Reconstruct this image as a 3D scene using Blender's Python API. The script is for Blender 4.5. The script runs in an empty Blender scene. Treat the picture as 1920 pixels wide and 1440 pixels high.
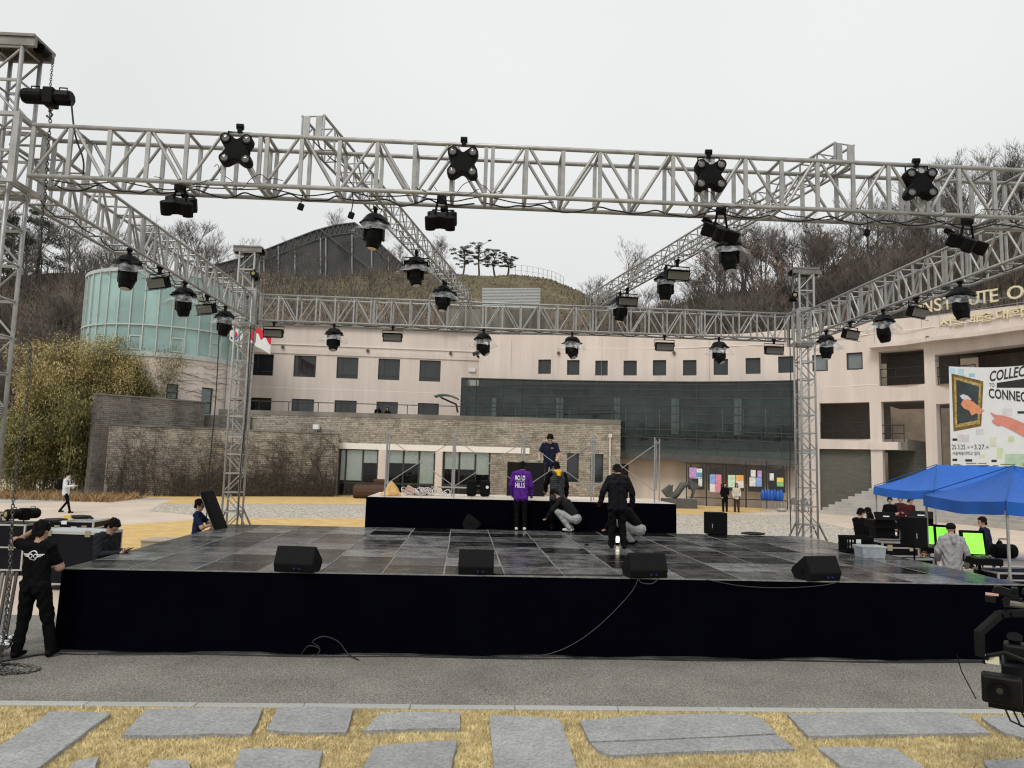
import bpy, math, random
import numpy as np
from mathutils import Vector, Matrix
from mathutils.bvhtree import BVHTree
from mathutils.geometry import tessellate_polygon
random.seed(7); np.random.seed(7)
R = math.radians
sc = bpy.context.scene
COL = sc.collection
# ------------------------------------------------------------------ camera
F_PX, CAM_H, PITCH, ROLL = 1370.0, 2.72, math.atan(148 / 1370), 0.027
cam_d = bpy.data.cameras.new('camera'); cam = bpy.data.objects.new('camera', cam_d); COL.objects.link(cam)
cam_d.sensor_width = 36; cam_d.lens = 36 * F_PX / 1920; cam_d.clip_end = 2000; cam_d.clip_start = .1
CM = Matrix.Rotation(math.pi / 2 + PITCH, 4, 'X') @ Matrix.Rotation(ROLL, 4, 'Z')
CM.translation = (0, 0, CAM_H); cam.matrix_world = CM
sc.camera = cam
# ------------------------------------------------------------------ world: overcast sky
SUN_EL, SUN_AZ = R(52), R(205)          # high, behind the camera and a little to the left
w = bpy.data.worlds.new('World'); sc.world = w; w.use_nodes = True
nt = w.node_tree; N = nt.nodes; L = nt.links; N.clear()
out = N.new('ShaderNodeOutputWorld'); bg = N.new('ShaderNodeBackground')
sky = N.new('ShaderNodeTexSky'); sky.sky_type = 'NISHITA'; sky.sun_disc = False
sky.sun_elevation = SUN_EL; sky.sun_rotation = SUN_AZ; sky.dust_density = 6; sky.air_density = 1
tc = N.new('ShaderNodeTexCoord'); sep = N.new('ShaderNodeSeparateXYZ'); L.new(tc.outputs['Generated'], sep.inputs[0])
mr = N.new('ShaderNodeMapRange'); mr.inputs[1].default_value = 0; mr.inputs[2].default_value = 1
mr.inputs[3].default_value = .0; mr.inputs[4].default_value = 1; L.new(sep.outputs['Z'], mr.inputs[0])
cr = N.new('ShaderNodeValToRGB'); cr.color_ramp.elements[0].color = (6.15, 6.27, 6.2, 1); cr.color_ramp.elements[1].color = (7.3, 7.5, 7.5, 1)
L.new(mr.outputs[0], cr.inputs[0])
nz = N.new('ShaderNodeTexNoise'); nz.inputs['Scale'].default_value = .9; nz.inputs['Detail'].default_value = 3
L.new(tc.outputs['Generated'], nz.inputs['Vector'])
mr2 = N.new('ShaderNodeMapRange'); mr2.inputs[1].default_value = .3; mr2.inputs[2].default_value = .7; mr2.inputs[3].default_value = .9; mr2.inputs[4].default_value = 1.08
L.new(nz.outputs['Fac'], mr2.inputs[0])
mul = N.new('ShaderNodeVectorMath'); mul.operation = 'SCALE'; L.new(cr.outputs[0], mul.inputs[0]); L.new(mr2.outputs[0], mul.inputs['Scale'])
mix = N.new('ShaderNodeMix'); mix.data_type = 'RGBA'; mix.inputs[0].default_value = .985          # cloud cover over the clear sky
L.new(sky.outputs[0], mix.inputs[6]); L.new(mul.outputs[0], mix.inputs[7])
bg.inputs['Strength'].default_value = .1
L.new(mix.outputs[2], bg.inputs['Color']); L.new(bg.outputs[0], out.inputs[0])
sd = bpy.data.lights.new('sun', 'SUN'); sun = bpy.data.objects.new('sun', sd); COL.objects.link(sun)
sd.energy = 1.5; sd.angle = R(25); sd.color = (1, .96, .9)
sv = Vector((math.sin(SUN_AZ) * math.cos(SUN_EL), math.cos(SUN_AZ) * math.cos(SUN_EL), math.sin(SUN_EL)))
sun.rotation_euler = (-sv).to_track_quat('-Z', 'Y').to_euler()
vs = sc.view_settings; vs.view_transform = 'Standard'; vs.look = 'None'; vs.exposure = 0.26; vs.gamma = 1; vs.use_curve_mapping = False
sc.cycles.use_denoising = True; sc.cycles.filter_width = 1.2; sc.cycles.max_bounces = 6; sc.cycles.transparent_max_bounces = 12
sc.cycles.caustics_reflective = False; sc.cycles.caustics_refractive = False

# ------------------------------------------------------------------ pixel rays (photo is 1920 x 1440) -> points of the place
CR = CM.to_3x3(); CO = Vector((0, 0, CAM_H))
def ray(px, py): return CR @ Vector(((px - 960) / F_PX, -(py - 720) / F_PX, -1))
def zg(y):                                # lie of the land: level, then a slight rise to the building
    return 0 if y < 22 else (.3 * (y - 22) / 23 if y < 45 else .3)
def D(px, py, Y): d = ray(px, py); return CO + d * (Y / d.y)
def G(px, py, z=None):
    d = ray(px, py)
    if z is not None: return CO + d * ((z - CAM_H) / d.z)
    t = -CAM_H / d.z
    for _ in range(25): t = .5 * t + .5 * (zg((CO + d * t).y) - CAM_H) / d.z
    return CO + d * t
def proj(p):
    q = CR.transposed() @ (Vector(p) - CO); return 960 + F_PX * q.x / -q.z, 720 - F_PX * q.y / -q.z

# ------------------------------------------------------------------ materials
MATS = {}
def mat(name, col, rough=.6, metal=0., var=.12, vs=3., bump=0., bs=40., orand=0., spec=.5, col2=None, emit=0, alpha=1., trans=0., world=False, stretch=None, c2pos=(.35, .7), detail=5, coat=0, big=None):
    if name in MATS: return MATS[name]
    m = bpy.data.materials.new(name); m.use_nodes = True; t = m.node_tree; n = t.nodes; l = t.links
    b = n['Principled BSDF']; b.inputs['Roughness'].default_value = rough; b.inputs['Metallic'].default_value = metal
    b.inputs['Specular IOR Level'].default_value = spec; b.inputs['Coat Weight'].default_value = coat
    c = (*col, 1)
    if world: g = n.new('ShaderNodeNewGeometry'); src = g.outputs['Position']
    else: g = n.new('ShaderNodeTexCoord'); src = g.outputs['Object']
    if stretch:
        mp = n.new('ShaderNodeMapping'); mp.inputs['Scale'].default_value = stretch; l.new(src, mp.inputs[0]); src = mp.outputs[0]
    last = None
    if var or col2:
        x = n.new('ShaderNodeTexNoise'); x.inputs['Scale'].default_value = vs; x.inputs['Detail'].default_value = detail; x.inputs['Roughness'].default_value = .62
        l.new(src, x.inputs['Vector'])
        rp = n.new('ShaderNodeValToRGB'); e = rp.color_ramp.elements
        e[0].position, e[1].position = c2pos
        if col2: e[0].color = (*col2, 1); e[1].color = c
        else:
            e[0].color = (*[max(0, v * (1 - var)) for v in col], 1); e[1].color = (*[min(1, v * (1 + var)) for v in col], 1)
        l.new(x.outputs['Fac'], rp.inputs[0]); last = rp.outputs[0]
    if orand:
        oi = n.new('ShaderNodeObjectInfo'); mp2 = n.new('ShaderNodeMapRange'); mp2.inputs[3].default_value = 1 - orand; mp2.inputs[4].default_value = 1 + orand
        l.new(oi.outputs['Random'], mp2.inputs[0]); sm = n.new('ShaderNodeVectorMath'); sm.operation = 'SCALE'
        if last: l.new(last, sm.inputs[0])
        else: sm.inputs[0].default_value = col
        l.new(mp2.outputs[0], sm.inputs['Scale']); last = sm.outputs[0]
    if big:
        x = n.new('ShaderNodeTexNoise'); x.inputs['Scale'].default_value = big[0]; x.inputs['Detail'].default_value = 6; x.inputs['Roughness'].default_value = .65
        g2 = n.new('ShaderNodeNewGeometry'); mpb = n.new('ShaderNodeMapping'); mpb.inputs['Scale'].default_value = big[2] if len(big) > 2 else (1, 1, 1); l.new(g2.outputs['Position'], mpb.inputs[0]); l.new(mpb.outputs[0], x.inputs['Vector'])
        mp3 = n.new('ShaderNodeMapRange'); mp3.inputs[1].default_value = .3; mp3.inputs[2].default_value = .7; mp3.inputs[3].default_value = 1 - big[1]; mp3.inputs[4].default_value = 1 + big[1]; l.new(x.outputs['Fac'], mp3.inputs[0])
        sm = n.new('ShaderNodeVectorMath'); sm.operation = 'SCALE'
        if last: l.new(last, sm.inputs[0])
        else: sm.inputs[0].default_value = col
        l.new(mp3.outputs[0], sm.inputs['Scale']); last = sm.outputs[0]
    if last: l.new(last, b.inputs['Base Color'])
    else: b.inputs['Base Color'].default_value = c
    if bump:
        x = n.new('ShaderNodeTexNoise'); x.inputs['Scale'].default_value = bs; x.inputs['Detail'].default_value = 4; l.new(src, x.inputs['Vector'])
        bp = n.new('ShaderNodeBump'); bp.inputs['Strength'].default_value = bump; bp.inputs['Distance'].default_value = .02
        l.new(x.outputs['Fac'], bp.inputs['Height']); l.new(bp.outputs[0], b.inputs['Normal'])
    if emit: b.inputs['Emission Color'].default_value = c; b.inputs['Emission Strength'].default_value = emit
    b.inputs['Alpha'].default_value = alpha; b.inputs['Transmission Weight'].default_value = trans
    MATS[name] = m; return m
def glass_mat(name, tint, through=.5, rough=.03, spec_col=(1, 1, 1), ior=1.45):
    m = bpy.data.materials.new(name); m.use_nodes = True; t = m.node_tree; n = t.nodes; l = t.links; n.clear()
    o = n.new('ShaderNodeOutputMaterial'); tr = n.new('ShaderNodeBsdfTransparent'); tr.inputs[0].default_value = (*[v * through for v in tint], 1)
    df = n.new('ShaderNodeBsdfDiffuse'); df.inputs[0].default_value = (*[v * .12 for v in tint], 1)
    gl = n.new('ShaderNodeBsdfGlossy'); gl.inputs[0].default_value = (*spec_col, 1); gl.inputs['Roughness'].default_value = rough
    fr = n.new('ShaderNodeFresnel'); fr.inputs[0].default_value = ior
    m1 = n.new('ShaderNodeMixShader'); m1.inputs[0].default_value = through
    l.new(df.outputs[0], m1.inputs[1]); l.new(tr.outputs[0], m1.inputs[2])
    m2 = n.new('ShaderNodeMixShader'); l.new(fr.outputs[0], m2.inputs[0]); l.new(m1.outputs[0], m2.inputs[1]); l.new(gl.outputs[0], m2.inputs[2])
    l.new(m2.outputs[0], o.inputs[0]); MATS[name] = m; return m

# ------------------------------------------------------------------ mesh building
class MB:
    def __init__(s): s.v = []; s.f = []; s.m = []; s.mi = 0
    def add(s, vs, fs):
        o = len(s.v); s.v += [tuple(v) for v in vs]
        for f in fs: s.f.append(tuple(i + o for i in f)); s.m.append(s.mi)
        return s
    def box(s, c, size, rot=None, taper=1.):
        x, y, z = size[0] / 2, size[1] / 2, size[2] / 2; t = taper
        vs = [Vector(p) for p in ((-x, -y, -z), (x, -y, -z), (x, y, -z), (-x, y, -z), (-x * t, -y * t, z), (x * t, -y * t, z), (x * t, y * t, z), (-x * t, y * t, z))]
        if rot is not None: vs = [rot @ v for v in vs]
        c = Vector(c)
        return s.add([v + c for v in vs], [(0, 3, 2, 1), (4, 5, 6, 7), (0, 1, 5, 4), (1, 2, 6, 5), (2, 3, 7, 6), (3, 0, 4, 7)])
    def box2(s, a, b): return s.box([(a[i] + b[i]) / 2 for i in range(3)], [abs(b[i] - a[i]) for i in range(3)])
    def tube(s, p0, p1, r0, r1=None, n=8, caps=True): return s.path([p0, p1], [r0, r0 if r1 is None else r1], n, caps)
    def path(s, pts, r, n=8, caps=True, closed=False):
        pts = [Vector(p) for p in pts]; k = len(pts)
        if not hasattr(r, '__len__'): r = [r] * k
        vs = []; up = None
        for i, p in enumerate(pts):
            if closed: d = pts[(i + 1) % k] - pts[i - 1]
            else: d = pts[min(i + 1, k - 1)] - pts[max(i - 1, 0)]
            d = d.normalized() if d.length > 1e-9 else Vector((0, 0, 1))
            if up is None: up = Vector((0, 0, 1)) if abs(d.z) < .9 else Vector((1, 0, 0))
            a = d.cross(up)
            if a.length < 1e-5: a = d.orthogonal()
            a.normalize(); b = a.cross(d); up = b
            for j in range(n):
                t = 2 * math.pi * (j + .5) / n; vs.append(p + (a * math.cos(t) + b * math.sin(t)) * r[i])
        fs = []
        for i in range(k if closed else k - 1):
            i2 = (i + 1) % k
            for j in range(n):
                j2 = (j + 1) % n; fs.append((i * n + j, i * n + j2, i2 * n + j2, i2 * n + j))
        if caps and not closed: fs += [tuple(range(n - 1, -1, -1)), tuple((k - 1) * n + j for j in range(n))]
        return s.add(vs, fs)
    def lathe(s, prof, c=(0, 0, 0), n=16, rot=None, sy=1.):
        vs = []; c = Vector(c)
        for r, z in prof:
            for j in range(n):
                t = 2 * math.pi * j / n; v = Vector((r * math.cos(t), r * math.sin(t) * sy, z)); vs.append((rot @ v if rot else v) + c)
        k = len(prof)
        fs = [(i * n + j, i * n + (j + 1) % n, (i + 1) * n + (j + 1) % n, (i + 1) * n + j) for i in range(k - 1) for j in range(n)]
        fs += [tuple(range(n - 1, -1, -1)), tuple((k - 1) * n + j for j in range(n))]
        return s.add(vs, fs)
    def prism(s, poly, M, t):
        """poly: 2D points (u, v); extruded from w = 0 to w = t; M maps (u, v, w) to space."""
        k = len(poly); vs = [M @ Vector((p[0], p[1], 0)) for p in poly] + [M @ Vector((p[0], p[1], t)) for p in poly]
        tris = tessellate_polygon([[Vector((p[0], p[1], 0)) for p in poly]])
        fs = [tuple(reversed(x)) for x in tris] + [tuple(i + k for i in x) for x in tris]
        fs += [(i, (i + 1) % k, k + (i + 1) % k, k + i) for i in range(k)]
        return s.add(vs, fs)
    def blob(s, c, r, n=10, rot=None):
        if not hasattr(r, '__len__'): r = (r, r, r)
        vs = []; c = Vector(c); m = max(4, n // 2)
        for i in range(1, m):
            a = math.pi * i / m
            for j in range(n):
                t = 2 * math.pi * j / n; v = Vector((r[0] * math.sin(a) * math.cos(t), r[1] * math.sin(a) * math.sin(t), r[2] * math.cos(a)))
                vs.append((rot @ v if rot else v) + c)
        tp = Vector((0, 0, r[2])); bt = -tp
        vs += [(rot @ tp if rot else tp) + c, (rot @ bt if rot else bt) + c]; T = len(vs) - 2
        fs = [(i * n + j, (i + 1) * n + j, (i + 1) * n + (j + 1) % n, i * n + (j + 1) % n) for i in range(m - 2) for j in range(n)]
        fs += [(T, j, (j + 1) % n) for j in range(n)] + [(T + 1, (m - 2) * n + (j + 1) % n, (m - 2) * n + j) for j in range(n)]
        return s.add(vs, fs)
    def mesh(s, name, mats, smooth=False):
        me = bpy.data.meshes.new(name); me.from_pydata(s.v, [], s.f)
        for m in (mats if isinstance(mats, (list, tuple)) else [mats]): me.materials.append(m)
        if any(s.m): me.polygons.foreach_set('material_index', s.m)
        if smooth: me.polygons.foreach_set('use_smooth', [True] * len(me.polygons))
        me.update(); return me
    def build(s, name, mats, parent=None, smooth=False, loc=None, bevel=0): 
        o = obj(name, s.mesh(name, mats, smooth), parent, loc)
        if bevel: bev(o, bevel)
        return o
def bev(o, wd, seg=2):
    b = o.modifiers.new('bevel', 'BEVEL'); b.width = wd; b.segments = seg; b.limit_method = 'ANGLE'; b.angle_limit = R(40)
    return o
def obj(name, me, parent=None, loc=None, rot=None, mw=None):
    o = bpy.data.objects.new(name, me); COL.objects.link(o)
    if parent is not None: o.parent = parent
    if loc is not None: o.location = loc
    if rot is not None: o.rotation_euler = rot
    if mw is not None: o.matrix_local = mw
    return o
def tag(o, label=None, cat=None, group=None, kind=None):
    if label: o['label'] = label
    if cat: o['category'] = cat
    if group: o['group'] = group
    if kind: o['kind'] = kind
    return o
def thing(name, label, cat, loc=(0, 0, 0), rz=0, group=None, rot=None):
    o = obj(name, None, None, loc, rot or (0, 0, rz)); o.empty_display_size = .2
    return tag(o, label, cat, group)
def copy_tree(o, parent=None):
    c = o.copy(); COL.objects.link(c); c.parent = parent
    for ch in list(o.children): copy_tree(ch, c)
    return c
RX = lambda a: Matrix.Rotation(a, 3, 'X')
RY = lambda a: Matrix.Rotation(a, 3, 'Y')
RZ = lambda a: Matrix.Rotation(a, 3, 'Z')
def text_mesh(s, size=1., depth=0., bold=0., shear=0., res=3):
    c = bpy.data.curves.new('text', 'FONT'); c.body = s; c.size = size; c.extrude = depth; c.offset = bold; c.shear = shear; c.resolution_u = res
    c.align_x = 'CENTER'; c.align_y = 'CENTER'
    o = bpy.data.objects.new('text', c); COL.objects.link(o)
    me = bpy.data.meshes.new_from_object(o.evaluated_get(bpy.context.evaluated_depsgraph_get()))
    bpy.data.objects.remove(o); bpy.data.curves.remove(c)
    return me
def text_obj(name, s, M, width, height, material, parent=None, depth=0., bold=0., shear=0.):
    """text fitted to width x height in the XY plane of the frame M (4x4)"""
    me = text_mesh(s, 1., depth, bold, shear)
    n = len(me.vertices); co = np.empty(n * 3); me.vertices.foreach_get('co', co); co = co.reshape(-1, 3)
    lo, hi = co.min(0), co.max(0); ctr = (lo + hi) / 2
    co[:, 0] = (co[:, 0] - ctr[0]) * width / max(1e-6, hi[0] - lo[0]); co[:, 1] = (co[:, 1] - ctr[1]) * height / max(1e-6, hi[1] - lo[1])
    A = np.array(M); w_ = co @ A[:3, :3].T + A[:3, 3]
    me.vertices.foreach_set('co', w_.astype(np.float32).ravel()); me.materials.clear(); me.materials.append(material); me.update()
    me.name = name
    return obj(name, me, parent)
def frame(o, x, y):
    """4x4 with origin o, X axis x, Y axis y"""
    x = Vector(x).normalized(); z = x.cross(Vector(y)).normalized(); y = z.cross(x)
    return Matrix(((x.x, y.x, z.x, o[0]), (x.y, y.y, z.y, o[1]), (x.z, y.z, z.z, o[2]), (0, 0, 0, 1)))
# ------------------------------------------------------------------ walls that follow a path in plan
class Path:
    def __init__(s, pts):
        s.p = [Vector((p[0], p[1])) for p in pts]; s.s = [0]
        for a, b in zip(s.p, s.p[1:]): s.s.append(s.s[-1] + (b - a).length)
        s.len = s.s[-1]
    def at(s, q, off=0.):
        i = 0
        while i < len(s.p) - 2 and q > s.s[i + 1]: i += 1
        a, b = s.p[i], s.p[i + 1]; d = (b - a).normalized(); p = a + d * (q - s.s[i])
        def nrm(j):
            e = (s.p[j + 1] - s.p[j]).normalized(); return Vector((-e.y, e.x))
        n = nrm(i)
        if len(s.p) > 2:
            t = (q - s.s[i]) / max(1e-6, s.s[i + 1] - s.s[i])
            n0 = (nrm(i) + nrm(max(0, i - 1))).normalized(); n1 = (nrm(i) + nrm(min(len(s.p) - 2, i + 1))).normalized(); n = n0.lerp(n1, min(1, max(0, t)))
        return p + n * off
    def pt(s, q, z, off=0.): p = s.at(q, off); return Vector((p.x, p.y, z))
    def dirv(s, q):
        a, b = s.at(max(0, q - .05)), s.at(min(s.len, q + .05)); d = (b - a).normalized(); return Vector((d.x, d.y, 0))
    def hit(s, px, py):
        d = ray(px, py); best = None
        for i in range(len(s.p) - 1):
            a, b = s.p[i], s.p[i + 1]; e = b - a; den = d.x * e.y - d.y * e.x
            if abs(den) < 1e-9: continue
            t = (a.x * e.y - a.y * e.x) / den; u = (a.x * d.y - a.y * d.x) / den
            lo = -9 if i == 0 else -1e-6; hi = 9 if i == len(s.p) - 2 else 1 + 1e-6
            if t > 0 and lo <= u <= hi and (best is None or t < best[0]): best = (t, s.s[i] + u * e.length, CAM_H + d.z * t)
        return best[1], best[2]
    def rect(s, x0, y0, x1, y1):
        xm, ym = (x0 + x1) / 2, (y0 + y1) / 2
        return s.hit(x0, ym)[0], s.hit(x1, ym)[0], s.hit(xm, y1)[1], s.hit(xm, y0)[1]
def wall(mb, P, s0, s1, z0, z1, holes=(), thick=.3, step=1.5):
    """front face (towards the camera), reveals of the holes, top, ends and back; z1 may be a function of s"""
    top = z1 if callable(z1) else (lambda q: z1)
    S = {s0, s1}; Z = {z0, 1e9}
    for h in holes: S |= {max(s0, h[0]), min(s1, h[1])}; Z |= {max(z0, h[2]), h[3]}
    k = int((s1 - s0) / step)
    for i in range(1, k + 1): S.add(s0 + (s1 - s0) * i / (k + 1))
    for q in P.s:
        if s0 < q < s1: S.add(q)
    S = sorted(S); S = [S[0]] + [b for a, b in zip(S, S[1:]) if b - a > 1e-4]; Z = sorted(Z)
    zz = lambda z, q: top(q) if z > 1e8 else z
    def q4(a, b, c, d): mb.add([a, b, c, d], [(0, 1, 2, 3)])
    for a, b in zip(S, S[1:]):
        for c, d in zip(Z, Z[1:]):
            m, zc = (a + b) / 2, (c + min(d, top(a))) / 2
            if any(h[0] - 1e-5 < m < h[1] + 1e-5 and h[2] - 1e-5 < zc < h[3] + 1e-5 for h in holes): continue
            for off, fl in ((0, 0), (thick, 1)):
                v = [P.pt(a, zz(c, a), off), P.pt(b, zz(c, b), off), P.pt(b, zz(d, b), off), P.pt(a, zz(d, a), off)]
                q4(*(v[::-1] if fl else v))
        q4(P.pt(a, top(a)), P.pt(b, top(b)), P.pt(b, top(b), thick), P.pt(a, top(a), thick))
    for q in (s0, s1): q4(P.pt(q, z0), P.pt(q, top(q)), P.pt(q, top(q), thick), P.pt(q, z0, thick))
    for h in holes:
        a, b, c, d = max(h[0], s0), min(h[1], s1), max(h[2], z0), h[3]
        q4(P.pt(a, c), P.pt(a, c, thick), P.pt(a, d, thick), P.pt(a, d)); q4(P.pt(b, c), P.pt(b, d), P.pt(b, d, thick), P.pt(b, c, thick))
        q4(P.pt(a, d), P.pt(a, d, thick), P.pt(b, d, thick), P.pt(b, d))
        if c > z0: q4(P.pt(a, c), P.pt(b, c), P.pt(b, c, thick), P.pt(a, c, thick))
    return mb
def slabp(mb, P, s0, s1, z0, z1, o0, o1, step=2.):
    """a bar or slab along a path between offsets o0 and o1"""
    k = max(1, int((s1 - s0) / step)); q = [s0 + (s1 - s0) * i / k for i in range(k + 1)]
    vs = []
    for x in q: vs += [P.pt(x, z0, o0), P.pt(x, z1, o0), P.pt(x, z1, o1), P.pt(x, z0, o1)]
    fs = [(0, 1, 2, 3), tuple(4 * k + j for j in (3, 2, 1, 0))]
    for i in range(k):
        for j in range(4): a = 4 * i + j; b = 4 * i + (j + 1) % 4; fs.append((a, 4 + a, 4 + b, b))
    return mb.add(vs, fs)
# ------------------------------------------------------------------ materials of the place
M_PAVE = mat('paving', (.56, .465, .38), .8, var=.1, vs=.6, bump=.15, bs=25, world=True)
M_ASPH = mat('asphalt', (.33, .31, .28), .9, big=(.9, .2), col2=(.08, .075, .068), vs=48, bump=.6, bs=70, world=True, c2pos=(.36, .64), detail=9, spec=.25)
M_KERB = mat('kerb_granite', (.37, .37, .355), .7, var=.12, vs=30, bump=.2, bs=120, world=True, orand=.06)
M_SLAB = mat('slab_granite', (.35, .352, .348), .75, big=(2.2, .17), col2=(.19, .195, .195), vs=36, bump=.45, bs=60, world=True, orand=.07, c2pos=(.3, .6))
M_SOIL = mat('lawn_soil', (.47, .385, .2), .95, col2=(.26, .2, .095), vs=40, bump=.6, bs=150, world=True)
M_GRASS = mat('dry_grass', (.9, .76, .44), .8, big=(.9, .24), col2=(.5, .4, .2), vs=9, world=True, spec=.2)
M_LAWN = mat('dry_lawn', (.66, .47, .21), .95, col2=(.5, .345, .15), vs=2.2, bump=.4, bs=60, world=True, spec=.1)
M_GRAV = mat('gravel', (.58, .53, .45), .9, col2=(.17, .155, .13), vs=9, bump=.8, bs=30, world=True, detail=8, c2pos=(.38, .58))
M_CONC = mat('concrete', (.4, .38, .35), .8, var=.14, vs=1.2, bump=.2, bs=40, world=True)
M_WALL = mat('beige_render', (.68, .595, .535), .85, col2=(.6, .525, .47), vs=.35, bump=.08, bs=60, world=True, big=(1.6, .1, (1, 1, .08)), c2pos=(.25, .75))
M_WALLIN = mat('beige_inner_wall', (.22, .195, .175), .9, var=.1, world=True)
M_JOINT = mat('white_joint', (.78, .74, .7), .8, var=.05)
M_BRICK = mat('grey_brick', (.41, .37, .31), .9, big=(.5, .2, (1, 1, .3)), col2=(.24, .21, .175), vs=1.1, bump=.3, bs=50, world=True, c2pos=(.3, .66))
M_BRICKD = mat('dark_brick', (.26, .235, .205), .92, col2=(.085, .08, .07), vs=.5, bump=.3, bs=50, world=True, stretch=(1, 1, .3), c2pos=(.3, .7))
M_BRICKS = [mat('grey_brick', (.36, .315, .26)), mat('grey_brick_light', (.46, .415, .35), .9, big=(.5, .2, (1, 1, .3)), col2=(.29, .255, .21), vs=1.4, bump=.3, bs=50, world=True), mat('grey_brick_dark', (.34, .305, .255), .9, big=(.5, .2, (1, 1, .3)), col2=(.2, .175, .145), vs=1.4, bump=.3, bs=50, world=True)]
M_BRICKDS = [mat('dark_brick', (.26, .235, .205)), mat('dark_brick_light', (.28, .255, .22), .92, col2=(.11, .1, .09), vs=.5, bump=.3, bs=50, world=True, stretch=(1, 1, .3)), mat('dark_brick_deep', (.21, .19, .165), .92, col2=(.08, .073, .065), vs=.5, bump=.3, bs=50, world=True, stretch=(1, 1, .3))]
M_MORT = mat('mortar', (.12, .105, .09), .95, var=.2, world=True)
M_GBRICK = mat('green_grey_brick', (.13, .13, .105), .9, col2=(.09, .09, .075), vs=6, bump=.3, bs=20, world=True, stretch=(.4, .4, 3))
M_FRAME = mat('dark_window_frame', (.03, .032, .034), .45, var=.1)
M_PANE = mat('dark_window_glass', (.022, .026, .028), .06, var=.25, vs=1.2, spec=.7, orand=.3)
M_PANEL = mat('pale_blind', (.8, .88, .84), .7, var=.06)
M_CURT = glass_mat('curtain_wall_glass', (.8, .88, .87), .94, ior=1.37)
M_SHOP = glass_mat('annex_glass', (.97, .99, .99), .98, ior=1.3)
M_TEAL = mat('teal_glass', (.25, .385, .365), .07, var=.16, vs=.5, spec=.8, orand=.16, world=True)
M_TEALF = mat('teal_frame', (.42, .47, .45), .5, var=.1)
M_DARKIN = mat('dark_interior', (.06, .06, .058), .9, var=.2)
M_WHITE = mat('white_paint', (.72, .72, .7), .6, var=.06)
M_COPING = mat('dark_coping', (.07, .067, .063), .6, var=.2)
M_RAIL = mat('black_rail', (.015, .015, .016), .5)
M_HILL = mat('hill_litter', (.2, .16, .12), .98, col2=(.09, .072, .055), vs=.35, bump=.7, bs=6, world=True, detail=9, spec=.1)
M_TURF = mat('hill_turf', (.165, .138, .085), .98, col2=(.095, .078, .05), vs=.3, bump=.5, bs=8, world=True, detail=9, spec=.1)
M_BARK = mat('bark', (.11, .094, .082), .95, var=.3, vs=3, orand=.3, spec=.1)
M_TWIG = mat('twig', (.135, .118, .105), .95, var=.25, vs=1, orand=.3, spec=.1)
M_RUSS = mat('russet_leaf', (.19, .085, .045), .9, var=.3, vs=3, spec=.1)
M_NEED = mat('pine_needle', (.06, .072, .045), .9, var=.35, vs=2, spec=.1)
M_STEEL = mat('galvanised_sheet', (.45, .48, .49), .5, metal=.3, var=.06)
M_NET = mat('dark_netting', (.062, .064, .064), .9, var=.25, vs=.12, world=True)
M_POLE = mat('pale_pole', (.3, .31, .31), .6)
# ------------------------------------------------------------------ ground
import bmesh
def sheet(name, pts, off, m, kind='structure', label=None, cat=None, thick=0):
    bm = bmesh.new(); vs_ = [bm.verts.new((p[0], p[1], 0)) for p in pts]; bm.faces.new(vs_)
    bmesh.ops.triangulate(bm, faces=bm.faces[:])
    for yy in (22, 45):
        bmesh.ops.bisect_plane(bm, geom=bm.verts[:] + bm.edges[:] + bm.faces[:], plane_co=(0, yy, 0), plane_no=(0, 1, 0))
    for v in bm.verts: v.co.z = zg(v.co.y) + off
    bmesh.ops.recalc_face_normals(bm, faces=bm.faces[:])
    me = bpy.data.meshes.new(name); bm.to_mesh(me); bm.free(); me.materials.append(m)
    if me.polygons[0].normal.z < 0: me.flip_normals()
    o = obj(name, me); tag(o, label, cat, kind=kind); return o
def gp(*px): return [G(*p).xy for p in px]
sheet('ground', [(-300, -25), (300, -25), (300, 420), (-300, 420)], 0, M_PAVE, label='pinkish beige paved court round the stage')
sheet('gravel_strip', gp((300, 945), (690, 946), (1270, 962), (1480, 966), (1700, 1015), (1600, 1040), (1200, 1010), (690, 973), (430, 972), (280, 958)), .004, M_GRAV, label='pale gravel bed behind the stage')
sheet('dry_lawn_strip', gp((180, 930), (640, 927), (700, 934), (1000, 938), (1500, 948), (1455, 958), (1330, 966), (1000, 956), (690, 946), (300, 945), (330, 936)), .008, M_LAWN, label='golden dry lawn between the gravel and the brick annex')
sheet('dry_lawn', gp((210, 985), (420, 972), (700, 972), (700, 990), (300, 1060), (120, 1060), (150, 1010)), .008, M_LAWN, label='golden dry lawn beside the stage and flight cases')
sheet('concrete_path', gp((-200, 935), (165, 930), (330, 936), (150, 940), (-200, 948)), .008, M_CONC, label='grey concrete path along the bamboo')
# lawn in front, kerb, granite slabs and blades
LZ = .1
ka, kb = G(0, 1313, LZ), G(1920, 1330, LZ); kd = (kb - ka).normalized(); kn = Vector((-kd.y, kd.x, 0)); kw = .125
def kp(t, o=0, z=LZ): p = ka + kd * t + kn * o; return Vector((p.x, p.y, z))
sheet('asphalt_road', [kp(-60, -.2).xy, kp(70, -.2).xy, kp(70, 4.6).xy, kp(-60, 4.6).xy], .004, M_ASPH, label='grey asphalt road in front of the stage')
mb = MB(); a, b = kp(-14, -kw - .003), kp(28, -kw - .003)
mb.add([(a.x, a.y, LZ - .02), (b.x, b.y, LZ - .02), (28, -25, LZ - .02), (-28, -25, LZ - .02), (a.x, a.y, -.1), (b.x, b.y, -.1)], [(0, 3, 2, 1), (0, 1, 5, 4)])
lawn = tag(mb.build('front_lawn', M_SOIL), 'dry golden lawn set with large granite slabs', kind='structure')
kerb = tag(obj('kerb', None), 'pale granite kerb edging the front lawn', kind='structure')
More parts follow.
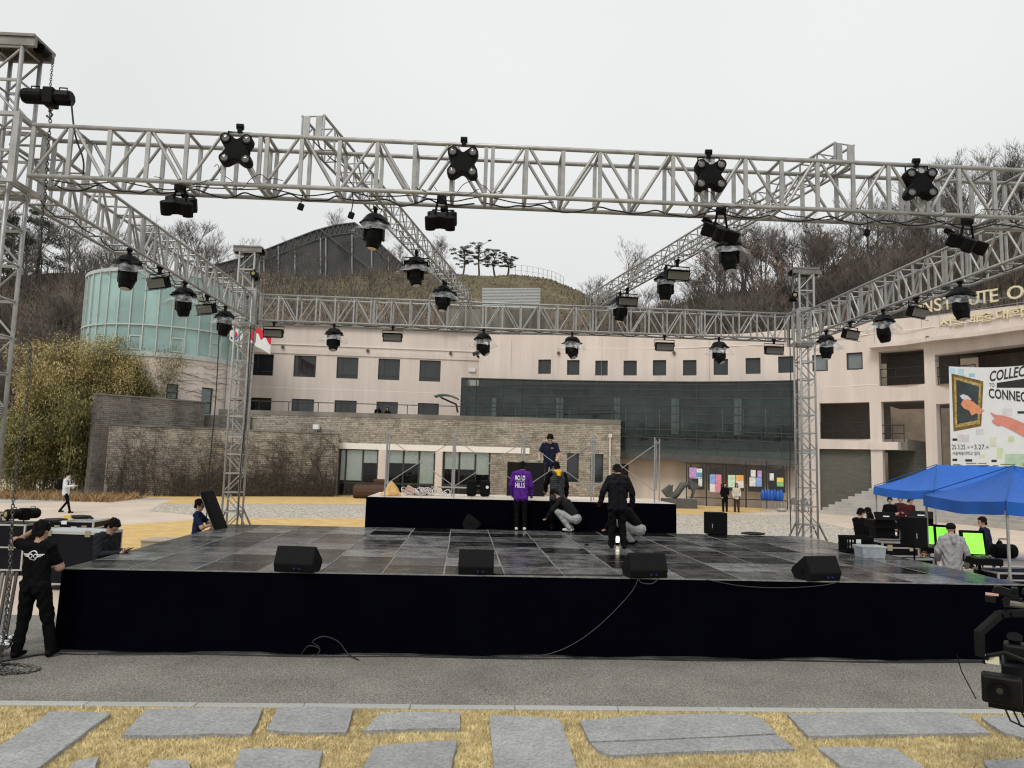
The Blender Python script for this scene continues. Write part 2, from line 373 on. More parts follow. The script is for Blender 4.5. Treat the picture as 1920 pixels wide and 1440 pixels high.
mb = MB().box((0, 0, 0), (1.118, kw, .16)); kme = mb.mesh('kerb_stone', M_KERB)
for i in range(-4, 20):
    p = kp(.35 + i * 1.125, -kw / 2, LZ - .08 + random.uniform(-.003, .003)); bev(obj('kerb_stone', kme, kerb, p, (0, 0, math.atan2(kd.y, kd.x))), .008)
SL = [[(95, 1338), (208, 1341), (150, 1385), (75, 1442), (-30, 1480), (-60, 1440), (10, 1395)],
      [(272, 1335), (380, 1332), (493, 1333), (484, 1358), (470, 1381), (400, 1380), (300, 1384), (228, 1383)],
      [(520, 1331), (600, 1329), (663, 1331), (659, 1352), (650, 1376), (580, 1378), (520, 1374), (500, 1371)],
      [(712, 1343), (760, 1340), (862, 1341), (864, 1370), (780, 1371), (682, 1374), (695, 1360)],
      [(917, 1346), (980, 1348), (1040, 1351), (1055, 1363), (1066, 1400), (1090, 1470), (930, 1470), (922, 1400)],
      [(1086, 1356), (1200, 1346), (1330, 1343), (1400, 1344), (1428, 1351), (1457, 1380), (1300, 1388), (1107, 1395)], [(1110, 1398), (1300, 1390.5), (1459, 1382.5), (1490, 1407), (1320, 1412), (1150, 1420), (1118, 1409)],
      [(1475, 1343), (1600, 1341), (1770, 1339), (1815, 1347), (1858, 1378), (1700, 1380), (1515, 1384)],
      [(1838, 1348), (1960, 1345), (2010, 1395), (1925, 1388), (1880, 1376)],
      [(1535, 1407), (1600, 1405), (1680, 1408), (1735, 1444), (1640, 1450), (1575, 1440)],
      [(450, 1409), (520, 1407), (605, 1413), (598, 1450), (580, 1490), (425, 1490), (438, 1440)],
      [(700, 1405), (780, 1396), (858, 1391), (850, 1425), (840, 1490), (665, 1490), (682, 1440)],
      [(140, 1433), (185, 1424), (178, 1446), (150, 1480), (95, 1480)],
      [(285, 1431), (352, 1430), (355, 1445), (340, 1480), (255, 1480)],
      [(1842, 1431), (1950, 1425), (1990, 1470), (1880, 1478)]]
SLXY = []
for s_ in SL:
    q = [G(x, y, LZ) for x, y in s_]; n_ = len(q); pts = []
    for i in range(n_):
        for t in (0, .34, .67):
            p = q[i].lerp(q[(i + 1) % n_], t); pts.append((p.x + random.uniform(-.008, .008), p.y + random.uniform(-.008, .008)))
    SLXY.append(pts)
    o = MB().prism(pts, Matrix.Translation((0, 0, LZ - .06)), .086).build('stone_slab', M_SLAB, lawn); bev(o, .007, 1)
def inpoly(P, X, Y):
    c = np.zeros(len(X), bool); k = len(P)
    for i in range(k):
        x0, y0 = P[i]; x1, y1 = P[i - 1]
        m = ((y0 > Y) != (y1 > Y)); xx = (x1 - x0) * (Y - y0) / ((y1 - y0) if y1 != y0 else 1e-9) + x0; c ^= m & (X < xx)
    return c
def raw_mesh(name, V, Fc, k, m, mi=None):
    me = bpy.data.meshes.new(name); nv, nf = len(V), len(Fc) // k
    me.vertices.add(nv); me.vertices.foreach_set('co', V.astype(np.float32).ravel())
    me.loops.add(nf * k); me.loops.foreach_set('vertex_index', Fc.astype(np.int32))
    me.polygons.add(nf); me.polygons.foreach_set('loop_start', np.arange(0, nf * k, k, dtype=np.int32))
    for x in (m if isinstance(m, list) else [m]): me.materials.append(x)
    if mi is not None: me.polygons.foreach_set('material_index', mi.astype(np.int32))
    me.update(calc_edges=True); return me
def blades(name, X, Y, Z, h0, h1, wd, lean, m):
    n = len(X); a = np.random.rand(n) * 6.283; h = h0 + np.random.rand(n) * (h1 - h0); lx = (np.random.rand(n) - .5) * 2 * lean * h; ly = (np.random.rand(n) - .5) * 2 * lean * h
    dx, dy = np.cos(a) * wd / 2, np.sin(a) * wd / 2
    V = np.stack([np.stack([X - dx, Y - dy, Z], 1), np.stack([X + dx, Y + dy, Z], 1), np.stack([X + lx, Y + ly, Z + h], 1)], 1).reshape(-1, 3)
    return raw_mesh(name, V, np.arange(3 * n), 3, m)
n_ = 330000; Yb = 5.6 + (np.random.rand(n_) ** 1.25) * 2.9; Xb = (np.random.rand(n_) - .5) * 2 * (Yb * .78 + .4)
keep = (Xb * -kn.x + (ka.y - Yb) * 1 + (ka.x) * kn.x) > kw + .02
for P_ in SLXY:
    cx_, cy_ = np.mean([x for x, _ in P_]), np.mean([y for _, y in P_]); keep &= ~inpoly([(cx_ + (x - cx_) * .965, cy_ + (y - cy_) * .95) for x, y in P_], Xb, Yb)
Xb, Yb = Xb[keep], Yb[keep]
tag(obj('grass_blades', blades('grass_blades', Xb, Yb, np.full(len(Xb), LZ - .022), .012, .042, .007, 1.1, M_GRASS)), 'short dry golden grass between the granite slabs', 'grass', kind='stuff')

n_ = 420; Xl = np.random.uniform(-8, 8, n_); Yl = np.random.uniform(8.1, 10.2, n_) + .05 * Xl
tag(obj('fallen_bits', blades('fallen_bits', Xl, Yl, np.full(n_, .006), .004, .012, .03, 2.5, mat('leaf_bits', (.3, .2, .1), .9, var=.5, vs=2, world=True))), 'scattered bits of dry leaf and straw on the asphalt', 'debris', kind='stuff')
# ------------------------------------------------------------------ hills behind the building
RPX = np.array([-900, 0, 150, 300, 400, 480, 700, 860, 960, 1030, 1095, 1200, 1350, 1500, 1700, 1920, 2900])
RPY = np.array([500, 510, 520, 525, 520, 516, 514, 511, 515, 530, 556, 582, 560, 530, 465, 425, 380])
RYY = np.array([85, 85, 86, 90, 98, 105, 108, 108, 108, 106, 102, 95, 90, 88, 84, 80, 75])
B0 = np.array([1, 1, 1.5, 3, 6, 9, 10, 10, 10, 10, 10, 10, 10, 11, 13, 14, 14])
def hill(px, v):
    """ground point of the hill at picture column px, v = 0 foot, 1 crest, beyond 1 the far side"""
    Yr = float(np.interp(px, RPX, RYY)); c = D(px, float(np.interp(px, RPX, RPY)), Yr); y0 = 61.0; b0 = float(np.interp(px, RPX, B0))
    if v < 0: return Vector((ray(px, 560).x * y0 / ray(px, 560).y, y0 - .3, -.5))
    if v <= 1:
        Y = y0 + (Yr - y0) * v; s = v * v * (3 - 2 * v) * .55 + v * .45; z = b0 + (c.z - b0) * s
    else: Y = Yr + (v - 1) * 120; z = c.z - (v - 1) * 9
    z += .5 * math.sin(px * .021 + v * 5) * min(1, v * 2)
    d = ray(px, 560); return Vector((d.x * Y / d.y, Y, z))
cols = list(range(-900, 2901, 38)); rows = [-.001] + [i / 14 for i in range(15)] + [1.15, 1.5, 2.4]
mb = MB(); nv = len(rows)
for px in cols:
    for v in rows: mb.v.append(tuple(hill(px, v)))
for i in range(len(cols) - 1):
    for j in range(nv - 1):
        mb.f.append((i * nv + j, (i + 1) * nv + j, (i + 1) * nv + j + 1, i * nv + j + 1)); mb.m.append(1 if (470 < cols[i] < 1120 and rows[j] > .55) else 0)
tag(mb.build('hillside', [M_HILL, M_TURF], smooth=True), 'brown wooded hillside behind the building', kind='structure')
# dry undergrowth: thin upright stems over the hillside
n_ = 26000; px_ = np.random.uniform(-250, 2250, n_); v_ = np.random.uniform(.02, .98, n_); ok = ~((px_ > 850) & (px_ < 1110) & (v_ > .5)) 
pts = np.array([hill(a, b) for a, b in zip(px_[ok], v_[ok])])
tag(obj('undergrowth', blades('undergrowth', pts[:, 0], pts[:, 1], pts[:, 2] - .05, .5, 2.1, .13, .35, M_TWIG)), 'dry brown undergrowth on the hillside', 'undergrowth', kind='stuff')

px_ = np.random.uniform(480, 1115, 9000); v_ = np.random.uniform(.45, 1.0, 9000); pts = np.array([hill(a, b) for a, b in zip(px_, v_)])
tag(obj('hill_grass', blades('hill_grass', pts[:, 0], pts[:, 1], pts[:, 2] - .05, .08, .26, .2, 1.2, mat('hill_grass_blade', (.2, .165, .1), .95, var=.35, vs=.4, world=True))), 'rough dry grass on the rounded hilltop', 'grass', kind='stuff')
# ------------------------------------------------------------------ trees
def bare_tree(seed, h, russet=0):
    rnd = random.Random(seed); tk = MB(); tw = MB(); lv = MB()
    def grow(p, d, ln, r, lev):
        k = 3 if lev < 3 else 2; pts_ = [p]; rs = [r]
        for i in range(k):
            d = (d + Vector((rnd.uniform(-1, 1), rnd.uniform(-1, 1), rnd.uniform(-.5, .9))) * (.1 if lev == 0 else .2)).normalized()
            pts_.append(pts_[-1] + d * ln / k); rs.append(r * (1 - .5 * (i + 1) / k))
        (tk if lev < 2 else tw).path(pts_, rs, 5 if lev < 2 else 3, caps=False)
        if lev >= 4:
            if russet and rnd.random() < russet:
                for _ in range(2):
                    c = pts_[-1] + Vector((rnd.uniform(-.25, .25), rnd.uniform(-.25, .25), rnd.uniform(-.3, .1))); a, b = (Vector((rnd.uniform(-1, 1), rnd.uniform(-1, 1), rnd.uniform(-1, 1))) * .13 for _ in range(2))
                    lv.add([c - a, c + b, c + a, c - b], [(0, 1, 2, 3)])
            return
        nb = (9, 6, 5, 3)[lev]
        for i in range(nb):
            t = rnd.uniform(.3, 1) if lev else rnd.uniform(.28, 1)
            j = min(k - 1, int(t * k)); q = pts_[j].lerp(pts_[j + 1], t * k - j)
            sp = rnd.uniform(.45, .95); az = rnd.uniform(0, 6.283); e = Vector((math.cos(az), math.sin(az), 0))
            nd = (d + e * sp * 1.15 + Vector((0, 0, .22))).normalized()
            grow(q, nd, ln * rnd.uniform(.42, .68) * (1.05 - .3 * t if lev == 0 else 1), max(.015, r * (1 - .5 * t) * .55), lev + 1)
    grow(Vector((0, 0, -.3)), Vector((rnd.uniform(-.12, .12), rnd.uniform(-.12, .12), 1)), h * .72, h * .012 + .03, 0)
    return tk.mesh('trunk', M_BARK), tw.mesh('crown', M_TWIG), (lv.mesh('leaf_cluster', M_RUSS) if lv.f else None)
PROTO = [bare_tree(11 + i, 9.5, .3 if i == 2 else 0) for i in range(6)]
def tree(name, label, group, P, loc, s, rz):
    t = thing(name, label, 'tree', loc, rz, group); t.scale = (s, s, s * random.uniform(.92, 1.12))
    obj('trunk', P[0], t); obj('crown', P[1], t)
    if P[2]: obj('leaves', P[2], t)
    return t
def plant(n, x0, x1, v0, v1, s0, s1, label, group, protos=(0, 1, 3, 4, 5)):
    for i in range(n):
        px = x0 + (x1 - x0) * (i + random.uniform(.1, .9)) / n; v = random.uniform(v0, v1)
        tree('bare_tree', label, group, PROTO[random.choice(protos)], hill(px, v), random.uniform(s0, s1), random.uniform(0, 6.28))
plant(40, 1330, 2010, .5, 1.02, .72, .95, 'slender bare tree in the dense grey-brown wood on the hill above the lettering', 'bare trees of the wood at the right')
plant(32, 1290, 2010, .03, .55, .7, .95, 'slender bare tree in the dense grey-brown wood on the hill above the lettering', 'bare trees of the wood at the right')
plant(8, 1270, 1640, .2, .8, .62, .85, 'bare tree with rusty brown leaves clinging among the grey wood', 'rusty leaved trees of the wood at the right', (2,))
plant(7, 1110, 1300, .1, .7, .55, .8, 'small bare tree at the thin end of the wood, right of the grassy hill', 'bare trees at the thin end of the wood')
plant(40, -260, 400, .3, 1.03, .65, .95, 'slender bare tree in the dark wood on the hillside behind the bamboo', 'bare trees of the wood at the left')
plant(40, -200, 330, .02, .45, .7, .95, 'slender bare tree in the dark wood on the hillside behind the bamboo', 'bare trees of the wood at the left')
plant(13, 380, 850, .3, .95, .38, .62, 'small bare tree on the brown slope under the dark canopy', 'bare trees on the slope under the canopy')
for px, py, Y, s, lb in ((640, 470, 122, .75, 'bare tree rising behind the crest of the dark canopy'), (1178, 540, 100, .8, 'lone thin bare tree on the skyline right of the grassy hill'), (455, 520, 112, .7, 'bare tree on the skyline above the rear stage tower'), (395, 525, 104, .72, 'bare tree on the skyline left of the rear stage tower')):
    p = D(px, py, Y); tree('bare_tree', lb, 'bare trees on the skyline', PROTO[random.choice((0, 1, 3))], (p.x, p.y, p.z - 1.5), s, random.uniform(0, 6))
def pine(name, label, loc, h, seed, flat=True):
    rnd = random.Random(seed); t = thing(name, label, 'pine tree', loc)
    tk = MB(); n = 3800 if flat else 7000; top = Vector((rnd.uniform(-.8, .8), 0, h)); mid = Vector((rnd.uniform(-.4, .4), 0, h * .5))
    tk.path([(0, 0, -.5), mid, top * .98], [.16, .11, .04], 6); cl = []
    for i in range(30 if flat else 26):
        z = h * (rnd.uniform(.25, 1) if flat else .12 + .88 * i / 26); az = rnd.uniform(0, 6.28); rr = (rnd.uniform(.6, 3.6) * h / 7 if flat else (h - z) * .34 + .3)
        c = Vector((math.cos(az) * rr, math.sin(az) * rr, z)) + (mid.lerp(top, .5) * .2 if flat else Vector())
        tk.path([Vector((0, 0, z * .85)) + mid * .3, c], [.05, .02], 4, caps=False); cl.append((c, rnd.uniform(.4, .95) * h / 7))
    obj('trunk', tk.mesh('trunk', M_BARK), t)
    C = np.array([list(c) for c, _ in cl]); S = np.array([s for _, s in cl]); idx = np.random.randint(0, len(cl), n)
    g = np.random.randn(n, 3); g /= np.linalg.norm(g, axis=1)[:, None] + 1e-9; g *= np.random.rand(n, 1) ** .4
    P = C[idx] + g * S[idx][:, None] * np.array([1.15, 1.15, .34 if flat else .5])
    a = np.random.randn(n, 3) * (.07 if flat else .12); b = np.random.randn(n, 3) * .04
    V = np.stack([P - a, P + b, P + a], 1).reshape(-1, 3); obj('crown', raw_mesh('crown', V, np.arange(3 * n), 3, M_NEED), t)
for i, (px, py, h, lb) in enumerate(((868, 511, 3.7, 'leftmost spreading pine on the crest of the grassy hill'), (899, 511, 4.3, 'tallest spreading pine on the crest of the grassy hill'), (928, 511, 3.2, 'low pine right of the tallest one on the grassy crest'), (952, 513, 2.7, 'smallest pine at the end of the fence on the grassy crest'))):
    p = D(px, py, 108); pine('pine_tree', lb, (p.x, p.y, p.z - .2), h, 40 + i)
p = D(72, 500, 84); pine('pine_tree', 'dark dense evergreen standing out of the wood at the left edge', (p.x, p.y, p.z - 2), 10, 60, False)
p = D(20, 500, 80); pine('pine_tree', 'second dark evergreen in the wood behind the left tower', (p.x, p.y, p.z - 2), 8.2, 61, False)
# bamboo thicket
def bamboo_mat(name, ca, cb, cc):
    m = mat(name, ca, .7, var=0, world=True); n = m.node_tree.nodes; l = m.node_tree.links; b = n['Principled BSDF']
    g = n.new('ShaderNodeNewGeometry'); x = n.new('ShaderNodeTexNoise'); x.inputs['Scale'].default_value = .9; x.inputs['Detail'].default_value = 6; l.new(g.outputs['Position'], x.inputs['Vector'])
    r = n.new('ShaderNodeValToRGB'); e = r.color_ramp.elements; e[0].position = .32; e[0].color = (*cb, 1); e[1].position = .66; e[1].color = (*ca, 1)
    e = r.color_ramp.elements.new(.5); e.color = (*cc, 1); l.new(x.outputs['Fac'], r.inputs[0]); l.new(r.outputs[0], b.inputs['Base Color']); return m
M_BAMG = bamboo_mat('bamboo_gold', (.53, .44, .21), (.18, .165, .065), (.38, .31, .13))
M_BAMN = bamboo_mat('bamboo_green', (.3, .27, .1), (.09, .1, .032), (.2, .185, .065))
M_CULM = mat('bamboo_culm', (.2, .19, .08), .6, var=.3)
def bamboo(label, px, py, Y, h, rx, n, m, seed):
    rnd = random.Random(seed); p = D(px, py, Y); loc = Vector((p.x, Y, zg(Y))); t = thing('bamboo_clump', label, 'bamboo', loc, 0, 'bamboo clumps beside the stone walls')
    cu = MB(); tips = []
    for i in range(16):
        a = rnd.uniform(0, 6.28); r0 = rnd.uniform(0, .5) * rx; b = Vector((math.cos(a) * r0, math.sin(a) * r0, 0)); hh = h * rnd.uniform(.7, 1); l = rnd.uniform(.2, 1) * rx * .7
        c = b + Vector((math.cos(a) * l * .35, math.sin(a) * l * .35, hh * .7)); e = b + Vector((math.cos(a) * l, math.sin(a) * l, hh)); cu.path([b, c, e], [.03, .022, .008], 4, caps=False); tips += [(b, c, e)]
    obj('culms', cu.mesh('culms', M_CULM), t)
    K = len(tips); A = np.array([[list(x) for x in q] for q in tips]); nc = n // 14
    i = np.random.randint(0, K, nc); u = .08 + .92 * np.random.rand(nc) ** .85; lo = u < .5
    base = np.where(lo[:, None], A[i, 0] + (A[i, 1] - A[i, 0]) * (u * 2)[:, None], A[i, 1] + (A[i, 2] - A[i, 1]) * ((u - .5) * 2)[:, None])
    base += np.random.randn(nc, 3) * np.array([.32, .32, .28]) * rx * .5
    P = np.repeat(base, 14, 0) + np.random.randn(nc * 14, 3) * np.array([.2, .2, .16]); N_ = len(P)
    az = np.random.rand(N_) * 6.283; dr = np.random.rand(N_) * 1.1 + .1; ln = .12 + np.random.rand(N_) * .14
    d = np.stack([np.cos(az) * np.cos(dr), np.sin(az) * np.cos(dr), -np.sin(dr)], 1) * ln[:, None]; w_ = np.stack([-np.sin(az), np.cos(az), np.random.randn(N_) * .4], 1) * .024
    V = np.stack([P, P + d * .4 + w_, P + d, P + d * .4 - w_], 1).reshape(-1, 3); V[:, 2] = np.maximum(V[:, 2], .05)
    obj('foliage', raw_mesh('foliage', V, np.arange(4 * N_), 4, m), t)
for i, (lb, px, Y, h, rx, n, m) in enumerate((
    ('golden bamboo clump at the left end of the thicket by the tower leg', 52, 43.5, 7.6, 1.9, 18000, M_BAMG), ('tall golden bamboo clump with the highest plume left of the walls', 88, 44.5, 9.6, 2.5, 30000, M_BAMG),
    ('golden bamboo clump arching beside the tall stone wall', 150, 45.5, 9.8, 2.4, 28000, M_BAMG), ('yellow-green bamboo behind the tall wall below the glass rotunda', 205, 46.3, 9.4, 2.3, 26000, M_BAMG),
    ('greenest bamboo clump, right end of the thicket against the rotunda', 258, 46.6, 9.2, 1.75, 24000, M_BAMN), ('olive bamboo between the golden plume and the green end', 228, 46.8, 9.2, 1.9, 16000, M_BAMN),
    ('dark green low bamboo at the foot of the thicket by the walker', 55, 41.8, 4.6, 2.0, 20000, M_BAMN), ('dark green low bamboo in front of the tall stone wall edge', 125, 43, 6.2, 1.9, 20000, M_BAMN))):
    bamboo(lb, px, 900, Y, h, rx, n, m, 70 + i)
# canopy of dark netting on the hill crest
Yc = 112; oc = [(385, 512), (400, 498), (470, 480), (530, 456), (590, 433), (630, 422), (665, 418), (692, 436), (722, 466), (760, 500), (778, 514)]
q = [D(x, y, Yc) for x, y in oc]; t = thing('netting_canopy', 'big dark arched netting canopy on the hill crest', 'canopy', D(600, 520, Yc))
bk = [p + Vector((6, 26, -2)) for p in q]; base = t.location
mb = MB(); k = len(q)
for a, b in zip(range(k - 1), range(1, k)): mb.add([q[a] - base, q[b] - base, bk[b] - base, bk[a] - base], [(0, 1, 2, 3)])
for S_ in (q, bk):
    fl = [Vector((p.x, p.y, q[0].z - 3)) for p in S_]
    for a in range(k - 1): mb.add([S_[a] - base, S_[a + 1] - base, fl[a + 1] - base, fl[a] - base], [(0, 1, 2, 3)])
mb.build('net', M_NET, t)
mb = MB()
for a in range(k - 1): mb.tube(q[a] - base - Vector((0, .15, 0)), q[a + 1] - base - Vector((0, .15, 0)), .12, n=5)
for a in range(1, k - 2):
    lo = [q[j] - base - Vector((0, .15, 1.6)) for j in (a, a + 1)]; hi = [q[j] - base - Vector((0, .15, 0)) for j in (a, a + 1)]
    mb.tube(lo[0], lo[1], .07, n=4)
    for j in range(4):
        u, v = j / 4, (j + 1) / 4; mb.tube(lo[0].lerp(lo[1], u), hi[0].lerp(hi[1], (u + v) / 2), .05, n=4); mb.tube(hi[0].lerp(hi[1], (u + v) / 2), lo[0].lerp(lo[1], v), .05, n=4)
mb.tube(D(600, 430, Yc - .4) - base, D(705, 512, Yc - .4) - base, .09, n=5)
mb.build('arch_lattice', mat('dull_lattice', (.1, .105, .105), .7), t)
for x, y in ((522, 462), (553, 470), (601, 446), (611, 446), (660, 440), (697, 455), (728, 480), (495, 480)):
    a, b = D(x, y, Yc - .3) - base, D(x, 520, Yc - .3) - base; MB().tube(a, b, .11, n=6).build('pole', M_POLE, t)
# fence on the crest
t = thing('crest_fence', 'thin wire fence curving over the crest of the grassy hill', 'fence', D(1000, 514, 108))
fp = [(955, 513), (966, 514), (977, 515), (988, 516.5), (999, 518), (1009, 520), (1018, 522), (1026, 524), (1034, 526), (1042, 529), (1050, 533), (1056, 537)]
fq = [D(x, y + 3, 106) - t.location for x, y in fp]; H = Vector((0, 0, 1.7))
for p in fq: MB().tube(p, p + H, .035, n=5).build('post', M_POLE, t)
mb = MB(); [mb.tube(a + H * u, b + H * u, .02, n=4) for a, b in zip(fq, fq[1:]) for u in (.98, .5)]; mb.build('wire', M_POLE, t)
# concrete retaining wall and sheet metal screen on the slope
P = Path([D(838, 600, 74).xy, D(1032, 600, 73).xy]); t = thing('retaining_wall', 'stained concrete retaining wall on the slope behind the rear truss', 'wall')
zt = P.hit(930, 580)[1]; mb = wall(MB(), P, 0, P.len, zt - 6, zt, (), .5); mb.build('wall', mat('stained_concrete', (.27, .25, .21), .9, col2=(.1, .095, .08), vs=.8, world=True, stretch=(1, 1, .25)), t)
for i in range(6): q = P.len * (i + .02) / 6; slabp(MB(), P, q + .03, q + P.len / 6 - .05, zt - 2.05, zt - .1, -.05, -.002).build('panel', MATS['stained_concrete'], t)
P = Path([D(904, 560, 71).xy, D(1013, 560, 70.5).xy]); t = thing('metal_screen', 'pale corrugated metal screen standing on the slope', 'screen')
za, zb = P.hit(960, 576)[1], P.hit(960, 540)[1]; k = 13
for i in range(k): h_ = (zb - za) / k; slabp(MB(), P, 0, P.len, za + h_ * i + .03, za + h_ * (i + 1) - .03, -.06, 0).build('slat', M_STEEL, t)
mb = MB(); [mb.box2((p.x - .04, p.y + .02, za - 4), (p.x + .04, p.y + .1, zb)) for p in (P.at(P.len * u) for u in (.03, .36, .68, .97))]; mb.build('posts', M_POLE, t)
# ------------------------------------------------------------------ building: helpers
def window(P, r, parent, off=.14, fr=.07, vbars=(), hbars=(), pane=M_PANE, frame_m=M_FRAME, d=.08, name='window'):
    """frame with bars as one part, each pane a sub-part; r = (s0, s1, z0, z1); bars are fractions"""
    s0, s1, z0, z1 = r; mb = MB()
    slabp(mb, P, s0, s1, z0, z0 + fr, off, off + d); slabp(mb, P, s0, s1, z1 - fr, z1, off, off + d)
    slabp(mb, P, s0, s0 + fr, z0 + fr, z1 - fr, off, off + d); slabp(mb, P, s1 - fr, s1, z0 + fr, z1 - fr, off, off + d)
    for v in vbars: q = s0 + (s1 - s0) * v; slabp(mb, P, q - fr / 2, q + fr / 2, z0 + fr, z1 - fr, off + .005, off + d)
    for h in hbars: q = z0 + (z1 - z0) * h; slabp(mb, P, s0 + fr, s1 - fr, q - fr / 2, q + fr / 2, off + .008, off + d)
    w_ = mb.build(name, frame_m, parent)
    xs = [0, *vbars, 1]; ys = [0, *hbars, 1]
    for a, b in zip(xs, xs[1:]):
        for c, e in zip(ys, ys[1:]):
            slabp(MB(), P, s0 + (s1 - s0) * a + .01, s0 + (s1 - s0) * b - .01, z0 + (z1 - z0) * c + .01, z0 + (z1 - z0) * e - .01, off + .04, off + .05).build('pane', pane, w_)
    return w_
def brickwork(P, s0, s1, z0, z1, parent, m, holes=(), bl=.42, bh=.135, depth=.09, seed=1, top=None):
    """courses of bricks standing proud of the joint plane, one joined mesh"""
    rnd = random.Random(seed); mb = MB(); rows = int((z1 - z0) / bh); bh = (z1 - z0) / rows; g = .016
    for r_ in range(rows):
        za, zb = z0 + r_ * bh + g / 2, z0 + (r_ + 1) * bh - g / 2; q = s0 - (bl / 2 if r_ % 2 else 0) - rnd.uniform(0, .1)
        while q < s1:
            l = bl * rnd.uniform(.7, 1.25); a, b = max(s0, q + g / 2), min(s1, q + l - g / 2); q += l
            if b - a < .05: continue
            segs = [(a, b)]
            for h in holes:
                if h[2] - .01 < (za + zb) / 2 < h[3] + .01:
                    ns = []
                    for x, y in segs:
                        if y <= h[0] or x >= h[1]: ns.append((x, y))
                        else:
                            if x < h[0] - .04: ns.append((x, h[0]))
                            if y > h[1] + .04: ns.append((h[1], y))
                    segs = ns
            o = -depth * rnd.uniform(.15, .5)
            mb.mi = rnd.choice((0, 0, 1, 2))
            for x, y in segs:
                v = [P.pt(x, za, 0), P.pt(y, za, 0), P.pt(y, zb, 0), P.pt(x, zb, 0), P.pt(x, za, o), P.pt(y, za, o), P.pt(y, zb, o), P.pt(x, zb, o)]
                mb.add(v, [(4, 5, 6, 7), (0, 1, 5, 4), (2, 3, 7, 6), (1, 2, 6, 5), (3, 0, 4, 7)])
    o = mb.build('brickwork', m, parent); o['kind'] = 'stuff'; return o
GZ = .28
# ------------------------------------------------------------------ glass rotunda
t = thing('glass_rotunda', 'round tower with teal glass upper storey at the left of the building', 'building')
cx = D(318, 600, 51.5); Rr = 5.3; P = Path([(cx.x + Rr * math.cos(a), cx.y + Rr * math.sin(a)) for a in [math.pi + math.pi * i / 40 for i in range(41)]])
zg0 = P.hit(320, 662)[1]; zg1 = P.hit(300, 508)[1]; ztr = P.hit(320, 612)[1]
h1 = P.rect(312, 720, 334, 748); h2 = P.rect(377, 727, 399, 777)
wall(MB(), P, 0, P.len, 0, zg0 - .3, (h1, h2), .4, 1).build('wall', M_WALL, t)
for h in (h1, h2): window(P, h, t, .12, .07, hbars=(.45,), pane=mat('rotunda_window_glass', (.2, .27, .26), .08, spec=.6, orand=.4))
for zz_, hh in ((zg0 - .3, .3), (ztr - .06, .1), (zg1 - .12, .22)): slabp(MB(), P, 0, P.len, zz_, zz_ + hh, -.1, .2, .5).build('ring_beam', M_TEALF, t)
n_ = 20; dl = P.len / n_
for i in range(n_ + 1):
    q = min(max(i * dl, .04), P.len - .04); slabp(MB(), P, q - .035, q + .035, zg0, zg1 - .12, -.08, .05).build('mullion', M_TEALF, t)
for i in range(n_):
    slabp(MB(), P, i * dl + .04, (i + 1) * dl - .04, zg0, ztr - .06, .0, .02).build('pane', M_TEAL, t)
    slabp(MB(), P, i * dl + .04, (i + 1) * dl - .04, ztr + .04, zg1 - .12, .0, .02).build('pane', M_TEAL, t)
    if i % 3 == 1:
        mb = MB(); slabp(mb, P, i * dl + .05, (i + 1) * dl - .05, zg0 + .08, zg0 + .16, -.05, -.01); slabp(mb, P, i * dl + .05, (i + 1) * dl - .05, zg0 + .95, zg0 + 1.03, -.05, -.01)
        slabp(mb, P, i * dl + .05, i * dl + .12, zg0 + .16, zg0 + .95, -.05, -.01); slabp(mb, P, (i + 1) * dl - .12, (i + 1) * dl - .05, zg0 + .16, zg0 + .95, -.05, -.01); mb.build('vent_window', M_TEALF, t)
MB().lathe([(Rr - .1, 0), (Rr - .1, .1), (.5, .3)], (cx.x, cx.y, zg1 - .05), 40).build('roof', M_COPING, t)
# bare creeper stems on the render under the glass
mb = MB(); rnd = random.Random(3); s_mid = P.hit(350, 690)[0]
for i in range(26):
    q = s_mid + rnd.uniform(-3, 2.2); z = zg0 - .5 - rnd.uniform(0, 2.2); pp = []
    for j in range(7): pp.append(P.pt(q, z, -.03)); q += rnd.uniform(.1, .5); z += rnd.uniform(-.16, .16)
    mb.path(pp, .011, 3)
tag(mb.build('creeper', M_TWIG), 'bare creeper stems on the render under the teal glass', 'creeper')
# ------------------------------------------------------------------ three storey wing
t = thing('office_wing', 'beige rendered wing with two rows of dark square windows', 'building')
P = Path([D(400, 700, 57.0).xy, D(925, 700, 58.8).xy])
ztop = lambda q: P.hit(480, 607)[1]
W1 = [(470.5, 664, 512.5, 705), (550.5, 667, 592.5, 707), (631, 670, 671.5, 710), (709, 673, 749.5, 712), (786.5, 675, 826, 714)]
W2 = [(466, 746, 508, 790), (546, 749, 588, 790), (626.5, 751, 668, 793), (705, 753, 745.5, 795), (783, 755, 822.5, 797)]
ra = [P.rect(*r) for r in W1]; rb = [P.rect(*r) for r in W2]
z1a, z1b = np.mean([r[2] for r in ra]), np.mean([r[3] for r in ra]); z2b = np.mean([r[3] for r in rb])
ra = [(r[0], r[1], z1a, z1b) for r in ra]; rb = [(r[0], r[1], z2b - 1.75, z2b) for r in rb]
wall(MB(), P, 0, P.len, 0, ztop, ra + rb, .35).build('wall', M_WALL, t)
for r in ra: window(P, r, t, .16, .06, vbars=(.27,), hbars=(.2,))
for r in rb: window(P, r, t, .16, .06, vbars=(.27,))
zt = ztop(0); slabp(MB(), P, -.1, P.len, zt, zt + .22, -.25, .9).build('coping', M_COPING, t)
slabp(MB(), P, 0, P.len, z1b + .12, z1b + .5, -.07, 0).build('band', M_WALL, t)
for zz_ in (P.hit(650, 650)[1], P.hit(650, 731)[1]): slabp(MB(), P, 0, P.len, zz_ - .02, zz_ + .02, -.004 if zz_ < z1b else -.074, 0).build('joint', M_JOINT, t)
